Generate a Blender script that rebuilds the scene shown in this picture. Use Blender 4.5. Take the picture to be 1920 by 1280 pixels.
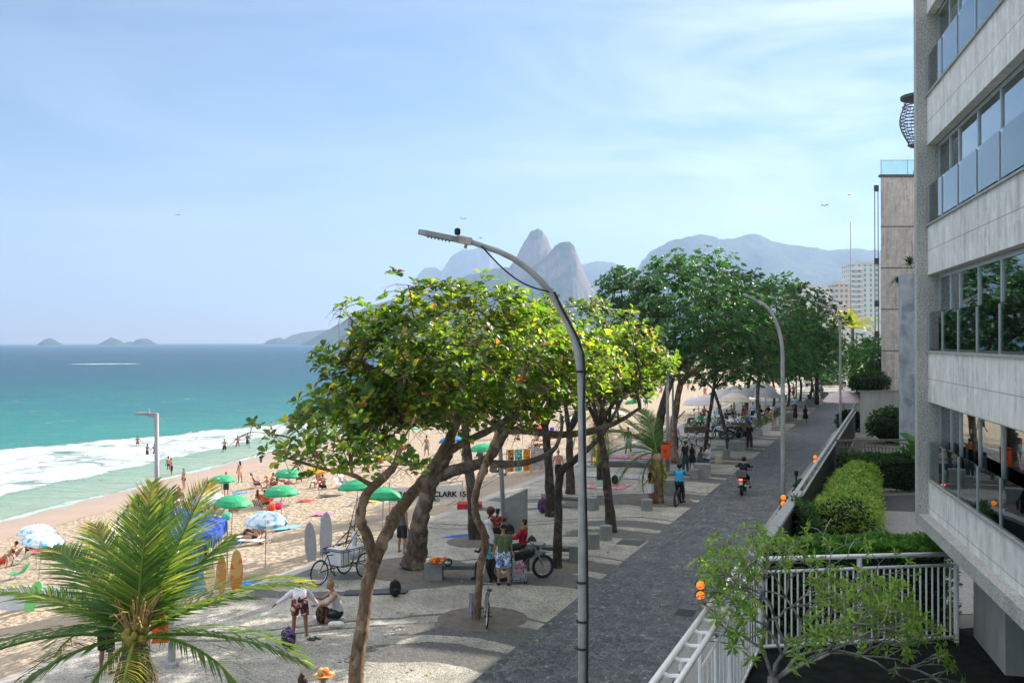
import bpy, bmesh, math, random
import numpy as np
from mathutils import Vector, Matrix, Quaternion
R=math.radians; PI=math.pi
scene=bpy.context.scene
for o in list(bpy.data.objects): bpy.data.objects.remove(o)
C=scene.collection
# ---------------------------------------------------------------- camera
FOC=1893.0; ROLL=0.0035; CAMZ=7.5; RD=0.3856
cd=bpy.data.cameras.new('camera'); cam=bpy.data.objects.new('camera',cd); C.objects.link(cam)
cd.sensor_width=36; cd.lens=36*FOC/1920; cd.clip_start=0.3; cd.clip_end=40000
cam.matrix_world=Matrix(((1,ROLL,0,0),(0,0,-1,0),(-ROLL,1,0,CAMZ),(0,0,0,1)))
scene.camera=cam
# ---------------------------------------------------------------- light
SUN_AZ=50; SUN_EL=31     # degrees right of the view axis, above the horizon
world=bpy.data.worlds.new("World"); scene.world=world; world.use_nodes=True
nt=world.node_tree; nt.nodes.clear()
def N(nt,t,**k):
    n=nt.nodes.new(t)
    for a,b in k.items(): setattr(n,a,b)
    return n
wo=N(nt,'ShaderNodeOutputWorld'); bg=N(nt,'ShaderNodeBackground'); sky=N(nt,'ShaderNodeTexSky')
sky.sky_type='NISHITA'; sky.sun_disc=False; sky.sun_elevation=R(SUN_EL); sky.sun_rotation=R(SUN_AZ)
sky.altitude=0; sky.air_density=1.0; sky.dust_density=0.15; sky.ozone_density=3.0
bg.inputs[1].default_value=0.15
# thin high cirrus, and an unseen veil overhead added to brighten the shade
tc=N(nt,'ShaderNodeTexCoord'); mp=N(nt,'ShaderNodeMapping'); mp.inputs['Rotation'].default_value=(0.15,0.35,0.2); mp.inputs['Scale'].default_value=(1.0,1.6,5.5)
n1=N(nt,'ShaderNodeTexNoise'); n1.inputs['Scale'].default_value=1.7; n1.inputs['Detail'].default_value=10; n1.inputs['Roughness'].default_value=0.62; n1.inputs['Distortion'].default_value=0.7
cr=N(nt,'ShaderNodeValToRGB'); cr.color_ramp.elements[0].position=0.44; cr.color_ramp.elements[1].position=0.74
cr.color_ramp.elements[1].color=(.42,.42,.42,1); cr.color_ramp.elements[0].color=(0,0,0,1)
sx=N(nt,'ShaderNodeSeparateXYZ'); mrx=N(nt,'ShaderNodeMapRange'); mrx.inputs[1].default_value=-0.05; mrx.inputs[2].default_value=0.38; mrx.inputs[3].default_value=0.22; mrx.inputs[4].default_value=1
ml_=N(nt,'ShaderNodeMapRange'); ml_.inputs[1].default_value=.34; ml_.inputs[2].default_value=.62; ml_.inputs[3].default_value=.0; ml_.inputs[4].default_value=.5  # added cloud veil above the frame, fills the shade
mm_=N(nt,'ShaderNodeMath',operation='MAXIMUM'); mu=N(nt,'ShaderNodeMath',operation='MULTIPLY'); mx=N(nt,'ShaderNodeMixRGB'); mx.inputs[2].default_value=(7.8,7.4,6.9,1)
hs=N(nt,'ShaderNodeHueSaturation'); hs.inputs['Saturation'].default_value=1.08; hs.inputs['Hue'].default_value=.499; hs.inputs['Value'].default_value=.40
L=nt.links.new
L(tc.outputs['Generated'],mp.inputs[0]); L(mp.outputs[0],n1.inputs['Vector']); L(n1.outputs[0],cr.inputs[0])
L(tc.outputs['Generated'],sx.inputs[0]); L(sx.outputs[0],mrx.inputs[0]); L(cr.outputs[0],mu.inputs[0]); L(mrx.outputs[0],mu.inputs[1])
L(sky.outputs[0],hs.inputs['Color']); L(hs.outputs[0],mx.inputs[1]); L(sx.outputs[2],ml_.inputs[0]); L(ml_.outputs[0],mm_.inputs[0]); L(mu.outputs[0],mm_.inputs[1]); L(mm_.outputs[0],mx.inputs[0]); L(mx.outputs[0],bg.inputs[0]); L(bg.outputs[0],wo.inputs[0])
sd=bpy.data.lights.new('sun','SUN'); sun=bpy.data.objects.new('sun',sd); C.objects.link(sun)
sd.energy=4.6; sd.angle=R(0.5); sd.color=(1.0,0.91,0.78)
SV=Vector((math.sin(R(SUN_AZ))*math.cos(R(SUN_EL)),math.cos(R(SUN_AZ))*math.cos(R(SUN_EL)),math.sin(R(SUN_EL))))
sun.rotation_euler=SV.to_track_quat('Z','Y').to_euler()
scene.view_settings.view_transform='Standard'; scene.view_settings.look='None'
scene.view_settings.exposure=1.22; scene.view_settings.gamma=1.0
try:
    scene.cycles.volume_bounces=0; scene.cycles.max_bounces=8; scene.cycles.transparent_max_bounces=12
except Exception: pass
random.seed(7); rnd=random.random
def U(a,b): return a+(b-a)*random.random()
# ---------------------------------------------------------------- measured ground and helpers
def gz(x,y):
    c=x-RD*y
    if c>-19.6: return 0.0
    if c>-20.7: return -0.25*(-19.6-c)/1.1
    s=-20.7-c; S=29.9+0.2*max(y,0)
    return max(-7.5,-0.25-5.25*s/S)
def ray(px,py):
    u=(px-960)/FOC; v=(640.5-py)/FOC
    return u+ROLL*v, v-ROLL*u
def G(px,py,dz=0):
    u,v=ray(px,py); t=8.0
    while t<4000:
        if CAMZ+v*t<=gz(u*t,t)+dz: break
        t*=1.002
    return Vector((u*t,t,CAMZ+v*t))
def W(px,py,d):
    u,v=ray(px,py); return Vector((u*d,d,CAMZ+v*d))
def RP(c,d,z=0): return Vector((c+RD*d,d,z))
ROADROT=-math.atan(RD)
# ---------------------------------------------------------------- materials
def hexc(h):
    h=h.lstrip('#'); v=[int(h[i:i+2],16)/255 for i in (0,2,4)]
    return tuple((x/12.92 if x<=.04045 else ((x+.055)/1.055)**2.4) for x in v)
MATS={}
def mat(name,col,rough=.7,var=.18,scale=6,bump=0.0,metal=0.0,bscale=None,spec=.5,stretch=(1,1,1),col2=None,coat=0,detail=6):
    if name in MATS: return MATS[name]
    if isinstance(col,str): col=hexc(col)
    m=bpy.data.materials.new(name); m.use_nodes=True; t=m.node_tree; b=t.nodes['Principled BSDF']
    b.inputs['Roughness'].default_value=rough; b.inputs['Metallic'].default_value=metal
    b.inputs['Specular IOR Level'].default_value=spec; b.inputs['Coat Weight'].default_value=coat
    tc=N(t,'ShaderNodeTexCoord'); mp=N(t,'ShaderNodeMapping'); mp.inputs['Scale'].default_value=stretch
    n=N(t,'ShaderNodeTexNoise'); n.inputs['Scale'].default_value=scale; n.inputs['Detail'].default_value=detail; n.inputs['Roughness'].default_value=.6
    mx=N(t,'ShaderNodeMixRGB'); mr=N(t,'ShaderNodeMapRange'); mr.inputs[1].default_value=.3; mr.inputs[2].default_value=.7
    if col2 is None:
        mx.inputs[1].default_value=(*[c*(1-var) for c in col],1); mx.inputs[2].default_value=(*[min(1,c*(1+var)) for c in col],1)
    else:
        if isinstance(col2,str): col2=hexc(col2)
        mx.inputs[1].default_value=(*col,1); mx.inputs[2].default_value=(*col2,1)
    l=t.links.new; l(tc.outputs['Object'],mp.inputs[0]); l(mp.outputs[0],n.inputs['Vector']); l(n.outputs[0],mr.inputs[0]); l(mr.outputs[0],mx.inputs[0]); l(mx.outputs[0],b.inputs['Base Color'])
    if bump:
        n2=N(t,'ShaderNodeTexNoise'); n2.inputs['Scale'].default_value=bscale or scale*4; n2.inputs['Detail'].default_value=8
        bp=N(t,'ShaderNodeBump'); bp.inputs['Strength'].default_value=bump; bp.inputs['Distance'].default_value=.03
        l(mp.outputs[0],n2.inputs['Vector']); l(n2.outputs[0],bp.inputs['Height']); l(bp.outputs[0],b.inputs['Normal'])
    MATS[name]=m; return m
def cm(col,rough=.8,var=.1):
    return mat('cloth_'+col.strip('#')+('g' if rough<.5 else ''),col,rough=rough,var=var,scale=14,bump=.6,bscale=11)
def pm(col,rough=.35):
    return mat('paint_'+col.strip('#'),col,rough=rough,var=.06,scale=5)
class Sh:   # small shader writing helper
    def __init__(s,name):
        s.m=bpy.data.materials.new(name); s.m.use_nodes=True; s.t=s.m.node_tree; s.b=s.t.nodes['Principled BSDF']; s.l=s.t.links.new
        s.o=s.t.nodes['Material Output']
    def n(s,t,**k): return N(s.t,t,**k)
    def math(s,op,a,b=None,c=None,clamp=False):
        n=s.n('ShaderNodeMath',operation=op); n.use_clamp=clamp
        for i,x in enumerate((a,b,c)):
            if x is None: continue
            if isinstance(x,(int,float)): n.inputs[i].default_value=x
            else: s.l(x,n.inputs[i])
        return n.outputs[0]
    def noise(s,vec,scale,detail=6,rough=.6,dist=0):
        n=s.n('ShaderNodeTexNoise'); n.inputs['Scale'].default_value=scale; n.inputs['Detail'].default_value=detail; n.inputs['Roughness'].default_value=rough; n.inputs['Distortion'].default_value=dist
        if vec is not None: s.l(vec,n.inputs['Vector'])
        return n.outputs[0]
    def vor(s,vec,scale,feat='F1',out=0,rnd=1):
        n=s.n('ShaderNodeTexVoronoi',feature=feat); n.inputs['Scale'].default_value=scale; n.inputs['Randomness'].default_value=rnd
        s.l(vec,n.inputs['Vector']); return n.outputs[out]
    def mix(s,f,a,b,blend='MIX'):
        n=s.n('ShaderNodeMixRGB',blend_type=blend)
        for i,x in enumerate((f,a,b)):
            if isinstance(x,(int,float)): n.inputs[i].default_value=x
            elif isinstance(x,tuple): n.inputs[i].default_value=(*x[:3],1)
            else: s.l(x,n.inputs[i])
        return n.outputs[0]
    def ramp(s,f,stops,interp='LINEAR'):
        n=s.n('ShaderNodeValToRGB'); e=n.color_ramp.elements; n.color_ramp.interpolation=interp
        while len(e)<len(stops): e.new(.5)
        for x,(p,c) in zip(e,stops):
            x.position=p; x.color=(*c,1) if isinstance(c,tuple) else (c,c,c,1)
        s.l(f,n.inputs[0]); return n.outputs[0]
    def rng(s,f,a,b,c=0,d=1,smooth=False):
        n=s.n('ShaderNodeMapRange'); n.interpolation_type='SMOOTHSTEP' if smooth else 'LINEAR'
        for i,x in enumerate((f,a,b,c,d)):
            if isinstance(x,(int,float)): n.inputs[i].default_value=x
            else: s.l(x,n.inputs[i])
        return n.outputs[0]
    def pos(s):
        return s.n('ShaderNodeNewGeometry').outputs['Position']
    def xyz(s,v):
        n=s.n('ShaderNodeSeparateXYZ'); s.l(v,n.inputs[0]); return n.outputs
    def comb(s,x,y,z=0):
        n=s.n('ShaderNodeCombineXYZ')
        for i,a in enumerate((x,y,z)):
            if isinstance(a,(int,float)): n.inputs[i].default_value=a
            else: s.l(a,n.inputs[i])
        return n.outputs[0]
    def bump(s,h,strength=.5,dist=.03,prev=None):
        n=s.n('ShaderNodeBump'); n.inputs['Strength'].default_value=strength; n.inputs['Distance'].default_value=dist; s.l(h,n.inputs['Height'])
        if prev is not None: s.l(prev,n.inputs['Normal'])
        return n.outputs[0]
    def fin(s,col,rough=.7,norm=None,spec=None,metal=None):
        b=s.b
        if isinstance(col,tuple): b.inputs['Base Color'].default_value=(*col,1)
        else: s.l(col,b.inputs['Base Color'])
        if isinstance(rough,(int,float)): b.inputs['Roughness'].default_value=rough
        else: s.l(rough,b.inputs['Roughness'])
        if norm is not None: s.l(norm,b.inputs['Normal'])
        if spec is not None: b.inputs['Specular IOR Level'].default_value=spec
        if metal is not None: b.inputs['Metallic'].default_value=metal
        return s.m
# ---------------------------------------------------------------- mesh builder
class MB:
    def __init__(s): s.v=[]; s.f=[]; s.mi=[]; s.t=[]; s.cur=0; s.tint=0.5
    def add(s,vs,fs):
        o=len(s.v); s.v.extend([tuple(v) for v in vs])
        for f in fs: s.f.append(tuple(i+o for i in f)); s.mi.append(s.cur); s.t.append(s.tint)
        return s
    def box(s,c,size,rz=0,M=None):
        x,y,z=[a/2 for a in size]; vs=[Vector((i*x,j*y,k*z)) for k in(-1,1) for j in(-1,1) for i in(-1,1)]
        m=(M or Matrix.Rotation(rz,3,'Z')); c=Vector(c)
        return s.add([m@v+c for v in vs],[(0,2,3,1),(4,5,7,6),(0,1,5,4),(2,6,7,3),(0,4,6,2),(1,3,7,5)])
    def bb(s,x0,x1,y0,y1,z0,z1): return s.box(((x0+x1)/2,(y0+y1)/2,(z0+z1)/2),(abs(x1-x0),abs(y1-y0),abs(z1-z0)))
    def tube(s,pts,r,n=8,cap=True):
        pts=[Vector(p) for p in pts]; k=len(pts)
        rs=[r]*k if isinstance(r,(int,float)) else list(r)
        t0=(pts[1]-pts[0]).normalized(); up=Vector((0,0,1)) if abs(t0.z)<.9 else Vector((1,0,0))
        a=t0.cross(up).normalized(); vs=[]; fs=[]
        for i,p in enumerate(pts):
            t=(pts[min(i+1,k-1)]-pts[max(i-1,0)])
            if t.length<1e-9: t=t0
            t=t.normalized(); a=(a-t*a.dot(t))
            a=a.normalized() if a.length>1e-6 else t.orthogonal().normalized()
            b=t.cross(a)
            for j in range(n):
                th=2*PI*j/n; vs.append(p+(a*math.cos(th)+b*math.sin(th))*rs[i])
        for i in range(k-1):
            for j in range(n):
                q=(j+1)%n; fs.append((i*n+j,i*n+q,(i+1)*n+q,(i+1)*n+j))
        if cap: fs.append(tuple(range(n))[::-1]); fs.append(tuple((k-1)*n+j for j in range(n)))
        return s.add(vs,fs)
    def lathe(s,prof,n=16,c=(0,0,0),M=None,cap=True):
        vs=[];fs=[];c=Vector(c); k=len(prof)
        for r,z in prof:
            for j in range(n):
                th=2*PI*j/n; v=Vector((r*math.cos(th),r*math.sin(th),z)); vs.append((M@v if M else v)+c)
        for i in range(k-1):
            for j in range(n):
                q=(j+1)%n; fs.append((i*n+j,i*n+q,(i+1)*n+q,(i+1)*n+j))
        if cap: fs.append(tuple(range(n))[::-1]); fs.append(tuple((k-1)*n+j for j in range(n)))
        return s.add(vs,fs)
    def ell(s,c,r,M=None,n=12,m=8):
        if isinstance(r,(int,float)): r=(r,r,r)
        vs=[];fs=[];c=Vector(c)
        for i in range(m+1):
            ph=-PI/2+PI*i/m
            for j in range(n):
                th=2*PI*j/n; v=Vector((r[0]*math.cos(ph)*math.cos(th),r[1]*math.cos(ph)*math.sin(th),r[2]*math.sin(ph)))
                vs.append((M@v if M else v)+c)
        for i in range(m):
            for j in range(n):
                q=(j+1)%n; fs.append((i*n+j,i*n+q,(i+1)*n+q,(i+1)*n+j))
        return s.add(vs,fs)
    def torus(s,c,R_,r,M=None,n=24,m=8,a0=0,a1=2*PI):
        vs=[];fs=[];c=Vector(c)
        for i in range(n):
            th=2*PI*i/n
            for j in range(m):
                ph=2*PI*j/m; v=Vector(((R_+r*math.cos(ph))*math.cos(th),(R_+r*math.cos(ph))*math.sin(th),r*math.sin(ph)))
                vs.append((M@v if M else v)+c)
        for i in range(n):
            for j in range(m):
                fs.append((i*m+j,((i+1)%n)*m+j,((i+1)%n)*m+(j+1)%m,i*m+(j+1)%m))
        return s.add(vs,fs)
    def prism(s,pts,z0,z1,M=None,c=(0,0,0)):   # outline in xy, extruded along z, then M
        c=Vector(c); n=len(pts); vs=[]
        for z in(z0,z1):
            for p in pts:
                v=Vector((p[0],p[1],z)); vs.append((M@v if M else v)+c)
        fs=[tuple(range(n))[::-1],tuple(n+i for i in range(n))]+[(i,(i+1)%n,n+(i+1)%n,n+i) for i in range(n)]
        return s.add(vs,fs)
    def quad(s,a,b,c,d): return s.add([a,b,c,d],[(0,1,2,3)])
    def mesh(s,name,mats,smooth=False,tint=False):
        me=bpy.data.meshes.new(name); me.from_pydata(s.v,[],s.f)
        for m in (mats if isinstance(mats,(list,tuple)) else [mats]): me.materials.append(m)
        if isinstance(mats,(list,tuple)) and len(mats)>1: me.polygons.foreach_set('material_index',s.mi)
        if smooth: me.polygons.foreach_set('use_smooth',[True]*len(s.f))
        if tint:
            at=me.attributes.new('tint','FLOAT','FACE'); at.data.foreach_set('value',s.t)
        me.update(); return me
    def obj(s,name,mats,parent=None,smooth=False,tint=False,loc=None,rz=0):
        o=bpy.data.objects.new(name,s.mesh(name,mats,smooth,tint)); C.objects.link(o)
        if parent is not None: o.parent=parent
        if loc is not None: o.location=loc
        if rz: o.rotation_euler=(0,0,rz)
        return o
def tag(o,label,cat,group=None):
    o['label']=label; o['category']=cat
    if group: o['group']=group
    return o
def struct(o,label=None,cat=None):
    o['kind']='structure'
    if label: o['label']=label; o['category']=cat or o.name.split('.')[0].replace('_',' ')
    return o
def thing(name,label,cat,loc=(0,0,0),rz=0,group=None):
    o=bpy.data.objects.new(name,None); C.objects.link(o); o.empty_display_size=.2; o.location=loc; o.rotation_euler=(0,0,rz)
    return tag(o,label,cat,group)
def dup(root,loc,rz=None,label=None,sc=None,group=None):
    def cp(o,par):
        c=o.copy(); C.objects.link(c)
        if par is not None: c.parent=par
        for ch in list(o.children): cp(ch,c)
        return c
    r=cp(root,None); r.location=loc
    if rz is not None: r.rotation_euler=(0,0,rz)
    if label: r['label']=label
    if sc: r.scale=(sc,sc,sc) if isinstance(sc,(int,float)) else sc
    if group: r['group']=group
    return r
# ================================================================ SETTING
def m_promenade():
    s=Sh('portuguese_mosaic'); p=s.pos(); x,y,z=s.xyz(p)
    c=s.math('SUBTRACT',x,s.math('MULTIPLY',y,RD))
    w=s.math('MULTIPLY',s.math('SUBTRACT',-9.45,c),.933)          # metres from the street edge
    a=s.math('MULTIPLY',s.math('ADD',y,s.math('MULTIPLY',x,RD)),.933) # metres along
    wob=s.math('MULTIPLY',s.math('SUBTRACT',s.noise(p,.5,2),.5),.5)
    wave=s.math('MULTIPLY',s.math('SUBTRACT',1,s.math('COSINE',s.math('MULTIPLY',w,PI/10.5))),-1.9)
    wob=s.math('MULTIPLY',wob,1.6); wave=s.math('ADD',wave,s.math('MULTIPLY',s.math('SINE',s.math('MULTIPLY',w,.62)),.55))
    t_=s.math('DIVIDE',s.math('ADD',s.math('SUBTRACT',s.math('SUBTRACT',a,24.55),wave),wob),8.1); f=s.math('FRACT',t_); odd=s.math('FLOORED_MODULO',s.math('FLOOR',t_),2)
    def band(lo,hi,e=.004):
        return s.math('MULTIPLY',s.rng(f,lo-e,lo+e),s.math('SUBTRACT',1,s.rng(f,hi-e,hi+e)))
    m=s.math('ADD',band(.02,.10),band(.125,.565))
    near=s.math('SUBTRACT',1,s.rng(w,3.3,3.6)); far=s.rng(w,5.6,6.2)
    m=s.math('ADD',m,s.math('MULTIPLY',band(.76,.84),near)); m=s.math('ADD',m,s.math('MULTIPLY',band(.66,.86),far)); m=s.math('ADD',m,s.math('MULTIPLY',s.math('MULTIPLY',band(.55,1.05),odd),s.rng(w,3.0,3.9))); m=s.math('MINIMUM',m,1)
    r=s.comb(w,a,0)
    v=s.vor(r,15,rnd=.65); vc=s.vor(r,15,out=1,rnd=.65); g=s.xyz(vc)[0]
    edge=s.vor(r,15,'DISTANCE_TO_EDGE',rnd=.65)
    # stones along the border swap colour one by one
    m2=s.rng(s.math('ADD',m,s.math('MULTIPLY',s.math('SUBTRACT',g,.5),.35)),.45,.55)
    light=s.mix(g,(.50,.475,.42),(.68,.645,.57)); dark=s.mix(g,(.09,.092,.095),(.18,.18,.18))
    col=s.mix(m2,dark,light)
    grime=s.rng(s.noise(p,.9,8,.65),.38,.60,0,.5); col=s.mix(grime,col,(.20,.19,.17))
    gr2=s.rng(s.noise(p,.23,5,.7),.5,.66,0,.35); col=s.mix(gr2,col,(.25,.23,.20))
    joint=s.math('SUBTRACT',1,s.rng(edge,.01,.09)); col=s.mix(s.math('MULTIPLY',joint,.75),col,(.07,.065,.055))
    h=s.math('ADD',s.rng(edge,0,.12),s.math('MULTIPLY',g,.5))
    return s.fin(col,.75,s.bump(h,.7,.012),spec=.35)
def m_road():
    s=Sh('cobblestone'); p=s.pos(); x,y,z=s.xyz(p)
    c=s.math('MULTIPLY',s.math('SUBTRACT',x,s.math('MULTIPLY',y,RD)),.933); a=s.math('MULTIPLY',s.math('ADD',y,s.math('MULTIPLY',x,RD)),.933)
    wv=s.math('MULTIPLY',s.math('SINE',s.math('MULTIPLY',a,1.1)),.06); v=s.comb(s.math('MULTIPLY',s.math('ADD',a,s.math('MULTIPLY',c,.55)),1.25),s.math('ADD',c,wv),0)
    e=s.vor(v,5.8,'DISTANCE_TO_EDGE',rnd=.5); g=s.xyz(s.vor(v,5.8,out=1,rnd=.5))[0]
    col=s.mix(s.math('POWER',g,1.5),(.036,.044,.050),(.155,.172,.18))
    col=s.mix(s.rng(s.noise(p,.5,7,.65),.45,.7,0,.45),col,(.14,.14,.135)); col=s.mix(s.rng(s.noise(p,.33,4,.7),.60,.66,0,.6),col,(.035,.04,.04))
    col=s.mix(s.rng(s.noise(p,2.4,6,.7),.55,.7,0,.5),col,(.055,.058,.06))
    jm=s.math('MULTIPLY',s.rng(e,.02,.10,1,0),s.rng(s.noise(p,1.6,4,.7),.42,.58,.08,1)); col=s.mix(s.math('MULTIPLY',jm,.85),col,(.46,.46,.45))  # pale joints paint highlights along the stone edges
    col=s.mix(s.math('MULTIPLY',s.rng(e,.0,.06,1,0),s.rng(s.noise(p,2.1,4,.7),.45,.55,.6,0)),col,(.03,.032,.034))
    col=s.mix(s.rng(s.noise(p,16,3,.6),.68,.72,0,.6),col,(.4,.39,.36))  # light flecks painted as glints on the stones
    h=s.math('ADD',s.rng(e,0,.16),s.math('ADD',s.math('MULTIPLY',s.noise(p,14,3),.9),s.math('MULTIPLY',g,.7)))
    return s.fin(col,s.rng(g,0,1,.38,.62),s.bump(h,1.0,.03),spec=.5)
def m_sand():
    s=Sh('beach_sand'); p=s.pos(); x,y,z=s.xyz(p)
    n=s.noise(p,2.6,5,.7); v=s.vor(p,2.3); v2=s.vor(p,5.1)
    q=s.math('SUBTRACT',s.math('SUBTRACT',s.math('MULTIPLY',y,.1856),x),50.6)      # metres seaward of the waterline
    q=s.math('ADD',q,s.math('MULTIPLY',s.math('SUBTRACT',s.noise(p,.08,3),.5),7))
    wet=s.rng(q,-9.5,-7.5,0,1,True); wet2=s.rng(q,-5,-2.5,0,.7,True)
    col=s.mix(s.noise(p,.35,6),(.40,.32,.235),(.49,.40,.30))
    v3=s.vor(s.comb(s.math('ADD',x,s.math('MULTIPLY',n,.8)),s.math('MULTIPLY',y,.75),z),3.3); dep=s.rng(v3,.02,.30); col=s.mix(s.math('MULTIPLY',s.math('SUBTRACT',1,dep),s.rng(s.noise(p,.22,4,.6),.35,.65,.1,.75)),col,(.42,.31,.22))
    fleck=s.rng(s.noise(p,3.4,2,.5),.63,.7,0,.5); col=s.mix(fleck,col,(.36,.28,.2))
    col=s.mix(wet,col,(.47,.32,.21)); col=s.mix(wet2,col,(.40,.30,.21))
    dry=s.math('SUBTRACT',1,wet); h=s.math('MULTIPLY',s.math('ADD',s.math('ADD',v,s.math('MULTIPLY',v2,.6)),n),dry)
    return s.fin(col,s.rng(wet,0,1,.95,.35),s.bump(h,1.0,.16),spec=.25)
def m_sea():
    s=Sh('sea_water'); p=s.pos(); x,y,z=s.xyz(p)
    q=s.math('SUBTRACT',s.math('SUBTRACT',s.math('MULTIPLY',y,.1856),x),50.6)
    big=s.noise(p,.035,4,.6); med=s.noise(p,.16,8,.72,1.2); 
    st=s.n('ShaderNodeMapping'); st.inputs['Rotation'].default_value=(0,0,R(-68)); st.inputs['Scale'].default_value=(.5,1.6,1); s.l(p,st.inputs[0])
    rip=s.noise(st.outputs[0],.9,9,.75); rip2=s.noise(st.outputs[0],.22,6,.7)
    qn=s.math('ADD',q,s.math('MULTIPLY',s.math('SUBTRACT',big,.5),34))
    dist=s.math('SQRT',s.math('ADD',s.math('MULTIPLY',x,x),s.math('MULTIPLY',y,y)))
    dn=s.math('ADD',dist,s.math('MULTIPLY',s.math('SUBTRACT',big,.5),s.math('MULTIPLY',dist,.5)))
    col=s.ramp(s.rng(dn,90,1500),[(0,(.12,.34,.27)),(.03,(.025,.26,.215)),(.085,(.006,.155,.155)),(.17,(.002,.085,.115)),(.3,(.001,.055,.095)),(.7,(.001,.040,.082)),(1,(.003,.046,.09))])
    shal=s.rng(q,0,22,1,0,True); col=s.mix(shal,col,(.34,.44,.33))
    dk=s.rng(rip,.40,.60); col=s.mix(s.math('MULTIPLY',s.math('SUBTRACT',1,dk),.42),col,s.mix(.5,col,(.0,.07,.13)))
    col=s.mix(s.rng(rip2,.5,.68,0,.28),col,s.mix(.4,col,(.03,.45,.5)))
    # surf: a broad band of foam parallel to the beach
    outer=s.rng(y,120,172,38,11); outer=s.math('ADD',outer,s.math('MULTIPLY',s.math('SUBTRACT',s.noise(p,.09,4),.5),9))
    inn=s.math('ADD',8.5,s.math('MULTIPLY',s.math('SUBTRACT',s.noise(p,.12,5,.7),.5),8))
    fi=s.rng(s.math('SUBTRACT',q,inn),-.8,1.2,0,1,True); fo=s.rng(s.math('SUBTRACT',outer,q),-1.5,5,0,1,True)
    tex=s.math('ADD',s.math('MULTIPLY',med,1.0),s.math('MULTIPLY',s.noise(st.outputs[0],.35,8,.75,1.5),.6)); 
    f=s.math('MULTIPLY',fi,fo); f=s.rng(s.math('ADD',f,s.math('MULTIPLY',s.math('SUBTRACT',tex,.80),3.0)),.30,.85,0,1,True)
    near=s.rng(y,225,300,1,0)
    f=s.math('MULTIPLY',f,near)
    sw=s.math('ABSOLUTE',s.math('SUBTRACT',s.math('ADD',q,s.math('MULTIPLY',s.math('SUBTRACT',s.noise(p,.08,3),.5),7)),.2)); f2=s.rng(sw,.25,.8,1,0)
    lace=s.rng(s.noise(p,.5,7,.75,1.5),.56,.66,0,.6); lace=s.math('MULTIPLY',lace,s.rng(q,2,12,0,1)); lace=s.math('MULTIPLY',lace,s.rng(q,45,60,1,0)); lace=s.math('MULTIPLY',lace,near)
    foam=s.math('MAXIMUM',s.math('MAXIMUM',f,s.math('MULTIPLY',f2,.8)),s.math('MULTIPLY',lace,.5))
    foamc=s.mix(s.rng(s.math('ADD',s.math('MULTIPLY',med,.6),s.math('MULTIPLY',s.noise(st.outputs[0],.5,8,.8,.8),.4)),.40,.60,0,1),(.36,.47,.48),(.72,.75,.75))  # shading of the swell painted into the foam colour
    # one breaking streak far out
    dx=s.math('DIVIDE',s.math('ADD',x,252),26); dy=s.math('DIVIDE',s.math('SUBTRACT',y,625),14); rr=s.math('ADD',s.math('MULTIPLY',dx,dx),s.math('MULTIPLY',dy,dy))
    foam=s.math('MAXIMUM',foam,s.math('MULTIPLY',s.rng(rr,.3,1,.9,0),s.rng(s.noise(p,.12,4),.38,.5)))
    col=s.mix(foam,col,foamc)
    h=s.math('ADD',s.math('MULTIPLY',rip,.8),s.math('MULTIPLY',rip2,2.0)); h=s.math('ADD',h,s.math('MULTIPLY',s.math('MULTIPLY',med,foam),2.0))
    return s.fin(col,s.rng(foam,0,1,.32,.9),s.bump(h,.85,.55),spec=.12)
def m_land():
    s=Sh('city_ground'); p=s.pos()
    col=s.mix(s.noise(p,.8,7,.65),(.13,.13,.12),(.22,.21,.19)); fl=s.vor(p,9)
    return s.fin(s.mix(s.rng(fl,0,.3,.3,0),col,(.05,.05,.05)),.85,s.bump(s.noise(p,12,5),.4,.01))
# sand as a fine grid that dips under the sea
def grid_cd(ds,cs_fn,nc,name,m):
    vs=[];fs=[]
    for d in ds:
        c0,c1=cs_fn(d)
        for i in range(nc):
            c=c0+(c1-c0)*i/(nc-1); x=c+RD*d
            z=gz(x,d)
            if -63-.2*d<c<-21: z+=.05*math.sin(c*1.3+d*.7)*math.sin(d*.9-c*.4)
            vs.append((x,d,z))
    for a in range(len(ds)-1):
        for i in range(nc-1):
            q=a*nc+i; fs.append((q,q+1,q+nc+1,q+nc))
    me=bpy.data.meshes.new(name); me.from_pydata(vs,[],fs); me.materials.append(m); me.polygons.foreach_set('use_smooth',[True]*len(fs))
    o=bpy.data.objects.new(name,me); C.objects.link(o); return o
ds=list(np.arange(-40,140,.9))+list(np.geomspace(140,3500,60))
struct(grid_cd(ds,lambda d:(-20.68,-20.7-(29.9+.2*max(d,0))*1.35),110,'beach',m_sand()))
sea=MB(); sea.add([(-16000,-300,-5.5),(2500,-300,-5.5),(2500,15500,-5.5),(-16000,15500,-5.5)],[(0,1,2,3)])
struct(sea.obj('sea',m_sea()))
land=MB(); ML=m_land()
def q4(mb,c0,c1,d0,d1,z=0): mb.quad(RP(c0,d0,z),RP(c1,d0,z),RP(c1,d1,z),RP(c0,d1,z))
q4(land,-5.5,60,-60,36,-.004); q4(land,-5.5,6000,36,330,-.004); q4(land,60,3000,-60,36,-.004); q4(land,-20.7,8000,330,12000,-.004)
struct(land.obj('ground',ML))
pr=MB(); q4(pr,-19.6,-9.5,-40,330,0); struct(pr.obj('promenade',m_promenade()))
rd=MB(); q4(rd,-9.5,-5.5,-40,330,0); struct(rd.obj('road',m_road()))
MCONC=mat('rough_concrete',(.30,.29,.27),.9,.22,1.3,.6,bscale=30)
MCONC2=mat('weathered_concrete',(.40,.41,.40),.85,.28,1.0,.5,bscale=22,stretch=(1,1,.5))
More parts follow.
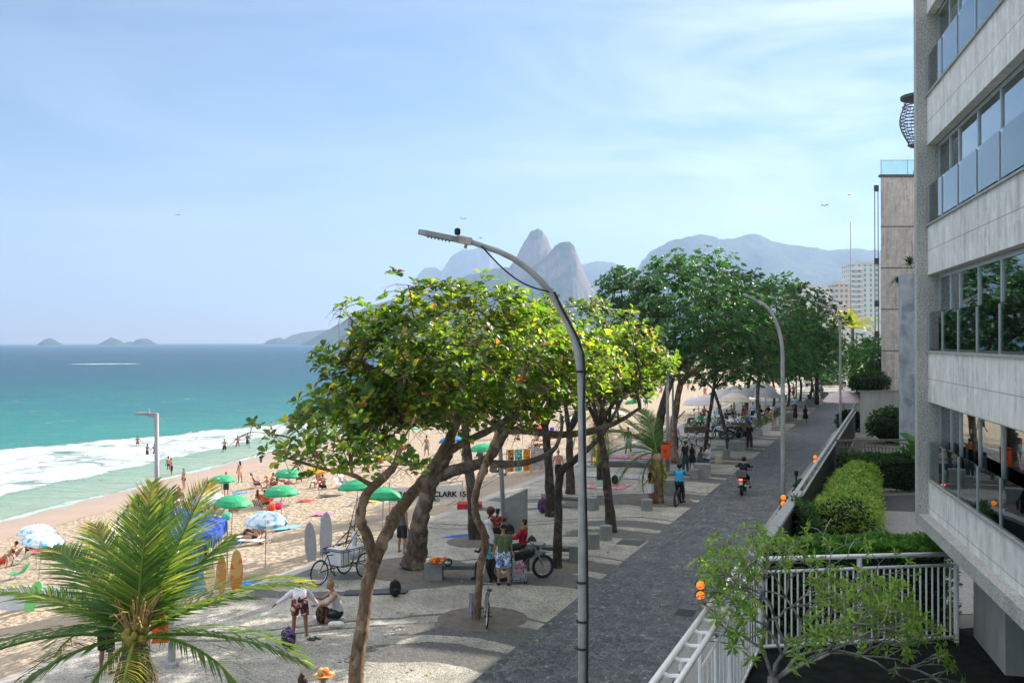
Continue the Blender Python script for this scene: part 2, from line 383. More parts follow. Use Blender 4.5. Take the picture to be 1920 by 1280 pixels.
sh=MB(); sh.add([RP(-20.8,-40,-.9),RP(-20.7,-40,-.2),RP(-19.6,-40,.003),RP(-20.8,330,-.9),RP(-20.7,330,-.2),RP(-19.6,330,.003)],[(0,1,4,3),(1,2,5,4)])
struct(sh.obj('promenade_kerb',mat('kerb_concrete',(.42,.40,.36),.9,.15,2.0,.5,bscale=25)))
kb=MB(); kb.bb(-5.5*.933,-5.28*.933,-40,330,0,.12); o=kb.obj('kerb',MCONC); o.rotation_euler=(0,0,ROADROT); struct(o)
kb=MB(); kb.bb(-5.28*.933,-3.45*.933,-40,82,0,.1); o=kb.obj('pavement',mat('granular_pavement',(.46,.45,.43),.95,.3,14,.8,bscale=60,col2=(.32,.315,.3))); o.rotation_euler=(0,0,ROADROT); struct(o)
def m_garden():
    s=Sh('garden_mosaic'); p=s.pos(); x,y,z=s.xyz(p)
    a=s.math('ADD',s.math('MULTIPLY',x,.30),y)
    dk=s.math('MULTIPLY',s.rng(a,49.3,49.34),s.rng(s.math('ADD',y,s.math('MULTIPLY',x,-.25)),45.4,45.45,1,0))
    v=s.vor(p,14,out=1); g=s.xyz(v)[0]; e=s.vor(p,14,'DISTANCE_TO_EDGE')
    col=s.mix(dk,s.mix(g,(.28,.28,.28),(.4,.4,.39)),s.mix(g,(.04,.05,.055),(.08,.085,.09)))
    col=s.mix(s.rng(e,0,.08,.6,0),col,(.06,.06,.055))
    return s.fin(col,.75,s.bump(e,.5,.01))
gp=MB(); gp.add([(11.5,27.6,.012),(24,27.6,.012),(24,49.4,.012),(15.7,48.4,.012)],[(0,1,2,3)]); struct(gp.obj('garden_path',m_garden()))
yd=MB(); yd.add([RP(-3.5,8,.006),(16,8,.006),(16,27.5,.006),RP(-3.5,24.6,.006)],[(0,1,2,3)]); struct(yd.obj('driveway',mat('wet_asphalt',(.006,.009,.009),.95,.5,2.5,1.0,bscale=40,col2=(.024,.030,.026),spec=.12)))
gk=MB(); gk.tube([(15.9,49.6,.08),(19,50.1,.08),(23,50.8,.08)],.14,6); struct(gk.obj('garden_kerb',mat('pale_kerb',(.5,.5,.48),.85)))
# small ground marks: street drain and inspection covers
dr=MB(); c=G(1285,1149)
for k in range(7): dr.box((0,-.3+.1*k,.012),(.5,.05,.02))
dr.box((0,0,.004),(.6,.8,.008)); tag(dr.obj('drain_grate',mat('cast_iron',(.06,.06,.06),.6,.3,20),loc=c,rz=ROADROT),'rusty slotted drain grate set in the street beside the kerb','grate')
mc=MB(); mc.lathe([(.45,0),(.45,.01),(.3,.014),(.3,.01)],20); tag(mc.obj('manhole_cover',mat('cast_iron',(.06,.06,.06)),loc=G(1690,933)+Vector((0,0,.014))),'round dark manhole cover in the garden paving','cover')
mc=MB(); mc.box((0,0,.005),(.9,1.0,.01)); mc.box((0,0,.009),(.8,.9,.01)); tag(mc.obj('inspection_cover',mat('cast_iron',(.06,.06,.06)),loc=G(1183,1017),rz=ROADROT),'square dark inspection cover in the pale paving by the two bollards','cover')
# ---------------------------------------------------------------- mountains
def m_rock(name,green=(.05,.085,.035),rock=(.27,.215,.19),bias=0.0):
    s=Sh(name); p=s.pos(); g=s.n('ShaderNodeNewGeometry'); nz=s.xyz(g.outputs['Normal'])[2]
    st=s.n('ShaderNodeMapping'); st.inputs['Scale'].default_value=(1,1,.25); s.l(p,st.inputs[0])
    n=s.noise(st.outputs[0],.011,8,.7); f=s.rng(s.math('ADD',s.math('ADD',nz,s.math('MULTIPLY',s.math('SUBTRACT',n,.5),.9)),bias),.42,.60)
    gr=s.mix(s.rng(s.noise(p,.03,7,.7),.35,.65),tuple(c*.5 for c in green),tuple(c*1.5 for c in green)); rk=s.mix(s.rng(s.noise(st.outputs[0],.02,9,.7),.3,.7),tuple(c*.6 for c in rock),tuple(c*1.25 for c in rock))
    return s.fin(s.mix(f,rk,gr),.95,s.bump(s.noise(p,.02,9,.75),.9,30),spec=.1)
MROCK=m_rock('granite_peak',bias=-.03); MHILL=m_rock('forest_hill',bias=.38)
def mountain(name,prof,D,depth,m,amp=.05,seed=0,pw=1.5,nx=150,ny=34,front=1.0,basez=-6.0):
    pts=[(W(px,py,D).x,W(px,py,D).z) for px,py in prof]; xs=[a for a,b in pts]; zs=[b for a,b in pts]
    x0,x1=xs[0],xs[-1]; rs=np.random.RandomState(seed); ph=rs.rand(40)*6.28
    fx=[]
    vs=[];fs=[]
    for i in range(nx):
        x=x0+(x1-x0)*i/(nx-1); P=np.interp(x,xs,zs)-basez
        for j in range(ny):
            v=-1+2*j/(ny-1); y=D+(v*depth*(front if v<0 else 1))
            sh=(1-abs(v)**pw)
            nn=0
            for k in range(1,8):
                fr=2.0**k/(depth*2.2); nn+=math.sin(x*fr*5+ph[k]+2.2*math.sin(y*fr*4+ph[k+8]))*math.sin(y*fr*6+ph[k+16])/1.8**k
            fade=min(1,abs(v)*5)
            crest=(.35*math.sin(x*.05+ph[1])+.5*math.sin(x*.13+ph[2])*math.sin(x*.031)+.4*math.sin(x*.29+ph[3]))*P*.006
            z=basez-30*(abs(v)**4)+P*(min(sh*(1+amp*4*nn*fade),.985) if abs(v)>.03 else 1)+crest
            vs.append((x*(y/D) if False else x,y,z))
    for i in range(nx-1):
        for j in range(ny-1):
            q=i*ny+j; fs.append((q,q+ny,q+ny+1,q+1))
    me=bpy.data.meshes.new(name); me.from_pydata(vs,[],fs); me.materials.append(m); me.polygons.foreach_set('use_smooth',[True]*len(fs))
    o=bpy.data.objects.new(name,me); C.objects.link(o); return struct(o)
mountain('flat_topped_mountain',[(700,640),(740,600),(762,560),(778,525),(785,512),(797,501),(815,499),(828,508),(838,492),(852,478),(867,470),(885,470),(900,467),(915,469),(922,475),(923,489),(938,499),(960,506),(1000,520),(1060,560),(1120,640)],9400,1100,MROCK,.04,1)
mountain('forested_headland',[(594,642),(606,632),(620,621),(638,607),(650,598),(672,583),(690,574),(720,566),(745,558),(775,553),(800,546),(825,538),(850,530),(866,522),(880,514),(900,510),(925,503),(945,499),(960,500),(985,520),(1010,560),(1050,642)],4900,620,MHILL,.045,2)
mountain('granite_peak',[(900,640),(935,545),(950,505),(958,496),(966,484),(975,466),(985,448),(993,436),(1000,430),(1008,426),(1014,427),(1020,433),(1027,446),(1034,462),(1041,478),(1060,520),(1085,590),(1100,642)],4750,330,MROCK,.05,3,1.3)
mountain('granite_peak',[(930,642),(965,545),(985,515),(1000,498),(1012,488),(1025,478),(1036,465),(1044,458),(1052,454),(1060,452),(1068,453),(1075,459),(1081,473),(1086,488),(1092,503),(1102,524),(1112,542),(1125,556),(1160,578),(1210,600),(1290,642)],4400,430,MROCK,.05,4,1.3)
mountain('distant_hill',[(1020,642),(1060,520),(1085,496),(1105,491),(1130,488),(1152,492),(1170,500),(1200,520),(1240,642)],8200,900,MHILL,.04,5)
mountain('mountain_ridge',[(1150,642),(1195,520),(1208,490),(1214,474),(1225,465),(1240,459),(1258,454),(1275,452),(1286,449),(1298,445),(1312,449),(1330,450),(1350,449),(1372,447),(1390,441),(1402,437),(1411,436),(1422,439),(1440,448),(1455,453),(1475,457),(1500,459),(1525,463),(1545,468),(1560,468),(1580,466),(1605,465),(1625,468),(1640,467),(1660,470),(1690,462),(1740,455),(1830,470),(1960,500),(2060,642)],6600,1400,MHILL,.06,6,1.25)
mountain('low_headland',[(530,642),(540,634),(552,628),(568,623),(590,620),(610,618),(628,617),(640,614),(665,608),(700,600),(760,642)],6900,420,MHILL,.04,7,nx=80,ny=20)
mountain('low_headland',[(500,643),(504,638),(512,635),(520,633),(524,632),(531,636),(540,638),(548,643)],6200,150,MROCK,.05,8,nx=50,ny=14)
for k,(pr_,D) in enumerate([([(74,648),(80,641),(88,636),(95,634),(101,637),(108,642),(118,648)],6100),([(187,647),(195,640),(203,636),(208,632),(215,635),(224,638),(231,646)],6500),([(228,647),(238,642),(246,640),(252,646)],6600),([(250,646),(256,638),(266,635),(276,635),(284,639),(292,646)],6400)]):
    mountain('rocky_island',pr_,D,110,MROCK,.06,20+k,1.4,nx=40,ny=14)
# ---------------------------------------------------------------- haze
hz=MB(); hz.add([(x,y,z) for z in(-40,1020) for x,y in((-15500,-280),(9500,-280),(9500,15400),(-15500,15400))],[(3,2,1,0),(4,5,6,7),(0,1,5,4),(1,2,6,5),(2,3,7,6),(3,0,4,7)])
hm=bpy.data.materials.new('haze_air'); hm.use_nodes=True; t=hm.node_tree; t.nodes.clear(); mo=N(t,'ShaderNodeOutputMaterial'); pv=N(t,'ShaderNodeVolumePrincipled')
pv.inputs['Color'].default_value=(.45,.64,.98,1); pv.inputs['Density'].default_value=0.00013; pv.inputs['Anisotropy'].default_value=0.2; t.links.new(pv.outputs[0],mo.inputs['Volume'])
o=hz.obj('haze',hm); o['kind']='stuff'; o['label']='pale blue sea haze over the bay and mountains'; o['category']='haze'; HAZE=o
# ================================================================ BUILDINGS
def m_board(name,base,dark,joint=.55,hj=0):
    s=Sh(name); tc=s.n('ShaderNodeTexCoord'); p=tc.outputs['Object']; x,y,z=s.xyz(p)
    xx=s.math('ADD',x,y)
    n=s.noise(p,2.2,8,.7); st=s.n('ShaderNodeMapping'); st.inputs['Scale'].default_value=(3.5,3.5,.35); s.l(p,st.inputs[0]); drip=s.noise(st.outputs[0],1.3,7,.65)
    idx=s.math('FLOOR',s.math('DIVIDE',xx,joint)); wn=s.n('ShaderNodeTexWhiteNoise',noise_dimensions='1D'); s.l(idx,wn.inputs['W'])
    st2=s.n('ShaderNodeMapping'); st2.inputs['Scale'].default_value=(1.2,1.2,.5); s.l(p,st2.inputs[0]); pat=s.noise(st2.outputs[0],1.1,4,.6); col=s.mix(s.math('MULTIPLY',s.rng(drip,.40,.62,0,1),s.rng(pat,.42,.62,.25,1)),base,dark); col=s.mix(s.rng(n,.48,.62,0,.5),col,tuple(min(1,c*1.35) for c in base))
    col=s.mix(s.math('MULTIPLY',wn.outputs[0],.16),col,tuple(c*.62 for c in base))
    fj=s.math('ABSOLUTE',s.math('SUBTRACT',s.math('FRACT',s.math('DIVIDE',xx,joint)),.5)); j=s.rng(fj,.488,.494,0,.35)
    hz_=s.math('ABSOLUTE',s.math('SUBTRACT',s.math('FRACT',s.math('DIVIDE',s.math('SUBTRACT',z,1.55+hj),3.3)),.5)); j2=s.rng(hz_,.0,.004,1,0)
    j=s.math('MAXIMUM',j,s.math('MULTIPLY',j2,.8))
    col=s.mix(j,col,(.07,.075,.075))
    return s.fin(col,.8,s.bump(s.math('ADD',s.noise(p,14,8,.7),s.math('MULTIPLY',j,-1)),.35,.01))
MPAN=m_board('board_marked_concrete',(.78,.765,.73),(.46,.46,.44)); 
def m_granite():
    s=Sh('speckled_granite'); tc=s.n('ShaderNodeTexCoord'); p=tc.outputs['Object']
    a=s.noise(p,28,3,.7); col=s.ramp(a,[(.36,(.22,.225,.22)),(.50,(.50,.49,.46)),(.64,(.62,.61,.57))]); col=s.mix(s.rng(s.noise(p,.8,5),.4,.7,0,.4),col,(.2,.21,.2))
    return s.fin(col,.8,s.bump(a,.7,.015))
MGRA=m_granite()
def m_glass(name,tint,fac,ior=1.7):
    s=Sh(name); g=s.n('ShaderNodeBsdfGlossy'); g.inputs['Roughness'].default_value=.015; g.inputs['Color'].default_value=(.82,.9,.93,1)
    d=s.n('ShaderNodeBsdfTransparent'); d.inputs['Color'].default_value=(*tint,1); lw=s.n('ShaderNodeFresnel'); lw.inputs[0].default_value=ior
    tc=s.n('ShaderNodeTexCoord'); s.l(s.bump(s.noise(tc.outputs['Object'],1.1,2),.05,.02),g.inputs['Normal'])
    f=s.math('ADD',s.math('MULTIPLY',lw.outputs[0],1.0),fac,clamp=True); mx=s.n('ShaderNodeMixShader'); s.l(f,mx.inputs[0]); s.l(d.outputs[0],mx.inputs[1]); s.l(g.outputs[0],mx.inputs[2]); s.l(mx.outputs[0],s.o.inputs['Surface'])
    return s.m
MGL=m_glass('window_glass',(.80,.86,.86),.20); MRG=m_glass('rail_glass',(.70,.88,.86),.07)
MALU=mat('grey_aluminium',(.42,.44,.45),.4,.08,3,metal=.5); MWH=mat('white_paint',(.93,.94,.95),.45,.06,3,.1,bscale=20)
BL=thing('apartment_building','weathered concrete apartment block with long glazed balconies at the right edge','building',(10.75,26.1,0),math.atan2(-.977,-.213))
b=MB(); lev=[(2.90,3.885),(5.91,7.18),(9.18,10.42),(12.53,13.76),(15.9,17.1),(19.2,20.4),(22.5,24.0)]
for z0,z1 in lev: b.bb(0,30,0,.22,z0,z1)
b.obj('facade_panel',MPAN,BL)
b=MB()
for z0,z1 in lev: b.bb(-.02,30,-.05,.26,z1,z1+.05)
b.obj('sill',mat('sill_stone',(.36,.35,.33),.7,.2,4),BL)
b=MB(); b.bb(-.37,-.002,-.26,8,2.71,25); b.bb(0,30,-.26,.0,2.71,3.02); b.obj('granite_frame',MGRA,BL)
b=MB(); b.bb(.0,30,.24,12,2.75,2.95)
for z0,z1 in lev[1:]: b.bb(.0,30,.23,12,z0+.1,z0+.4)
b.obj('floor_slab',MCONC,BL)
b=MB(); b.bb(0,30,1.9,2.0,3,25); b.bb(.0,30,11.8,12,3,25); b.bb(.2,30,.3,12,24.9,25.1); b.obj('inner_wall',mat('interior_wall',(.62,.62,.60),.9,.3,1.2),BL)
wins=[.02,.62,1.55,2.5,4.32,6.2,7.76]+[7.76+1.75*k for k in range(1,11)]
edges=[0.12,1.55,2.55,4.4,6.3,8.0]+[8.0+1.8*k for k in range(1,11)]
for fi,(z0,z1) in enumerate(lev[:-1]):
    za=z1+.05; zb=lev[fi+1][0]
    for k in range(len(edges)-1):
        xa,xb=edges[k],edges[k+1]
        if fi>3 and xa>4: continue
        if xa>13: break
        w=MB(); w.bb(xa,xa+.05,.24,.31,za,zb); w.bb(xb-.05,xb-.001,.24,.31,za,zb); w.bb(xa+.05,xb-.05,.24,.31,zb-.1,zb); w.bb(xa+.05,xb-.05,.24,.31,za,za+.07)
        wo_=w.obj('window',MALU,BL); g=MB(); g.bb(xa+.05,xb-.05,.272,.284,za+.07,zb-.1); g.obj('pane',MGL,wo_)
        cu=MB(); n=26; f=1.0; vs=[]
        for i in range(n+1):
            x=xa+.08+(xb-xa-.16)*f*i/n; y=.5+.03*math.sin(i*1.9)
            vs+= [(x,y,za+.02),(x,y,zb-.05)]
        cu.add(vs,[(2*i,2*i+2,2*i+3,2*i+1) for i in range(n)]); cu.obj('curtain',mat('curtain_cloth',(.72,.72,.70),.9,.06,2),BL,smooth=True)
    ps=[.05,.15,1.88,3.6,5.38,7.2,9.0,10.8,12.6,14.4]
    for xk in ps: w=MB(); w.bb(xk-.03,xk+.03,-.02,.03,za,za+.95); w.obj('railing_post',MALU,BL)
    for k in range(1,len(ps)-1):
        g=MB(); g.bb(ps[k]+.035,ps[k+1]-.035,.0,.012,za+.06,za+.98); g.obj('railing_glass',MRG,BL)
b=MB(); b.bb(.35,3.4,1.0,5,0,2.745); b.bb(3.4,9,2.0,6,0,2.745); b.bb(9,11,.9,5,0,2.745); b.obj('pillar',MCONC2,BL)
# neighbouring blocks
MPINK=m_board('pinkish_render',(.62,.575,.55),(.28,.26,.25),2.6,1.2)
PB=thing('concrete_block','tall stained pinkish concrete block behind the retaining wall','building',(30.35,83,0),ROADROT*.0)
b=MB(); b.prism([(0,0),(9,0),(9+6,16),(6.3,16)],3.3,21.0); b.obj('wall',MPINK,PB)
b=MB()
for z in (6.6,10,13.4,16.8): b.bb(-.01,9.0,-.02,.03,z,z+.07)
b.bb(-.08,9.1,-.08,.3,20.9,21.1); b.obj('string_course',mat('dark_joint',(.12,.11,.11),.9),PB)
b=MB()
for x in (0.02,2.2): b.bb(x,x+.05,.0,.05,21.1,22.3)
b.bb(.02,4,.0,.05,22.25,22.3); b.obj('roof_rail',MALU,PB); b=MB(); b.bb(.07,4,.02,.03,21.1,22.25); b.obj('roof_glass',MRG,PB)
b=MB()
for x in (-.15,-.42): b.tube([(x,.2,3.3),(x,.2,20.2)],.035,6)
for z in (8,10.5,14,20): b.box((-.28,.2,z),(.34,.2,.5))
b.obj('steel_rail',mat('dark_steel',(.06,.07,.08),.5,.2,5),PB)
RW=thing('retaining_wall','pale blue grey concrete retaining wall below the pinkish block','wall',(28.25,82,0))
b=MB(); b.prism([(0,0),(7,0),(9.5,18),(6.7,18)],0,3.3); b.obj('wall',MCONC2,RW); b=MB(); b.prism([(-.05,-.05),(7,-.05),(7,.5),(-.05,.5)],3.3,3.42); b.obj('coping',MCONC,RW)
b=MB()
for k in range(14): b.tube([(.1+.16*k,.1,3.42),(.1+.16*k,.1,4.4)],.018,5)
b.tube([(0,.1,4.4),(2.3,.1,4.4)],.03,6); b.obj('planter_rail',mat('dark_steel',(.06,.07,.08)),RW)
def m_blotch():
    s=Sh('blotched_concrete'); tc=s.n('ShaderNodeTexCoord'); p=tc.outputs['Object']; z=s.xyz(p)[2]
    v=s.vor(s.comb(0,0,z),.9); col=s.mix(s.rng(s.noise(p,1.5,6),.35,.65),(.30,.36,.43),(.50,.55,.58)); col=s.mix(s.rng(s.noise(p,.9,3,.5),.52,.62,0,.7),col,(.20,.25,.32))
    return s.fin(col,.8,s.bump(s.noise(p,12,6),.3,.01))
b=MB(); b.bb(-.43,.6,0,.5,0,11.3); tag(b.obj('wall_pier',m_blotch(),loc=(22.84,58,0)),'tall slim blue grey concrete pier with round stains between garden and apartment block','pier')
# hidden blocks behind the apartment block whose height throws the shade over the promenade
def block(label,c,d0,d1,h,wd=14,m=None,rows=True):
    t=thing('apartment_block',label,'building',RP(c,d0),ROADROT)
    ln=(d1-d0)/.933; b=MB(); b.bb(0,wd,0,ln,0,h); b.obj('wall',m or mat('cream_render',(.5,.48,.44),.9,.1,1),t)
    k=0
    w=MB()
    z=4.0
    while z<h-2:
        y=1.5
        while y<ln-2.2: w.bb(-.04,.02,y,y+1.6,z,z+1.5); y+=3
        z+=3.1
    if w.v: w.obj('window',mat('dark_pane',(.08,.1,.12),.15,.2,3),t)
    w=MB(); w.bb(-.15,wd+.15,-.15,ln+.15,h,h+.4); w.obj('cornice',MCONC,t)
    return t
block('lowest cream wing directly behind the concrete apartment block',1.6,35,42,12.4)
block('second cream wing between the lowest wing and the tall cream block',1.6,42.1,52,15.6)
block('tall cream block hidden behind the concrete apartment block',3.0,58,76,26.3)
block('cream block standing behind the pinkish block',1.4,101,155,24)
TW=block('tall cream tower whose slatted balcony shows past the apartment block',2.2,88,100.5,29)
# curved slatted balcony high up
b=MB(); P=W(1700,228,88)
for k in range(13):
    z=P.z-1.9+k*.29; r=1.25+.55*math.sin((k)/13*PI*1.15-.3)+(.1 if k>10 else 0)
    b.torus((P.x+1.3,P.y,z),r,.045,n=30,m=5)
for k in range(30):
    th=2*PI*k/30; b.tube([(P.x+1.3+(1.25+.55*math.sin(j/13*PI*1.15-.3))*math.cos(th),P.y+(1.25+.55*math.sin(j/13*PI*1.15-.3))*math.sin(th),P.z-1.9+j*.29) for j in range(13)],.022,4)
o=b.obj('slatted_balcony',mat('weathered_wood',(.16,.10,.08),.8,.3,6)); tag(o,'curved brown slatted balcony jutting out high beside the apartment block','balcony')
b=MB(); b.lathe([(1.4,0),(1.75,.1),(1.75,.35),(1.2,.42)],20,(P.x+1.3,P.y,P.z+1.85)); b.lathe([(1.0,0),(1.2,.15),(.2,.3)],16,(P.x+1.3,P.y,P.z-2.2)); c_=b.obj('slab',mat('dark_slab',(.05,.06,.08),.7),o)
# far towers of the beachfront
def m_tower(name,wall,glass,fx,fz,wx=.5,wz=.55):
    s=Sh(name); tc=s.n('ShaderNodeTexCoord'); p=tc.outputs['Object']; x,y,z=s.xyz(p); h=s.math('ADD',x,y)
    a=s.rng(s.math('FRACT',s.math('DIVIDE',h,fx)),wx,wx+.02,1,0); c=s.rng(s.math('FRACT',s.math('DIVIDE',z,fz)),wz,wz+.02,1,0)
    m=s.math('MULTIPLY',a,c); nz=s.math('ABSOLUTE',s.xyz(s.n('ShaderNodeNewGeometry').outputs['Normal'])[2]); m=s.math('MULTIPLY',m,s.rng(nz,.4,.5,1,0))
    col=s.mix(m,s.mix(s.noise(p,.3,5),tuple(c*.88 for c in wall),wall),s.mix(s.noise(p,.9,3),glass,tuple(min(1,g*2) for g in glass)))
    return s.fin(col,s.rng(m,0,1,.85,.2))
def tower(label,px0,px1,pyt,D,m,dep=14,extra=None,baseh=0):
    a=W(px0,pyt,D); z1=a.z; x0=a.x; x1=W(px1,pyt,D).x
    t=thing('tower_block',label,'building',(x0,D,0)); b=MB(); b.bb(0,x1-x0,0,dep,baseh,z1); b.obj('wall',m,t)
    b=MB(); w=x1-x0
    b.bb(w*.25,w*.7,2,dep-2,z1,z1+2.2); b.bb(-.3,w+.3,-.3,dep+.3,z1-.02,z1+.6); b.obj('roof',mat('roof_render',(.6,.58,.54),.9),t)
    if extra=='balc':
        n=int((z1-4)/3.1)
        for k in range(n):
            b=MB(); z=4+3.1*k; b.lathe([(w*.14,0),(w*.16,.1),(w*.16,1.1),(w*.145,1.1)],14,(w*.12,.4,z)); b.obj('balcony',mat('white_render',(.75,.75,.73),.8),t)
    return t
tower('tall white tower with rounded balconies and green glass by the pinkish block',1598,1668,497,620,m_tower('tower_green',(.72,.72,.70),(.10,.26,.24),3.6,3.1,.32,.6),20,'balc')
tower('beige mid rise block left of the tall white tower',1567,1597,534,560,m_tower('tower_beige',(.62,.58,.52),(.16,.16,.16),2.6,3.1),14)
tower('plain white windowless slab block behind the trees',1511,1557,541,500,mat('white_slab',(.78,.77,.75),.85,.04,.3),12)
tower('low brown block beside the white slab block',1499,1512,549,520,m_tower('tower_brown',(.4,.31,.27),(.12,.12,.12),2.2,3),10)
tower('small pinkish block at the left end of the far buildings',1470,1494,541,640,m_tower('tower_pink',(.62,.5,.46),(.3,.3,.32),2.4,3.0),12)
tower('low white house with terraces below the tall tower',1598,1660,604,420,m_tower('house_white',(.74,.74,.72),(.3,.33,.34),4.2,3.2,.35,.4),12)
tower('orange trimmed low block in front of the beige block',1560,1600,576,480,m_tower('house_orange',(.66,.45,.36),(.35,.33,.32),3.4,3.0,.4,.5),10)
tower('low white block at the foot of the slab block',1500,1562,592,450,m_tower('house_pale',(.72,.70,.67),(.35,.35,.36),3.0,3.0,.4,.5),10)
# ---------------------------------------------------------------- fences
F=thing('metal_fence','white tubular metal fence around the driveway with glass panels along the kerb','fence',(0,0,0))
def seg(mb,a,b_,r,n=6): mb.tube([a,b_],r,n)
A=lambda d,c=-3.7,z=2.2: RP(c,d,z)
b=MB(); seg(b,A(8,-3.9),A(24.2,-3.85),.055,8); seg(b,A(8,-3.58,2.12),A(24.2,-3.5,2.12),.055,8); b.obj('top_rail',MWH,F,smooth=True)
for k in range(20):
    d=9+k*.8
    b=MB(); b.tube([A(d,-3.9,2.2),A(d,-3.75,2.12),A(d,-3.58,2.12)],.045,6); b.obj('rail_link',MWH,F)
for k in range(10):
    d=9+k*1.6
    if d>24: break
    b=MB(); b.tube([A(d,-3.72,.1),A(d,-3.72,2.12)],.05,8); b.obj('post',MWH,F)
    if k<9 and d+1.6<17.9:
        g=MB(); a0=A(d+.08,-3.72,.25); a1=A(d+1.52,-3.72,.25); g.quad(a0,a1,a1+Vector((0,0,1.75)),a0+Vector((0,0,1.75))); g.obj('glass_panel',m_glass('dark_glass',(.10,.16,.16),.02,1.22) if 'dg' not in globals() else dg,F); dg=bpy.data.materials['dark_glass']
b=MB()
for k in range(17):
    d=17.5+k*.40; b.tube([A(d,-3.45,.12),A(d,-3.45,1.9)],.016,5)
seg(b,A(17.4,-3.45,.12),A(24.1,-3.45,.12),.03); seg(b,A(17.4,-3.45,1.9),A(24.1,-3.45,1.9),.03); b.obj('inner_bars',MWH,F)
c0=Vector((5.95,24.3,0)); c1=Vector((11.0,25.05,0)); V=c1-c0; n=32
b=MB(); up=Vector((0,0,1))
seg(b,c0+up*2.25,c1+up*2.2,.06,8); seg(b,c0+up*1.93,c1+up*1.93,.04); seg(b,c0+up*.14,c1+up*.14,.045); b.obj('cross_rail',MWH,F,smooth=True)
for i in range(n+1):
    p=c0+V*i/n; big=i in (0,16,n)
    b=MB(); b.tube([p+up*(0 if big else .14),p+up*(2.25 if big else 1.93)],.065 if big else .024,8 if big else 6); b.obj('post' if big else 'bar',MWH,F)
b=MB(); b.box((0,0,.25),(.35,12,.5)); 
DW=thing('dark_wall','low black wall with a grey handrail along the street side of the garden','wall',RP(-3.65,24.9),ROADROT)
MDK=mat('black_render',(.03,.038,.036),.6,.4,3); b=MB(); b.bb(-.1,.1,0,11.5,0,2.1); b.obj('wall',MDK,DW); b=MB(); b.bb(-.16,.16,0,11.5,2.1,2.2); b.obj('coping',mat('grey_coping',(.28,.30,.31),.7),DW)
b=MB(); b.bb(-.06,.06,11.6,57,0,1.9); b.obj('slat_panel',MDK,DW)
b=MB(); b.bb(-.14,.0,11.6,57,2.12,2.2); b.bb(.06,.14,11.6,57,1.98,2.04)
for k in range(24): b.bb(-.05,.08,11.7+k*1.9,11.78+k*1.9,1.85,2.18)
b.obj('handrail',mat('grey_rail',(.33,.34,.34),.5,.2,4),DW)
BF=thing('bar_fence','dark slatted garden fence with a grey top rail behind the clipped hedge','fence',(17.3,54,0),R(2))
b=MB(); b.bb(0,3.9,-.05,.05,2.1,2.2); b.bb(0,3.9,-.03,.03,1.75,1.8); b.bb(0,3.9,-.03,.03,.6,.66); b.obj('rail',mat('brown_grey',(.2,.18,.15),.7),BF)
for k in range(21):
    b=MB(); b.bb(.02+k*.19,.07+k*.19,-.02,.02,.2,1.98); b.obj('slat',mat('brown_grey',(.2,.18,.15)),BF)
# ================================================================ STREET LAMPS
MPOLE=mat('galvanised_pole',(.36,.37,.36),.6,.25,3.0,.25,bscale=30); MBLK=mat('black_rubber',(.012,.012,.014),.6,.2,9)
def curvelamp(label,base,pts,r=.076,head=True,cable=True):
    t=thing('street_lamp',label,'lamp',base,0,'tall curved street lamps along the kerb')
    L_=[Vector(p)-Vector(base) for p in pts]; n=len(L_)
    b=MB(); b.tube(L_,[r*(1-.45*i/(n-1)) for i in range(n)],12); b.lathe([(r*1.9,0),(r*1.9,.06),(r*1.1,.12)],12); b.obj('pole',MPOLE,t,smooth=True)
    e=L_[-1]; dr=(L_[-1]-L_[-2]).normalized()
    if head:
        M=Vector((1,0,0)).rotation_difference(dr).to_matrix()
        b=MB(); b.prism([(0,-.08),(.1,-.13),(.55,-.13),(.68,-.05),(.68,.05),(.55,.13),(.1,.13),(0,.08)],-.03,.05,M,e); 
        for k in range(7): b.box(e+M@Vector((.15+.06*k,0,.06)),(.015,.2,.03),M=M)
        b.obj('lamp_head',mat('lamp_grey',(.30,.31,.32),.5,.1),t)
        b=MB(); b.box(e-dr*.09,(.26,.12,.12),M=M); b.box(e-dr*.12+Vector((0,0,-.09)),(.05,.03,.08),M=M); b.obj('bracket',mat('bracket_beige',(.45,.42,.38),.6),t)
        b=MB(); b.lathe([(.045,0),(.05,.03),(.05,.09),(.03,.11)],10,e+Vector((0,0,.07))+dr*.02); b.obj('photocell',MBLK,t)
    if cable:
        b=MB(); k0=max(2,n-8)
        cl=[p+Vector((.05+.03*math.sin(i*1.3),-.09*1,0)) for i,p in enumerate(L_[:k0+1])]
        b.tube(cl,.022,6)
        a=L_[k0+0]; z=L_[-3]; mid=[a.lerp(z,i/8)+Vector((-.02,-.06,-.16*math.sin(PI*i/8))) for i in range(9)]
        b.tube(mid,.014,5); b.obj('cable',MBLK,t)
        for zz in (.9,2.3,2.75,3.4,6.9):
            b=MB(); b.torus((0,0,zz),r+.012,.02,n=14,m=5); b.obj('strap',MBLK,t)
    return t
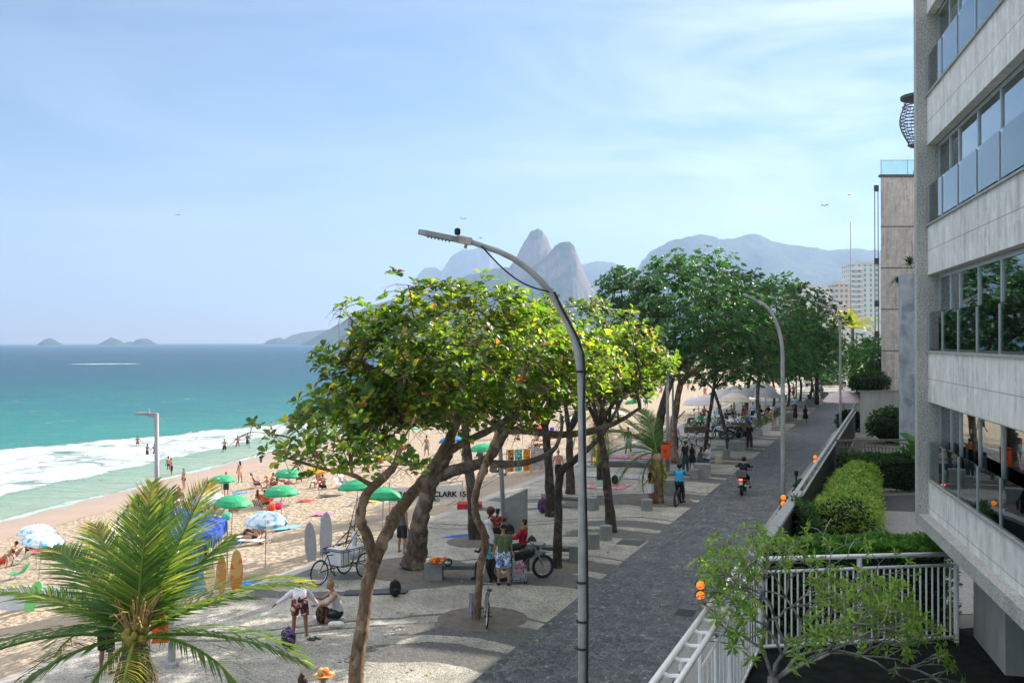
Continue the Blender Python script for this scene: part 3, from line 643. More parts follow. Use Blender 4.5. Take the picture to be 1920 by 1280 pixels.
# main lamp, profile measured on its own plane 16.8 m away
prof=[(1092,1322),(1092,1150),(1092,1000),(1092,850),(1091,760),(1089,700),(1083,660),(1074,630),(1062,600),(1048,575),(1032,548),(1012,525),(988,503),(962,485),(935,472),(905,462),(880,453),(860,449)]
pp=[W(a,b_,16.8) for a,b_ in prof]; pp[0].z=.1
t=curvelamp('nearest tall curved street lamp with a black cable strapped to its pole',pp[0],pp)
def lampat(d,label,h=9.6,arm=2.9,c=-5.0,hd=True):
    b0=RP(c,d,.1); pts=[b0+Vector((0,0,z)) for z in (0,2,4,6,h-2.4)]
    for k in range(1,9):
        a=k/8*R(80); pts.append(b0+Vector((-arm*(1-math.cos(a)),0,h-2.4+2.4*math.sin(a))))
    return curvelamp(label,b0,pts,.1,hd,False)
lampat(42.5,'second curved street lamp whose arm disappears into the dark tree crowns',9.1,1.25)
lampat(82.5,'curved street lamp standing behind the garden handrail near the pink parasol',10.7,3.1)
lampat(186,'farthest curved street lamp between the yellow palm and the pinkish block',12.4,5)
def pole(label,base,h,r,lean=0,name='utility_pole',m=None):
    b=MB(); b.tube([(0,0,0),(lean*.5,0,h/2),(lean,0,h)],[r,r*.85,r*.7],10); b.lathe([(r*2,0),(r*2,.04),(r,.08)],10)
    return tag(b.obj(name,m or MPOLE,loc=base,smooth=True),label,'pole')
pole('pale grey pole rising into the almond tree beside the seated man in red stripes',G(945,992),8.2,.10,-.35)
pole('pale grey pole carrying the orange litter bin',G(1252,887),7.0,.11)
pole('thin grey pole just behind the pole with the litter bin',G(1262,862),6.5,.08)
pole('grey pole between the cafe parasols and the sand',G(1377,772),7.5,.1)
pole('grey pole behind the middle cafe parasol',G(1397,765),9,.1)
pole('dark slim pole standing at the sunlit end of the street',G(1606,740),8.5,.09,m=mat('dark_steel',(.06,.07,.08)))
pole('tall slim mast rising above the yellow palm',G(1596,706),32,.16,m=MPOLE)
pole('pale pole at the far end of the promenade under the trees',G(1493,756),9,.1)
# led lamp by the sand
t=thing('beach_lamp','short straight lamp pole with a flat lamp head above the coconut palm','lamp',G(296,1150))
b=MB(); h=W(296,748,t.location.y).z; b.tube([(0,0,0),(-.02,0,h)],[.085,.06],10); b.obj('pole',mat('lilac_grey',(.34,.33,.38),.5,.1),t,smooth=True)
b=MB(); b.box((-.12,0,h-.05),(.28,.1,.12)); b.obj('bracket',MPOLE,t)
b=MB(); b.prism([(-.22,-.08),(-.4,-.13),(-.62,-.1),(-.66,0),(-.62,.1),(-.4,.13),(-.22,.08)],h-.05,h+.02); b.obj('lamp_head',mat('lamp_grey',(.30,.31,.32)),t)
b=MB(); b.lathe([(.03,h+.02),(.035,h+.1),(.01,h+.12)],8,(-.25,0,0)); b.obj('photocell',mat('bracket_beige',(.45,.42,.38)),t)
# ================================================================ LEAVES AND TREES
def m_leaf(name,stops,trans=.45,tcol=(.42,.62,.05),rough=.38,sheen=.5):
    s=Sh(name); at=s.n('ShaderNodeAttribute',attribute_name='tint'); f=at.outputs['Fac']; col=s.ramp(f,stops)
    tr=s.n('ShaderNodeBsdfTranslucent'); s.l(s.mix(.24,s.mix(1.0,col,(3.2,3.0,2.2),'MULTIPLY'),tcol),tr.inputs['Color'])
    b=s.b; s.l(col,b.inputs['Base Color']); b.inputs['Roughness'].default_value=rough; b.inputs['Specular IOR Level'].default_value=sheen
    mx=s.n('ShaderNodeMixShader'); mx.inputs[0].default_value=trans; s.l(b.outputs[0],mx.inputs[1]); s.l(tr.outputs[0],mx.inputs[2]); s.l(mx.outputs[0],s.o.inputs['Surface'])
    return s.m
ML_ALM=m_leaf('almond_leaf',[(0,(.010,.042,.012)),(.35,(.025,.095,.016)),(.6,(.08,.18,.018)),(.82,(.26,.31,.025)),(.90,(.36,.32,.03)),(.94,(.40,.30,.04)),(.965,(.42,.13,.03)),(1,(.22,.06,.03))],.52,(.62,.74,.02))
ML_DRK=m_leaf('dark_almond_leaf',[(0,(.010,.045,.018)),(.5,(.024,.095,.028)),(.9,(.06,.16,.035)),(.975,(.10,.15,.03)),(.985,(.40,.14,.04)),(1,(.32,.09,.04))],.35,(.16,.42,.05))
ML_PALM=m_leaf('palm_leaf',[(0,(.020,.065,.018)),(.5,(.045,.125,.02)),(.8,(.15,.23,.03)),(.93,(.42,.36,.06)),(1,(.36,.20,.07))],.42,(.50,.62,.03),.35)
ML_YPALM=m_leaf('yellow_palm_leaf',[(0,(.10,.19,.02)),(.5,(.24,.31,.03)),(1,(.42,.38,.05))],.45,(.55,.65,.06),.35)
ML_HDG=m_leaf('hedge_leaf',[(0,(.012,.035,.014)),(.5,(.022,.07,.02)),(1,(.05,.12,.03))],.3,(.2,.4,.05))
ML_YEL=m_leaf('golden_leaf',[(0,(.06,.14,.03)),(.5,(.16,.29,.05)),(1,(.38,.46,.12))],.4,(.45,.7,.12))
ML_GRN=m_leaf('bright_hedge_leaf',[(0,(.02,.08,.015)),(.5,(.04,.15,.02)),(1,(.09,.22,.03))],.35,(.3,.6,.05))
ML_FRA=m_leaf('frangipani_leaf',[(0,(.06,.14,.02)),(.5,(.14,.27,.04)),(1,(.28,.38,.06))],.4,(.5,.75,.08))
def m_bark(name,a,b_,sc=9):
    s=Sh(name); tc=s.n('ShaderNodeTexCoord'); p=tc.outputs['Object']; st=s.n('ShaderNodeMapping'); st.inputs['Scale'].default_value=(1,1,.45); s.l(p,st.inputs[0])
    n=s.noise(st.outputs[0],sc,8,.7,.5); n2=s.noise(p,2.2,4)
    col=s.mix(s.rng(n,.35,.65),a,b_); col=s.mix(s.rng(n2,.5,.62,0,.55),col,tuple(min(1,c*1.9+.03) for c in b_)); return s.fin(col,.9,s.bump(n,1.0,.05),spec=.2)
MBARK=m_bark('almond_bark',(.10,.068,.045),(.30,.21,.145)); MBARKM=m_bark('grey_brown_bark',(.06,.048,.04),(.19,.145,.115)); MBARKD=m_bark('dark_bark',(.03,.026,.023),(.10,.08,.065)); MBARKP=m_bark('palm_bark',(.08,.065,.05),(.22,.18,.14),14); MBARKG=m_bark('grey_bark',(.20,.19,.17),(.42,.41,.38),20)
def leaf_add(mb,p,dirv,upv,L_,Wd,fold=.18,lod=2,curl=.15):
    d=dirv.normalized(); s=d.cross(upv)
    if s.length<1e-4: s=d.orthogonal()
    s.normalize(); u=s.cross(d).normalized()
    if lod==0:
        mb.add([p,p+d*L_*.6+s*Wd*.5+u*fold*Wd,p+d*L_-u*curl*L_*.5,p+d*L_*.6-s*Wd*.5+u*fold*Wd],[(0,1,2,3)]); return
    q=p+d*L_*.12
    m1=p+d*L_*.6; tip=p+d*L_-u*curl*L_
    if lod==1:
        mb.add([p,m1+s*Wd*.5+u*fold*Wd,tip,m1-s*Wd*.5+u*fold*Wd,m1],[(0,1,2,4),(0,4,2,3)]); return
    a=p+d*L_*.38; 
    mb.add([q,a+s*Wd*.33+u*fold*Wd*.8,m1+d*L_*.12+s*Wd*.52+u*fold*Wd,tip+s*Wd*.32,tip-s*Wd*.32,m1+d*L_*.12-s*Wd*.52+u*fold*Wd,a-s*Wd*.33+u*fold*Wd*.8,a,m1+d*L_*.12,tip],
       [(0,1,7),(0,7,6),(7,1,2,8),(7,8,5,6),(8,2,3,9),(8,9,4,5)])
def rosette(mb,p,ax,n,L_,lod,tintf):
    ax=ax.normalized(); o=ax.orthogonal().normalized(); o2=ax.cross(o); ph=U(0,6.28)
    for k in range(n):
        a=ph+2*PI*k/n+U(-.3,.3); tilt=U(.15,.95) # 0 flat, 1 along the axis
        d=(o*math.cos(a)+o2*math.sin(a))*math.cos(tilt*1.1)+ax*math.sin(tilt*1.1)+Vector((0,0,-.12))
        mb.tint=tintf(); l=L_*U(.65,1.15)
        leaf_add(mb,p+d*.02,d,ax+Vector((U(-.4,.4),U(-.4,.4),U(-.2,.4))),l,l*U(.5,.62),U(.08,.28),lod,U(0,.22))
def grow(limbs,targets,step=.4,rtip=.009,jit=.12,expo=.48,maxr=.12):
    P=[];par=[];fixed=[]
    for L_ in limbs:
        pts=[Vector(p) for p,_ in L_]; prev=-1
        if P:   # attach to nearest existing node
            A_=np.array([tuple(q) for q in P]); prev=int(np.argmin(((A_-np.array(pts[0]))**2).sum(1)))
        for i in range(len(pts)-1):
            n=max(1,int((pts[i+1]-pts[i]).length/step))
            for k in range(n):
                t_=(k)/n; P.append(pts[i].lerp(pts[i+1],t_)); par.append(prev); prev=len(P)-1; fixed.append(1)
        P.append(pts[-1]); par.append(prev); fixed.append(1)
    nfix=len(P); tips=[]
    arr=[tuple(p) for p in P]
    rem=[Vector(t_) for t_ in targets]
    A_=np.array(arr); T=np.array([tuple(t_) for t_ in rem]); dist=np.array([np.sqrt(((A_-t_)**2).sum(1)).min() for t_ in T]); order=np.argsort(dist)
    cnt=None; paths=[]
    NP_=np.zeros((nfix+len(rem)*8,3)); NP_[:nfix]=A_; m=nfix
    for oi in order:
        t_=rem[oi]; d=NP_[:m]-np.array(t_); dd=np.sqrt((d**2).sum(1)); j=int(np.argmin(dd+.35*np.maximum(0,NP_[:m,2]-t_.z)))
        a=P[j]; ln=(t_-a).length; k=max(1,min(6,int(ln/step))); path=[j]; off=Vector((U(-1,1),U(-1,1),U(-.3,1)))*ln*jit
        pr=j
        for i in range(1,k+1):
            f=i/k; q=a.lerp(t_,f)+off*math.sin(PI*f)+Vector((U(-1,1),U(-1,1),U(-1,1)))*.035*(i<k)
            P.append(q); par.append(pr); pr=len(P)-1; path.append(pr); NP_[m]=tuple(q); m+=1
            if m>=len(NP_): break
        paths.append(path); tips.append(pr)
    cnt=[0]*len(P)
    for tp in tips:
        q=tp
        while q>=0: cnt[q]+=1; q=par[q]
    return P,par,paths,tips,cnt
def tree(name,label,base,limbs,targets,leafm,bark,lod=2,Ln=.24,ros=(2,4),nl=(6,9),tintf=None,step=.4,grp=None,spread=.32,bare=.0,cat='tree',sides=8,rtip=.008,updir=.9,crown='crown',twigs=.0):
    base=Vector(base); t=thing(name,label,cat,base,0,grp)
    P,par,paths,tips,cnt=grow([[(p,r) for p,r in L_] for L_ in limbs],targets,step)
    b=MB()
    for L_ in limbs:   # smooth the measured limbs a little
        pts=[Vector(p)-base for p,_ in L_]; rr=[r for _,r in L_]; np_=[];nr=[]
        for i in range(len(pts)-1):
            p0=pts[max(i-1,0)];p1=pts[i];p2=pts[i+1];p3=pts[min(i+2,len(pts)-1)]
            for k in range(5):
                f=k/5; q=.5*((2*p1)+(p2-p0)*f+(2*p0-5*p1+4*p2-p3)*f*f+(3*p1-p0-3*p2+p3)*f**3)
                np_.append(q+Vector((U(-1,1),U(-1,1),0))*rr[i]*.12); nr.append((rr[i]*(1-f)+rr[i+1]*f)*U(.92,1.1))
        np_.append(pts[-1]); nr.append(rr[-1]); b.tube(np_,nr,max(sides,8))
    b.obj('trunk',bark,t,smooth=True)
    b=MB()
    for path in paths:
        rs=[min(.09,rtip*max(1,cnt[i])**.5) for i in path]; rs[0]=rs[1] if len(rs)>1 else rs[0]
        b.tube([P[i]-base for i in path],rs,5 if lod==2 else 4,cap=False)
    if not tintf: tintf=lambda: min(1,max(0,random.betavariate(2.2,3.2)+ (U(.3,.6) if rnd()<.05 else 0)))
    lm=MB(); ctr=sum((P[i] for i in tips),Vector())/max(1,len(tips))
    for tp in tips:
        p=P[tp]
        if rnd()<bare: continue
        for k in range(random.randint(*ros)):
            o=Vector((U(-1,1),U(-1,1),U(-.5,.8)))*spread; q=p+o
            if k: b.tube([p-base,p-base+o*.6+Vector((0,0,.03)),q-base],rtip*.7,4,cap=False)
            out=(q-ctr); out.z*=.6
            ax=(out.normalized()*.6 if out.length>.01 else Vector())+Vector((U(-.5,.5),U(-.5,.5),updir))
            rosette(lm,q-base,ax,random.randint(*nl),Ln,lod,tintf)
    for k in range(int(len(tips)*twigs)):   # bare twigs under the crown
        p=P[random.choice(tips)]; d=Vector((U(-1,1),U(-1,1),U(-.9,-.1))).normalized(); l=U(.3,.9); m_=p+d*l*.5+Vector((U(-.08,.08),U(-.08,.08),.06)); e=p+d*l
        b.tube([p-base,m_-base,e-base],[rtip*.9,rtip*.7,rtip*.4],4,cap=False)
        for q in range(2): b.tube([m_-base,m_-base+Vector((U(-.3,.3),U(-.3,.3),U(-.25,.15)))],[rtip*.6,rtip*.35],3,cap=False)
    b.obj('branches',bark,t,smooth=True)
    lm.obj(crown,leafm,t,tint=True)
    return t
def ell_targets(n,c,r,low=.0,shell=.55):
    out=[]; c=Vector(c)
    while len(out)<n:
        v=Vector((U(-1,1),U(-1,1),U(-1,1)))
        if v.length>1 or v.length<shell*rnd()**.3*1.0: continue
        if v.z<low-.9: continue
        out.append(c+Vector((v.x*r[0],v.y*r[1],v.z*r[2])))
    return out
def pxlimb(pts,rs):  # (px,py,depth)
    return [(W(a,b_,d),r) for (a,b_,d),r in zip(pts,rs)]
# --- foreground almond tree (front trunk)
random.seed(11)
b0=G(668,1322)
A1=pxlimb([(668,1322,b0.y),(668,1240,21),(682,1160,21.1),(690,1090,21.2),(703,1050,21.3)],[.20,.155,.14,.135,.15])
A2=pxlimb([(703,1050,21.3),(688,1005,21.2),(677,975,21),(683,935,20.9),(700,912,20.8),(730,885,20.8),(745,860,20.9),(750,835,21.2)],[.13,.11,.105,.10,.095,.085,.07,.05])
A2b=pxlimb([(700,912,20.8),(660,890,20.5),(610,880,20.2),(560,865,20),(510,850,19.9)],[.06,.045,.035,.025,.016])
A2c=pxlimb([(612,880,20.3),(585,840,20.3),(540,820,20.2),(500,812,20.1)],[.03,.022,.018,.012])
A3=pxlimb([(703,1050,21.3),(725,1000,21.8),(755,948,22.4),(790,905,23),(822,860,23.4),(850,810,23.8),(868,760,24),(880,700,24.2),(890,650,24.3)],[.14,.135,.13,.125,.12,.10,.085,.06,.04])
A4=pxlimb([(822,862,23.4),(870,830,23.8),(930,800,24.2),(975,770,24.6),(1010,735,24.8),(1040,700,25)],[.09,.085,.08,.07,.055,.035])
A5=pxlimb([(850,810,23.8),(800,760,23.4),(750,720,23),(700,690,22.7),(650,670,22.5)],[.075,.06,.05,.04,.025])
A6=pxlimb([(868,760,24),(830,700,23.6),(780,640,23.2),(760,600,23)],[.06,.05,.035,.02])
tg=ell_targets(200,W(850,684,23.6),(2.9,2.6,1.55),.0,.4)+ell_targets(16,W(815,570,23),(.7,.8,.5),.0,.0)+ell_targets(10,W(900,560,23.5),(.6,.8,.4),.0,.0)+ell_targets(10,W(985,575,24.5),(.8,.8,.4),.0,.0)+ell_targets(70,W(712,700,22.6),(1.1,1.2,1.4),.0,.3)+ell_targets(110,W(1020,690,25),(2.2,2.0,1.4),.0,.4)+ell_targets(95,W(760,768,22.8),(1.7,1.4,.85),.0,.2)+ell_targets(45,W(640,790,21.5),(1.1,1.0,.7),.0,.1)+ell_targets(30,W(960,775,24.5),(1.5,1.2,.5),.0,.2)
tg+=[W(a+U(-8,8),b_+U(-8,8),20+U(-.6,.6)) for a,b_ in [(520,850),(560,855),(540,880),(590,850),(620,862),(655,870),(690,862),(720,850),(575,790),(600,815),(560,780),(640,835),(690,845),(745,860),(770,870),(800,880),(735,880),(630,880),(660,850),(700,880),(600,870),(470,808),(505,812)]]
tg+=[W(a,b_,22.3+U(-.4,.4)) for a,b_ in [(640,578),(655,595),(680,585),(765,535),(790,545),(822,528),(880,535),(860,555),(900,528),(640,700),(610,705),(595,668),(625,670),(600,740),(630,745),(650,780),(720,610),(745,590)]]
tint_y=lambda: min(1,max(0,random.betavariate(1.4,2.15)+(U(.25,.6) if rnd()<.09 else 0)))
tree('almond_tree','foreground almond tree with a forked pale trunk and sunlit yellow green leaves','%s'%'' or b0,[A1,A2,A2b,A2c,A3,A4,A5,A6],tg,ML_ALM,MBARK,2,.225,(2,3),(5,9),tint_y,.4,'almond trees along the promenade',.30,bare=.08,twigs=1.1)
# --- second trunk with knots
b0=G(775,1068)
B1=pxlimb([(775,1068,b0.y),(782,1010,33.2),(788,975,33),(800,930,33),(805,900,33)],[.46,.31,.27,.25,.30])
B2=pxlimb([(805,900,33),(850,882,32.6),(890,872,32.2),(925,850,32),(955,800,31.6),(985,760,31.4),(1010,720,31)],[.23,.20,.18,.14,.11,.08,.05])
B3=pxlimb([(805,900,33),(835,860,32.5),(845,820,32),(850,780,31.6),(845,720,31.2)],[.25,.2,.16,.12,.07])
B4=pxlimb([(925,870,32.2),(980,868,31.6),(1030,850,31.2),(1050,820,31),(1055,780,31)],[.14,.1,.08,.06,.04])
B5=pxlimb([(930,805,32),(990,808,31.5),(1050,815,31.2),(1110,808,31),(1160,790,31),(1200,765,31)],[.15,.12,.11,.1,.07,.04])
tg=ell_targets(150,W(1060,670,31),(3.0,2.8,1.8),.1,.4)+ell_targets(100,W(860,690,32),(3.2,3.0,1.9),.1,.4)+ell_targets(60,W(1170,690,31.5),(1.6,2.0,1.3),.1,.3)
tree('almond_tree','thick knotted dark almond trunk leaning over the bench with the motorcycle helmet',b0,[B1,B2,B3,B4,B5],tg,ML_ALM,MBARKM,2,.235,(2,4),(5,8),tint_y,.5,'almond trees along the promenade',.38,bare=.05,twigs=1.0)
# --- tree with the bicycle
b0=G(894,1164)
D1=pxlimb([(893,1164,b0.y),(897,1116,27.2),(900,1070,27.2),(910,1012,27.2),(893,968,27.2),(892,925,27.2),(905,885,27.2),(915,860,27.3),(932,815,27.4),(958,770,27.6),(985,735,28)],[.12,.105,.10,.115,.105,.10,.10,.09,.075,.06,.04])
tree('almond_tree','thin crooked almond tree with the parked bicycle leaning on its trunk',b0,[D1],ell_targets(45,W(1010,660,28.2),(1.7,1.8,1.3),.3,.4),ML_ALM,MBARK,2,.24,(2,4),(6,9),tint_y,.4,'almond trees along the promenade')
# --- further right of the lamp
def simple_tree(label,base,lpts,rs,ct,cr,n,leaf=ML_DRK,lod=1,Ln=.27,extra=[],bark=MBARKD,grp='almond trees along the promenade',ros=(3,5),nl=(6,8),spread=.45,more=[],tintf=None,step=.6):
    base=Vector(base); L_=[(base,rs[0])]+pxlimb(lpts,rs[1:]); tg=ell_targets(n,ct,cr,.3,.55)
    for cc,rr,nn in more: tg+=ell_targets(nn,cc,rr,.3,.5)
    top=L_[-1][0]; limbs=[L_]
    for k in range(4):
        a=2*PI*k/4+U(0,1); e=Vector(ct)+Vector((cr[0]*.55*math.cos(a),cr[1]*.55*math.sin(a),U(-.2,.3)*cr[2])); limbs.append([(top,rs[-1]*.8),(top.lerp(e,.5)+Vector((0,0,.2)),rs[-1]*.6),(e,rs[-1]*.35)])
    return tree('almond_tree',label,base,limbs,tg,leaf,bark,lod,Ln,ros,nl,tintf,step,grp,spread)
simple_tree('slender almond tree beside the parked dirt motorcycle with a trunk bending right',G(1044,1066),[(1046,1000,33.4),(1047,930,33.4),(1052,885,33.4),(1075,865,33.4),(1110,835,33.5),(1140,800,34)],[.17,.14,.125,.13,.11,.09,.07],W(1140,700,35),(2.3,2.2,1.3),60,ML_ALM,2,.25,ros=(2,4),tintf=tint_y,spread=.36)
simple_tree('straight dark trunk beside the seated man in red stripes',G(893,1013),[(886,940,38),(878,870,38),(872,800,38)],[.28,.2,.17,.14],W(880,690,39),(3.2,3,1.8),70,ML_ALM,1,.26,tintf=tint_y)
simple_tree('dark trunk beside the grey stone slab and the seated backpacker',G(1032,968),[(1030,900,43),(1026,840,43),(1022,800,43)],[.24,.19,.17,.15],W(1010,690,43),(3.0,3,1.7),60,ML_ALM,1,.26,tintf=tint_y)
simple_tree('dark trunk rising from the square tree pit behind the far bench',G(1069,926),[(1069,870,50),(1067,810,50)],[.25,.18,.15],W(1100,690,50),(3.6,3,1.8),60,ML_DRK,1,.27)
simple_tree('leaning trunk beside the two grey bollards',G(1146,998),[(1140,930,40),(1133,860,40),(1122,800,40)],[.23,.17,.15,.12],W(1130,700,40),(2.6,2.6,1.5),56,ML_ALM,1,.26,tintf=tint_y)
random.seed(23); _st=simple_tree
def simple_tree(label,base,lpts,rs,ct,cr,n,leaf=ML_DRK,lod=1,Ln=.27,**k):
    return _st(label,base,lpts,[r*.55 for r in rs],ct+Vector((0,0,-.85)),(cr[0]*1.22,cr[1]*1.1,cr[2]*1.42),int(n*1.85),leaf,lod,Ln,**k)
simple_tree('broad dark almond tree rising behind the coconut palm and litter bin',G(1240,905),[(1233,860,58),(1236,800,58),(1248,745,58),(1262,700,59)],[.6,.5,.45,.4,.3],W(1268,590,60),(4.8,4.2,2.6),175,ML_DRK,1,.30,more=[(W(1180,560,58),(2.2,2.2,1.6),40),(W(1300,505,60),(2.6,2.4,1.0),46),(W(1160,535,58),(1.4,1.2,.8),16)],ros=(3,5),spread=.5)
simple_tree('thick brown pruned trunk directly behind the litter bin pole',G(1266,868),[(1262,810,64),(1268,760,64),(1276,720,64)],[.5,.42,.4,.3],W(1330,610,66),(5.2,4.5,2.8),150,ML_DRK,1,.32,more=[(W(1330,530,66),(2.0,2,1.0),22)],spread=.55,bark=MBARK)
simple_tree('slanting trunk behind the people seated on the concrete block',G(1323,848),[(1327,800,68),(1335,750,69),(1342,700,70)],[.3,.24,.22,.18],W(1400,600,72),(4.6,4.2,2.6),130,ML_DRK,1,.33,more=[(W(1400,545,72),(2.4,2.0,1.0),26),(W(1385,520,72),(1.2,1,.5),8)],spread=.55)
simple_tree('trunk leaning left behind the standing man in black at the cafe planters',G(1367,845),[(1358,800,70),(1348,760,71),(1338,730,72)],[.28,.22,.2,.16],W(1350,660,76),(5,4.4,2.0),90,ML_DRK,1,.33,spread=.6)
simple_tree('dark tree with its crown against the hills above the second street lamp',G(1425,800),[(1420,740,90),(1430,680,92)],[.35,.3,.25],W(1462,600,92),(4.8,4.5,3.1),140,ML_DRK,1,.36,more=[(W(1465,545,92),(2.6,2.2,1.1),26)],spread=.65)
simple_tree('dark tree over the middle of the cafe terrace',G(1398,795),[(1402,730,100),(1410,690,100)],[.35,.3,.25],W(1420,660,100),(5.5,5,2.5),90,ML_DRK,1,.38,spread=.7)
for i,(px,py,d,r,n,lb) in enumerate([(1478,762,112,(4.2,4.2,3.4),90,'dark tree over the women walking with white bags'),(1500,757,122,(4.4,4,3.2),80,'tree beside the concrete planters past the two walking women'),(1520,747,135,(5,4,3.5),80,'tree shading the benches near the end of the shade'),(1538,735,155,(5,4.5,3.4),80,'low bushy tree at the sunlit end of the promenade'),(1552,722,185,(5.2,5,3.6),70,'last dark tree left of the yellow palm'),(1450,765,110,(5,4.5,3.2),70,'dark tree directly behind the second street lamp')]):
    b_=G(px,py); ct=W(px-4,[632,640,652,668,680,650][i],b_.y)
    simple_tree(lb,b_,[(px+2,py-30,b_.y),(px-2,py-55,b_.y)],[.3,.22,.18],ct,r,n,ML_DRK,1,.42,spread=.8,step=1.0)
simple_tree('light green tree in front of the far towers left of the pinkish block',RP(-3.2,125,0),[(1632,690,125),(1634,670,125)],[.25,.2,.15],W(1630,662,125),(2.6,2.4,2.2),60,ML_GRN,1,.4,spread=.6)
simple_tree('slender tree against the steel rails of the pinkish block',RP(-3.6,108,0),[(1640,700,108),(1646,680,108)],[.2,.15,.12],W(1640,672,108),(1.3,1.5,2.2),34,ML_GRN,1,.36,spread=.5)
# --- bushes and hedges: leaves spread through a filled volume
def bush(name,label,loc,parts,n,leafm,Ln,lod=1,rz=0,core=True,cat='bush',wd=.5,dn=0,tf=None):
    t=thing(name,label,cat,loc,rz); mb=MB()
    for k in range(n):
        c,r,bx=parts[k%len(parts)]; c=Vector(c)
        if bx:
            v=Vector((U(-1,1),U(-1,1),U(-1,1))); ax=random.choice([0,1,2,2]); 
            s_=1 if (ax==2 or rnd()<.5) else -1; v[ax]=s_*U(.8,1.05)
            bump_=.10*math.sin(v.x*r[0]*4+1)*math.sin(v.y*r[1]*3.1+2)+.08*math.sin(v.y*r[1]*7+v.x*5)
            p=c+Vector((v.x*r[0],v.y*r[1],v.z*r[2]+bump_)); nrm=Vector((v.x**5,v.y**5,v.z**5+.2))
        else:
            v=Vector((random.gauss(0,1),random.gauss(0,1),random.gauss(0,1))).normalized()
            if v.z<-.5: continue
            q=U(.82,1.05)*(1+.10*math.sin(v.x*7+v.z*5)*math.sin(v.y*8+v.z*3)); p=c+Vector((v.x*r[0],v.y*r[1],v.z*r[2]))*q; nrm=v
        if p.z<.05: continue
        mb.tint=tf(p,nrm) if tf else rnd()
        for j in range(3):
            d=nrm*.7+Vector((U(-1,1),U(-1,1),U(-.5,1))); leaf_add(mb,p,d,Vector((U(-1,1),U(-1,1),1)),Ln*U(.6,1.2),Ln*wd,.15,lod)
    mb.obj('foliage',leafm,t,tint=True)
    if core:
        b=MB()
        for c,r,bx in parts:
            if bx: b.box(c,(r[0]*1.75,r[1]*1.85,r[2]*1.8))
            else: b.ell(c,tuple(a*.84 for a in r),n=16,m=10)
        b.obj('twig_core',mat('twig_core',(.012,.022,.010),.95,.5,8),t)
    return t
random.seed(5)
bush('golden_bush','rounded yellow green bush growing against the dark wall','%s'%'' or RP(-3.45,36,0),[((1.3,1.2,1.0),(1.25,1.2,1.0),0),((1.3,4.0,.9),(1.15,1.6,.95),0),((1.25,7.2,.9),(1.1,1.8,.9),0),((1.2,10.5,.85),(1.05,1.8,.9),0),((1.35,13.2,.85),(.95,1.2,.85),0)],9500,ML_YEL,.16,0,ROADROT,wd=.26)
bush('clipped_hedge','dark clipped hedge between the golden bush and the bar fence',(19.4,51.5,0),[((0,0,.75),(2.3,1.6,.75),1)],3600,ML_HDG,.16,0,R(4))
bush('round_bush','dark rounded bush in front of the retaining wall',(27.6,73.5,0),[((0,0,1.2),(1.7,1.5,1.35),0),((1.2,.3,1.0),(1.0,1.2,1.2),0)],1900,ML_HDG,.24,0)
bush('leafy_hedge','bright green leafy hedge pressed against the white cross fence',(9.15,26.7,0),[((0,0,1.0),(2.3,.75,1.07),1)],6400,ML_GRN,.17,1,R(8.5),wd=.36)
bush('planter_bush','bush growing from the planter on top of the retaining wall',(29.5,83,3.4),[((0,0,.6),(1.5,1.0,.9),0),((-.9,0,.5),(.8,.8,.7),0),((.9,1,1.1),(.9,.9,1.3),0)],1300,ML_HDG,.3,0)
bush('shrub','low dark shrub at the street end of the handrail under the pink parasol',RP(-4.3,84,0),[((0,0,.7),(1.0,1.5,.9),0)],600,ML_HDG,.26,0)
bush('shrub','dark plant by the black bollard light on the pavement',RP(-4.5,48,0),[((0,0,.35),(.5,1.1,.45),0)],500,ML_HDG,.2,0)
bush('shrub','small green shrub at the foot of the dark slim pole',RP(-5,126,0),[((0,0,.5),(.8,1.0,.8),0)],260,ML_GRN,.3,0)
bush('climbing_ivy','dark ivy hanging over the top of the black wall by the garden corner',RP(-3.3,33,0),[((0,0,1.5),(.35,2.2,.75),0)],700,ML_HDG,.16,0)
# --- spiky plants
def spiky(label,loc,n,L_,m,name='spiky_plant',wd=.06,droop=.35,cat='plant',stem=0):
    mb=MB(); 
    if stem: mb.tube([(0,0,0),(0,0,stem)],.05,6)
    for k in range(n):
        a=U(0,6.28); e=U(.0,1.35); l=L_*U(.7,1.1); d=Vector((math.cos(a)*math.cos(e),math.sin(a)*math.cos(e),math.sin(e))); s=Vector((-math.sin(a),math.cos(a),0))*wd; mb.tint=rnd()
        p=Vector((0,0,stem)); q=p+d*l*.5; r_=p+d*l+Vector((0,0,-droop*l))
        mb.add([p-s*.4,p+s*.4,q+s,q-s,r_],[(0,1,2,3),(3,2,4)])
    return tag(mb.obj(name,m,tint=True,loc=loc),label,cat)
spiky('spiky plant hanging over the top of the slim grey pier',W(1706,498,59),60,.9,ML_HDG,'spiky_plant',.04,.3)
spiky('spiky plant growing out of the left side of the slim grey pier',W(1684,530,59.5),70,.75,ML_HDG,'spiky_plant',.04,.5)
spiky('spiky agave leaning over the street handrail above the far amber light',RP(-4.2,60,0),60,1.5,ML_HDG,'spiky_plant',.07,.3,stem=.5)
mb=MB()
for a,e,l in [(2.6,.9,2.2),(3.4,1.1,2.3),(1.8,1.2,2.4),(4.2,.8,1.9),(2.9,.5,1.8),(.5,1.0,2.2)]:
    d=Vector((math.cos(a)*math.cos(e),math.sin(a)*math.cos(e),math.sin(e))); mb.tint=rnd()*.6
    leaf_add(mb,Vector((0,0,.7)),d,Vector((0,0,1)),l,l*.32,.2,2,.3)
mb.tube([(0,0,0),(0,0,1)],.1,7); tag(mb.obj('banana_plant',ML_GRN,loc=(20.7,51.2,0),tint=True),'banana plant with broad leaves beside the slim grey pier','plant')
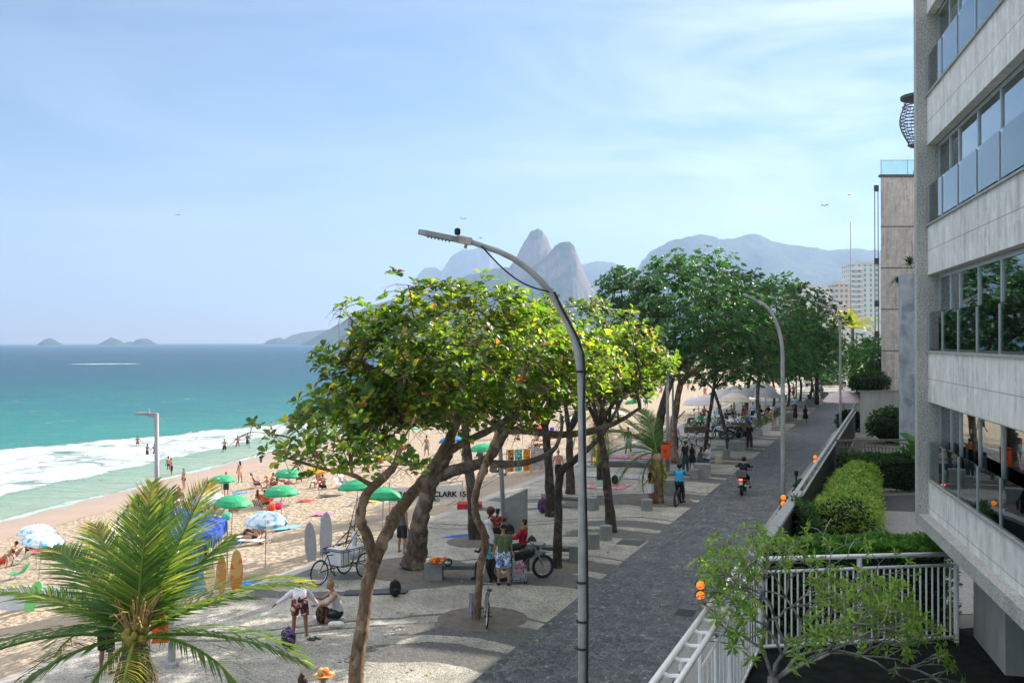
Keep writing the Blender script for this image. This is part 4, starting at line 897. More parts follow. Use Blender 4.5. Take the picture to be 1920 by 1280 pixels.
# ================================================================ PALMS
def frond(L_,nl,lw,ll,droop,tf,lift=0.0,twist=.0,vee=.35):
    """a frond along +X, curving down"""
    mb=MB(); pts=[]
    for i in range(17):
        f=i/16; pts.append(Vector((L_*f*(1-.22*droop*f*f),0,L_*(lift*f-droop*f*f*.62))))
    mb.tint=.75; mb.tube(pts,[.032*(1-.85*i/16)+.004 for i in range(17)],5)
    for k in range(nl):
        f=.10+.90*k/nl; i=min(15,int(f*16)); g=f*16-i; p=pts[i].lerp(pts[i+1],g); t=(pts[i+1]-pts[i]).normalized()
        up=Vector((0,1,0)).cross(t)*-1; l=ll*math.sin(PI*min(1,.18+.80*f))**.7*U(.72,1.12)
        for s in (-1,1):
            if rnd()<.06: continue
            mb.tint=tf(f)+(U(.1,.5) if f>.8 and rnd()<.5 else 0)
            d=(t*(.45+.5*f)+Vector((0,s,0))*(1.0-.35*f)+up*(vee+U(-.12,.12))).normalized()
            sag=Vector((0,0,-1)); q=p+d*l*.5+sag*l*.05; r_=p+d*l+sag*l*(.22+.25*droop*f)
            wv=(t*.8+up*.35).normalized()*lw
            mb.add([p-wv*.4,p+wv*.4,q+wv*.5,q-wv*.5,r_],[(0,1,2,3),(3,2,4)])
    return mb
def palm(label,base,H,fr,leafm,lean=(0,0),r=(.2,.13),bark=None,name='coconut_palm',skirt=0,coco=0,grp=None):
    t=thing(name,label,'palm',base,0,grp); b=MB()
    pts=[Vector((lean[0]*(i/8)**2,lean[1]*(i/8)**2,H*i/8)) for i in range(9)]; b.tube(pts,[r[0]+(r[1]-r[0])*i/8 for i in range(9)],10); b.obj('trunk',bark or MBARKP,t,smooth=True)
    top=pts[-1]
    for (az,el,L_,droop,roll,kind) in fr:
        tf={0:(lambda f:U(.0,.6)),1:(lambda f:U(.35,.9)),2:(lambda f:U(.75,1)),3:(lambda f:U(0,.35))}[kind]
        mb=frond(L_,max(24,int(L_*24)),.038*(L_/3)**.5,L_*.30,droop,tf)
        o=mb.obj('frond',leafm,t,tint=True); o.matrix_local=Matrix.Translation(top)@Matrix.Rotation(R(az),4,'Z')@Matrix.Rotation(-R(el),4,'Y')@Matrix.Rotation(R(roll),4,'X')
    if skirt:
        mb=MB()
        for k in range(skirt):
            a=U(0,6.28); l=U(.8,1.7); d=Vector((math.cos(a)*.3,math.sin(a)*.3,-1)); mb.tint=U(.3,1); leaf_add(mb,top+Vector((math.cos(a)*.12,math.sin(a)*.12,U(-.3,.1))),d,Vector((math.cos(a),math.sin(a),0)),l,.06,.1,1)
        mb.obj('dry_skirt',mat('dry_frond',(.20,.14,.09),.9,.4,8),t)
    if coco:
        b=MB()
        for k in range(coco): a=U(3.4,6.2); b.ell(top+Vector((math.cos(a)*.17,math.sin(a)*.17,U(-.1,.25))),(.06,.06,.075),n=8,m=6)
        b.obj('young_nuts',mat('green_nut',(.28,.22,.05),.5,.3,8),t)
        b=MB()
        for k in range(40):
            a=U(0,6.28); b.tube([top+Vector((0,0,-.1)),top+Vector((math.cos(a)*.2,math.sin(a)*.2,U(.2,.5))),top+Vector((math.cos(a)*.38,math.sin(a)*.38,U(.2,.75)))],.012,4)
        b.obj('flower_stalk',mat('straw_stalk',(.36,.24,.10),.8,.3,8),t)
    return t
random.seed(3)
fr=[(96,74,2.6,.25,0,1),(112,60,2.7,.3,-15,1),(62,58,2.8,.12,20,1),(132,50,2.7,.4,-10,1),(45,48,2.3,.3,20,0),(145,38,2.9,.4,-10,0),(156,28,2.6,.5,0,1),(82,70,2.5,.2,0,0),(85,46,2.4,.45,0,3),
 (172,32,2.9,.55,0,1),(8,34,2.9,.5,0,1),(186,12,3.1,.6,15,0),(-4,10,2.9,.45,-10,0),(-22,14,2.4,.9,0,3),(202,4,2.4,.9,0,3),(120,20,2.2,.5,0,3),(35,28,2.1,.5,0,0),(-78,2,1.9,.75,0,2),(145,10,2.5,.7,0,0),(230,-20,1.6,.8,0,3),(-60,-35,1.3,.6,0,3),(110,40,2.1,.6,0,3)]
P=W(255,1196,15.5)
palm('large foreground coconut palm fanning out at the lower left',(P.x,P.y,0),P.z,fr,ML_PALM,r=(.24,.2),skirt=50,coco=14)
P=G(1232,944); crown=W(1228,850,P.y)
fr=[(120,40,3.0,.8,0,0),(160,50,3.0,.9,0,0),(190,30,2.9,1.0,0,0),(175,62,3.2,.7,0,0),(210,12,2.6,1.1,0,3),(100,60,3.1,.5,0,0),(230,-45,1.6,.6,0,2),(300,-55,1.5,.6,0,2),(150,-35,2.0,.9,0,3),(50,-50,1.8,.6,0,2)]
palm('coconut palm beside the orange litter bin with drooping fronds',P,crown.z,fr,ML_PALM,r=(.32,.26),bark=MBARK,skirt=30)
P=G(1124,905); crown=W(1125,770,P.y)
palm('ragged palm behind the main street lamp with dry hanging fronds',(P.x,P.y,0),crown.z,[(a,e,2.8,.9,0,k) for a,e,k in [(90,30,3),(150,10,3),(200,-20,2),(250,-35,2),(290,-30,3),(330,-15,2),(20,15,3),(60,35,0),(120,50,0),(180,35,3)]],ML_PALM,r=(.16,.13),bark=MBARKD,skirt=70)
P=G(1577,706); crown=W(1577,616,150)
palm('bright yellow green palm at the far end of the street',RP(-7.2+.0,150,0),crown.z,[(a,e,4.0,.65,0,1) for a,e in [(0,30),(30,40),(60,55),(95,60),(130,50),(160,38),(185,30),(210,10),(250,20),(290,20),(330,5),(80,75),(120,70),(45,20),(350,50),(170,60)]],ML_YPALM,r=(.28,.2),bark=MBARKP)
P=RP(-9.9,118,0); palm('dark fan palm between the dark trees and the yellow palm',P,7.8,[(a,e,2.8,.7,0,3) for a,e in [(0,40),(40,50),(80,60),(120,60),(160,45),(200,30),(250,30),(300,30),(340,20),(90,80)]],ML_PALM,r=(.25,.2),bark=MBARKD)
# --- frangipani: forked grey branches, leaves in tufts at the tips
random.seed(19)
t=thing('frangipani_tree','bare branched grey frangipani with leaf tufts in front of the white fence','tree',(5.15,20.0,0)); b=MB(); lm=MB()
def frang(p,d,r,l,dep):
    e=p+d*l; mid=p+d*l*.5+Vector((U(-.06,.06),U(-.06,.06),U(-.02,.06)))
    if e.x<-1.45: d=Vector((abs(d.x),d.y,d.z)); e=p+d*l
    b.tube([p,mid,e],[r,r*.93,r*.86],6)
    if dep==0 or r<.008 or e.z>3.9:
        if rnd()<.85:
            n=random.randint(6,9); ph=U(0,6)
            for k in range(n):
                a=ph+2.4*k; o=d.orthogonal().normalized(); o2=d.cross(o); q=(o*math.cos(a)+o2*math.sin(a))*.9+d*U(.2,.9)+Vector((0,0,.1)); lm.tint=rnd(); leaf_add(lm,e,q,d+Vector((0,0,.5)),U(.15,.26),.058,.2,1,.35)
        return
    n=2 if rnd()<.9 else 3; ph=U(0,6.28)
    for k in range(n):
        a=ph+2*PI*k/n+U(-.4,.4); o=d.orthogonal().normalized(); o2=d.cross(o); sp=U(.55,.95)
        nd=(d+(o*math.cos(a)+o2*math.sin(a))*sp); nd.z=nd.z*.75+.18; nd.x*=1.2; frang(e,nd.normalized(),r*.78,l*U(.72,.98),dep-1)
for k,(dx,dy,dz) in enumerate([(-.35,0,1),(.45,.2,.9),(.9,-.1,.55),(.15,-.5,1),(1.0,.3,.9)]):
    frang(Vector((0,0,.75)),Vector((dx,dy,dz)).normalized(),.040,.72,6)
b.tube([(0,0,0),(0,0,.85)],[.16,.11],8)
b.obj('branches',MBARKG,t,smooth=True); lm.obj('leaves',ML_FRA,t,tint=True)
# fallen leaves
mb=MB()
for k in range(150):
    c=U(-18,-6); d=U(20,75)**1.0; 
    if rnd()<.5: c=U(-18,-9)
    p=RP(c,d,.02); mb.tint=rnd(); a=U(0,6.28); leaf_add(mb,p,Vector((math.cos(a),math.sin(a),.1)),Vector((0,0,1)),U(.1,.22),.09,.3,1)
o=mb.obj('fallen_leaves',m_leaf('dead_leaf',[(0,(.20,.11,.05)),(.7,(.30,.17,.08)),(.9,(.45,.38,.08)),(1,(.5,.4,.1))],.2),tint=True); o['kind']='stuff'; o['label']='dry brown and yellow leaves scattered over the paving'; o['category']='leaves'
# ================================================================ PEOPLE
def vd(f,ab,s):   # limb direction from flexion and abduction, degrees; 0 = hanging down
    f,ab=R(f),R(ab); return Vector((s*math.sin(ab),math.sin(f)*math.cos(ab),-math.cos(f)*math.cos(ab)))
POSES={ # lean, head pitch, head yaw, arms L/R (flex,abd,elbow,inward), legs L/R (flex,abd,knee), support, seat height
 'stand':(2,0,0,((4,10,12),(6,9,14)),((3,5,4),(-3,5,4)),'feet',0),
 'stand2':(4,-12,25,((14,12,28),(-6,10,12)),((8,6,10),(-4,5,2)),'feet',0),
 'walk':(4,0,0,((28,8,22),(-24,9,14)),((-20,4,16),(24,4,6)),'feet',0),
 'phone':(4,-30,0,((38,8,85),(34,8,92)),((4,5,4),(-3,6,4)),'feet',0),
 'hips':(0,0,-20,((-18,42,70),(-8,12,10)),((4,7,4),(-4,7,4)),'feet',0),
 'reach':(8,-6,10,((62,14,40),(20,12,30)),((6,6,6),(-6,6,4)),'feet',0),
 'bend':(98,-25,0,((6,52,18),(2,34,8)),((8,6,8),(-2,7,6)),'feet',0),
 'wade':(5,-6,10,((20,35,40),(10,30,45)),((12,8,20),(-10,8,12)),'feet',0),
 'chair':(-6,-4,0,((34,10,50),(30,10,58)),((84,10,84),(80,9,72)),'seat',.44),
 'chair2':(14,-16,15,((46,14,60),(40,10,70)),((82,14,96),(86,12,80)),'seat',.44),
 'low':(-26,6,0,((28,14,35),(36,12,50)),((92,10,78),(84,12,60)),'seat',.26),
 'ground':(18,-20,-10,((52,12,34),(58,10,50)),((104,14,112),(92,20,88)),'seat',.09),
 'crouch':(24,-14,0,((60,16,30),(64,10,40)),((112,14,128),(108,14,124)),'seat',.10),
 'lie':(-84,0,0,((-84,16,10),(-70,20,20)),((88,7,4),(118,9,62)),'seat',.10),
 'recline':(-58,16,0,((-30,24,30),(-20,20,40)),((96,10,30),(110,10,66)),'seat',.20),
 'moto':(16,-10,0,((52,20,32),(52,20,32)),((62,16,70),(62,16,70)),'seat',.84),
 'bike':(14,-8,0,((56,16,18),(56,16,18)),((60,9,66),(20,9,30)),'seat',.93),
}
def skel(pose,fem):
    ln,hp,hy,arms,legs,sup,sh_=POSES[pose]
    bd=lambda a:Vector((0,math.sin(R(a)),math.cos(R(a))))
    J={}; J['pel']=Vector((0,0,0)); l2=ln*.55
    J['waist']=J['pel']+bd(l2*.6)*.16; J['chest']=J['waist']+bd(ln)*.20; J['neck']=J['chest']+bd(ln*1.03)*.17
    hd=bd(ln*.6-hp*.0+ (-hp)*.5); J['headb']=J['neck']+bd(ln*.8)*.07; J['head']=J['neck']+hd*.185
    up=hd; f=Vector((0,math.cos(R(ln*.5-hp)),-math.sin(R(ln*.5-hp)))); f=(f-up*f.dot(up)).normalized(); f=Quaternion(up,R(hy))@f; J['hf']=f; J['hu']=up
    ub=bd(ln); sw=.165 if fem else .19
    for s,k in ((-1,0),(1,1)):
        n='L' if s<0 else 'R'; J['sh'+n]=J['neck']-ub*.055+Vector((s*sw,0,0)); a=arms[k]
        J['el'+n]=J['sh'+n]+vd(a[0],a[1],s)*.28; fd=vd(a[0]+a[2],a[1]*(.2 if a[2]>30 else 1)-(14 if a[2]>30 else 0),s); J['wr'+n]=J['el'+n]+fd*.25; J['hd'+n]=fd
        J['hip'+n]=J['pel']+Vector((s*.092,0,-.05)); g=legs[k]
        J['kn'+n]=J['hip'+n]+vd(g[0],g[1],s)*.43; J['an'+n]=J['kn'+n]+vd(g[0]-g[2],g[1]*.5,s)*.41
        q=g[0]-g[2]; fa=q+90 if sup=='feet' else min(q+90,130); fd=vd(fa,g[1]+4,s)
        if sup=='feet': fd=Vector((s*.12,1,-.10)).normalized() if q>-60 else fd
        J['ft'+n]=fd
    # rest the figure
    if sup=='feet': dz=-min(min(J['an'+n].z-.075,(J['an'+n]+J['ft'+n]*.17).z-.035) for n in 'LR')
    else: dz=sh_+.115
    for k in J:
        if k[:2] not in ('hf','hu','hd','ft'): J[k]=J[k]+Vector((0,0,dz))
    return J
def caps(mb,p,q,r0,r1,n=12):
    mb.ell(p,r0,n=n,m=8); mb.ell(q,r1,n=n,m=8); mb.tube([p,q],[r0,r1],n)
def remesh(mb,name,vox,smooth=4):
    me=mb.mesh(name,[]); o=bpy.data.objects.new('tmp',me); C.objects.link(o)
    m=o.modifiers.new('r','REMESH'); m.mode='VOXEL'; m.voxel_size=vox; s=o.modifiers.new('s','SMOOTH'); s.iterations=smooth; s.factor=.5
    dg_=bpy.context.evaluated_depsgraph_get(); e=o.evaluated_get(dg_); r=bpy.data.meshes.new_from_object(e); r.name=name
    bpy.data.objects.remove(o); r.polygons.foreach_set('use_smooth',[True]*len(r.polygons)); return r
PC={}
def bodymesh(pose,fem):
    k=('b',pose,fem)
    if k in PC: return PC[k]
    J=skel(pose,fem); b=MB(); w=.9 if fem else 1
    b.ell(J['pel'],(.155*(1.05 if fem else 1),.105,.11)); caps(b,J['pel']+Vector((-.06,0,0)),J['waist']+Vector((-.045*w,0,0)),.105,.085*w); caps(b,J['pel']+Vector((.06,0,0)),J['waist']+Vector((.045*w,0,0)),.105,.085*w)
    for s in(-1,1):
        caps(b,J['waist']+Vector((s*.05*w,0,0)),J['chest']+Vector((s*.075*w,0,0)),.088*w,.105*w); caps(b,J['chest']+Vector((s*.075*w,0,0)),J['neck']+(J['chest']-J['neck']).normalized()*.09+Vector((s*.07*w,0,0)),.105*w,.075)
        if fem: 
            fb=(J['neck']-J['waist']).cross(Vector((-1,0,0))).normalized(); b.ell(J['chest']+fb*.075*(1 if fb.y>0 or True else -1)+Vector((s*.07,0,0)),.062)
    caps(b,J['neck']-(J['neck']-J['chest'])*.2,J['headb']+(J['head']-J['headb'])*.4,.056,.050)
    hu,hf=J['hu'],J['hf']; hs=hf.cross(hu); Mh=Matrix((hs,hf,hu)).transposed()
    b.ell(J['head']+hu*.03-hf*.008,(.074,.092,.088),M=Mh,n=16,m=12); b.ell(J['head']-hu*.045+hf*.025,(.054,.062,.064),M=Mh); b.ell(J['head']-hu*.085+hf*.055,(.026,.022,.02),M=Mh)
    caps(b,J['head']+hu*.012+hf*.085,J['head']-hu*.022+hf*.104,.010,.015,8)
    caps(b,J['head']-hu*.052+hf*.084-hs*.015,J['head']-hu*.052+hf*.084+hs*.015,.009,.009,8)
    for s in(-1,1): b.ell(J['head']+hs*s*.078-hf*.008,(.012,.022,.032),M=Mh)
    for s,n in((-1,'L'),(1,'R')):
        sh_,el,wr=J['sh'+n],J['el'+n],J['wr'+n]
        caps(b,J['neck']*.75+J['chest']*.25+Vector((s*.05,0,0)),sh_,.062,.058*w); caps(b,sh_,el,.053*w,.039*w); caps(b,el,el.lerp(wr,.35),.040*w,.041*w); caps(b,el.lerp(wr,.3),wr,.041*w,.026*w)
        d=J['hd'+n].normalized(); sd_=Vector((s,0,0)); sd_=(sd_-d*sd_.dot(d)).normalized() if abs(d.x)<.95 else Vector((0,1,0)); pn=d.cross(sd_)*s; th=sd_*-0+pn*0
        fw=pn if pn.y>0 else -pn   # across the palm
        caps(b,wr,wr+d*.085,.026,.03); 
        for i in range(4):
            o=fw*(.026-.0175*i); l=[.066,.078,.072,.055][i]; p0=wr+d*.085+o; p1=p0+d*l*.55-sd_*.006; p2=p1+(d*.8-sd_*.6).normalized()*l*.5
            caps(b,wr+d*.05+o*.8,p0,.014,.0125,8); caps(b,p0,p1,.0115,.0105,8); caps(b,p1,p2,.0105,.009,8)
        t0=wr+d*.03+fw*.025; t1=t0+(d*.6+fw*.8).normalized()*.042; caps(b,t0,t1,.015,.012,8); caps(b,t1,t1+(d*.9+fw*.3).normalized()*.032,.012,.0105,8)
        hp_,kn,an=J['hip'+n],J['kn'+n],J['an'+n]
        caps(b,J['pel']+Vector((s*.06,0,-.01)),hp_.lerp(kn,.15),.105,.092*(1.05 if fem else 1)); caps(b,hp_.lerp(kn,.1),kn,.092,.058); 
        sk=(an-kn).normalized(); bk=sk.cross(Vector((1,0,0))); bk=bk if bk.y<0 else -bk
        caps(b,kn,kn.lerp(an,.35)+bk*.012,.056,.056); caps(b,kn.lerp(an,.35)+bk*.01,an,.054,.034)
        f=J['ft'+n].normalized(); caps(b,an+Vector((0,0,0))-f*.02,an-f*.035+sk*.035,.036,.034); caps(b,an+sk*.02,an+sk*.045+f*.12,.036,.030); caps(b,an+sk*.045+f*.12+Vector((.015,0,0)),an+sk*.05+f*.17,.030,.020); caps(b,an+sk*.045+f*.1-Vector((.015,0,0)),an+sk*.05+f*.155,.028,.018)
    PC[k]=remesh(b,'person_body',.0105,3); return PC[k]
def clothmesh(kind,pose,fem):
    k=(kind,pose,fem)
    if k in PC: return PC[k]
    J=skel(pose,fem); b=MB(); w=.9 if fem else 1; e=.017; P_=J['pel']; ub=(J['neck']-J['chest']).normalized()
    if kind in('tee','long','tank','dress','stripe'):
        for s in(-1,1):
            caps(b,P_+Vector((s*.055,0,.02)),J['waist']+Vector((s*.052*w,0,0)),.108+e,.095*w+e); caps(b,J['waist']+Vector((s*.052*w,0,0)),J['chest']+Vector((s*.078*w,0,0)),.095*w+e,.108*w+e)
            caps(b,J['chest']+Vector((s*.078*w,0,0)),J['neck']-ub*.085+Vector((s*.075*w,0,0)),.108*w+e,.07+e)
        if fem:
            fb=(J['neck']-J['waist']).cross(Vector((-1,0,0))).normalized()
            for s in(-1,1): b.ell(J['chest']+fb*.075+Vector((s*.07,0,0)),.062+e)
        for s,n in((-1,'L'),(1,'R')):
            sh_,el,wr=J['sh'+n],J['el'+n],J['wr'+n]
            if kind!='tank' and kind!='dress': 
                caps(b,J['neck']-ub*.06+Vector((s*.07,0,0)),sh_,.062+e*.6,.060*w+e); b.tube([sh_,sh_.lerp(el,.72)],[.058*w+e,.055*w+e*1.3],14)
            if kind=='long': caps(b,sh_.lerp(el,.6),el,.05*w+e,.044*w+e*.8); b.tube([el,el.lerp(wr,.92)],[.046+e*.8,.034+e*.6],14)
            if kind in('tank','dress'): caps(b,J['neck']-ub*.085+Vector((s*.07,0,0)),J['neck']-ub*.03+Vector((s*.09,0,0)),.055,.05)
        if kind=='dress':
            for s,n in((-1,'L'),(1,'R')): b.tube([P_+Vector((s*.05,0,.02)),J['hip'+n].lerp(J['kn'+n],.3),J['hip'+n].lerp(J['kn'+n],.75)],[.13,.14,.155],16)
    elif kind in('shorts','pants','briefs','skirt'):
        e2=.020 if kind!='briefs' else .008; b.ell(P_,(.155+e2,.108+e2,.105+e2))
        for s,n in((-1,'L'),(1,'R')):
            hp_,kn,an=J['hip'+n],J['kn'+n],J['an'+n]; caps(b,P_+Vector((s*.06,0,.0)),hp_.lerp(kn,.1),.106+e2,.096+e2)
            if kind in('shorts','pants'): b.tube([hp_.lerp(kn,.05),hp_.lerp(kn,.5),hp_.lerp(kn,.88)],[.096+e2,.09+e2,.086+e2],16)
            if kind=='skirt': b.tube([hp_.lerp(kn,.0),hp_.lerp(kn,.45)],[.10+e2,.115+e2],16)
            if kind=='pants': caps(b,hp_.lerp(kn,.8),kn,.07+e2,.062+e2); b.tube([kn,kn.lerp(an,.5),kn.lerp(an,.95)],[.062+e2,.058+e2,.056],16)
    elif kind=='bikini':
        fb=(J['neck']-J['waist']).cross(Vector((-1,0,0))).normalized(); c=J['chest']
        for s in(-1,1): b.ell(c+fb*.078+Vector((s*.07,0,0)),.066)
        b.tube([c+Vector((.19*math.cos(a),0,0))+fb*(.125*math.sin(a)) for a in [2*PI*i/20 for i in range(21)]],.012,6)
    elif kind=='shoes':
        for n in 'LR':
            an,kn=J['an'+n],J['kn'+n]; f=J['ft'+n].normalized(); sk=(an-kn).normalized(); caps(b,an-f*.035+sk*.03,an+sk*.04+f*.11,.046,.042); caps(b,an+sk*.04+f*.11,an+sk*.05+f*.175,.042,.032); caps(b,an,an+sk*.02,.044,.044)
    elif kind=='flops':
        for n in 'LR':
            an,kn=J['an'+n],J['kn'+n]; f=J['ft'+n].normalized(); sk=(an-kn).normalized(); q=an+sk*.076; M=Matrix.Identity(3); s_=f.cross(sk).normalized(); M=Matrix((f,s_,f.cross(s_))).transposed(); b.box(q+f*.06,(.27,.10,.026),M=M)
    PC[k]=remesh(b,kind,.013,3); return PC[k]
def hairmesh(kind,pose,fem):
    k=('h'+kind,pose,fem)
    if k in PC: return PC[k]
    J=skel(pose,fem); b=MB(); hu,hf=J['hu'],J['hf']; hs=hf.cross(hu); Mh=Matrix((hs,hf,hu)).transposed(); h=J['head']
    if kind=='afro': b.ell(h+hu*.06-hf*.03,(.155,.15,.14),M=Mh,n=18,m=12); b.ell(h+hu*.0-hf*.07,(.13,.09,.10),M=Mh)
    elif kind in('cap','helmet','hat'):
        if kind=='cap': b.ell(h+hu*.052-hf*.008,(.086,.104,.078),M=Mh,n=16,m=12); b.prism([(.075*math.cos(a),.06+.11*math.sin(a)) for a in [PI*i/10 for i in range(11)]],.045,.055,M=Mh,c=h)
        elif kind=='helmet': b.ell(h+hu*.03-hf*.005,(.125,.145,.135),M=Mh,n=20,m=14)
        else:
            b.lathe([(.105,.045),(.10,.13),(.085,.165),(.0,.16)],18,h,M=Mh); b.lathe([(.2,.05),(.205,.056),(.1,.062),(.1,.05)],22,h,M=Mh)
    else:
        b.ell(h+hu*.045-hf*.022,(.084,.094,.088),M=Mh,n=18,m=12); b.ell(h+hu*.0-hf*.045,(.08,.062,.075),M=Mh)
        if kind=='long': caps(b,h-hf*.06+hu*.02,h-hf*.085-Vector((0,0,.16)),.078,.075); caps(b,h-hf*.085-Vector((0,0,.16)),h-hf*.08-Vector((0,0,.28)),.075,.045)
        if kind=='bun': b.ell(h+hu*.13-hf*.05,(.05,.05,.045),M=Mh)
        if kind=='tail': caps(b,h+hu*.06-hf*.1,h-hf*.13-Vector((0,0,.12)),.035,.025)
    if kind in('helmet','hat'): 
        me=b.mesh(kind,[],True)
    else: me=remesh(b,'hair',.013,2)
    PC[k]=me; return me
def inst(me,name,m,parent):
    if len(me.materials)==0: me.materials.append(None)
    o=bpy.data.objects.new(name,me); C.objects.link(o)
    if parent: o.parent=parent
    o.material_slots[0].link='OBJECT'; o.material_slots[0].material=m; return o
SK={'l':(.50,.29,.19),'t':(.40,.20,.12),'m':(.27,.135,.08),'d':(.115,.055,.035),'k':(.05,.026,.018)}
def skin(k): return mat('skin_'+k,SK[k],.5,.10,9,.1,bscale=60)
HC={'b':(.012,.009,.008),'n':(.05,.025,.012),'y':(.32,.22,.08),'g':(.35,.34,.33),'r':(.10,.03,.015)}
def hairm(k): return mat('hair_'+k,HC[k],.55,.4,30,.4,bscale=80)
PEOPLE=[]
def person(label,pose,loc,rz,sk='t',hair='short',hc='b',top=None,bot=None,fem=0,sc=1.0,shoes=None,group=None,eyes=True,hatc=None):
    """top / bot = (kind, colour)"""
    o=inst(bodymesh(pose,fem),'person',skin(sk),None); o.location=loc; o.rotation_euler=(0,0,R(rz)); o.scale=(sc,)*3
    tag(o,label,'person',group)
    if hair: inst(hairmesh(hair,pose,fem),'helmet' if hair=='helmet' else ('hat' if hair in('cap','hat') else 'hair'),(hatc if hatc else hairm(hc)),o)
    for it in (top,bot):
        if it:
            k,c=it; nm={'tee':'shirt','long':'long_sleeved_shirt','tank':'tank_top','briefs':'swim_briefs','bikini':'bikini_top','stripe':'shirt'}.get(k,k)
            inst(clothmesh('tee' if k=='stripe' else k,pose,fem),nm,c if not isinstance(c,str) else cm(c),o)
    if shoes: inst(clothmesh(shoes[0],pose,fem),'shoes' if shoes[0]=='shoes' else 'flip_flops',cm(shoes[1]),o)
    if eyes and hair!='helmet':
        k=('eye',pose,fem)
        if k not in PC:
            J=skel(pose,fem); hs=J['hf'].cross(J['hu']); b=MB()
            for s in(-1,1): b.ell(J['head']+J['hf']*.078+hs*s*.028+J['hu']*.012,(.011,.009,.008),n=8,m=6)
            PC[k]=b.mesh('eyes',[],True)
        inst(PC[k],'eyes',mat('eye_dark',(.02,.015,.012),.2,.1),o)
    return o
def pattern(name,a,b_,sc=7,c3=None):
    if name in MATS: return MATS[name]
    s=Sh(name); tc=s.n('ShaderNodeTexCoord'); p=tc.outputs['Object']; n=s.noise(p,sc,2,.5,1.0); st=[(.0,hexc(a)),(.46,hexc(a)),(.5,hexc(b_))]
    if c3: st+=[(.6,hexc(c3))]
    MATS[name]=s.fin(s.ramp(n,st,'CONSTANT'),.85); return MATS[name]
def stripes(name,a,b_,per,axis=2):
    if name in MATS: return MATS[name]
    s=Sh(name); tc=s.n('ShaderNodeTexCoord'); z=s.xyz(tc.outputs['Object'])[axis]; f=s.rng(s.math('FRACT',s.math('DIVIDE',z,per)),.49,.51); MATS[name]=s.fin(s.mix(f,hexc(a),hexc(b_)),.85); return MATS[name]
# ---- promenade people
P=lambda x,y,dz=0: G(x,y,dz)
BENCHZ=.0
person('man in a green shirt and blue white floral shorts standing with his back to us','stand',P(944,1097),8,'t','cap','b',('tee','#5a6f50'),('shorts',pattern('floral_shorts','#e8eef4','#4a76b8',9,'#8fb4e0')),shoes=('shoes','#14161a'),sc=1.04,hatc=cm('#15181c'))
person('man in a red long sleeved shirt sitting on the parked dirt motorcycle','chair',P(980,1078)+Vector((0,0,.42)),70,'t','short','b',('long','#b01425'),('pants','#23302f'),shoes=('shoes','#101214'))
person('person with a round brown afro in a white dress standing by the crooked tree','phone',P(917,1052),-60,'d','afro','r',('dress','#e6e2e6'),None,1,1.0,shoes=('flops','#332222'))
person('person in a cyan tank top sitting on the bench behind the crooked tree','chair2',P(918,1085)+Vector((0,0,.06)),150,'k','short','b',('tank','#2fb4cf'),('pants','#16181c'),shoes=('shoes','#101214'))
person('seated man in a red and black striped shirt beside the pale pole','ground',P(930,1004),-20,'k','short','b',('tee',stripes('red_black_stripe','#c0202a','#15100f',.16)),('shorts','#15171c'),shoes=('shoes','#dddddd'))
person('bearded man in a tank top sitting on the paving with a blond topknot','ground',P(634,1162),115,'t','bun','y',('tank','#c9c6cc'),('shorts','#20242c'),sc=1.08)
person('person in patterned shorts and white sleeves bending down to pick up sandals','bend',P(562,1192),10,'m','short','n',('long','#e6e2ee'),('shorts',pattern('tropical_shorts','#2c2a28','#9a4038',6,'#d8cfc0')),sc=1.0,shoes=('flops','#6fae3c'))
person('man with a black cap and black backpack standing behind the thick knotted trunk','hips',P(754,1036),-35,'t','cap','b',('tank','#5d6066'),('shorts','#22262a'),shoes=('flops','#222222'),hatc=cm('#111214'))
person('person under the coconut palm in a blue shirt and dark shorts','stand2',P(199,1262),-10,'m','short','b',('tee','#2c6fa8'),('shorts','#1d2422'),sc=.98)
person('person whose dark bun of hair rises at the bottom edge beside the orange hat','stand',Vector((W(567,1200,17.3).x,17.3,0)),0,'m','bun','n',('tank','#2a2a30'),('shorts','#30343c'),1)
person('person wearing a straw sun hat with an orange crown at the bottom edge','stand',Vector((W(606,1200,17.5).x,17.5,0)),10,'t','hat','y',('tee','#d8d4cc'),('shorts','#30343c'),hatc=pattern('straw_hat','#e2c084','#e0742a',5))
person('man in a black shirt and white shorts standing beside the coconut palm trunk','stand2',P(1221,946),75,'m','short','n',('tee','#121315'),('shorts','#dfe4ee'),shoes=('shoes','#3a3f4a'))
EB=P(1273,946)
person('electric bike rider in a bright blue shirt and dark helmet','bike',EB,-22,'m','helmet','b',('tee','#33a8dc'),('pants','#17181c'),shoes=('shoes','#101114'),hatc=cm('#101214',.3))
MOT=P(1394,925)
person('motorcycle rider in a black shirt and black helmet riding away down the street','moto',MOT,-20,'t','helmet','b',('tee','#101517'),('shorts','#14181b'),shoes=('shoes','#20262c'),hatc=cm('#15181c',.3))
person('standing youth in a dark shirt nearest to the litter bin among the group','stand',P(1285,886),40,'m','short','b',('tee','#16171b'),('pants','#1d4a4c'))
person('child in a black dress standing between the dark shirted youth and the seated pair','stand',P(1298,884),-20,'t','long','n',('dress','#101114'),None,1,.9)
person('woman in a grey top seated on the concrete block with a raised arm','chair2',P(1312,882),-60,'t','long','n',('tank','#4a5160'),('pants','#204a50'),1)
person('heavy man in a white shirt seated on the end of the concrete block','chair',P(1327,880),60,'t','short','n',('tee','#d9d6e4'),('shorts','#26406a'),sc=1.08)
person('man with orange clothing seated by the litter bin pole','chair2',P(1265,856)+Vector((0,0,.1)),30,'m','short','b',('tank','#e0782c'),('pants','#1c4a6a'))
person('white bearded man in a pale blue shirt standing behind the man in orange','stand2',P(1266,845),170,'t','short','g',('tee','#aab8d2'),('pants','#2a3038'))
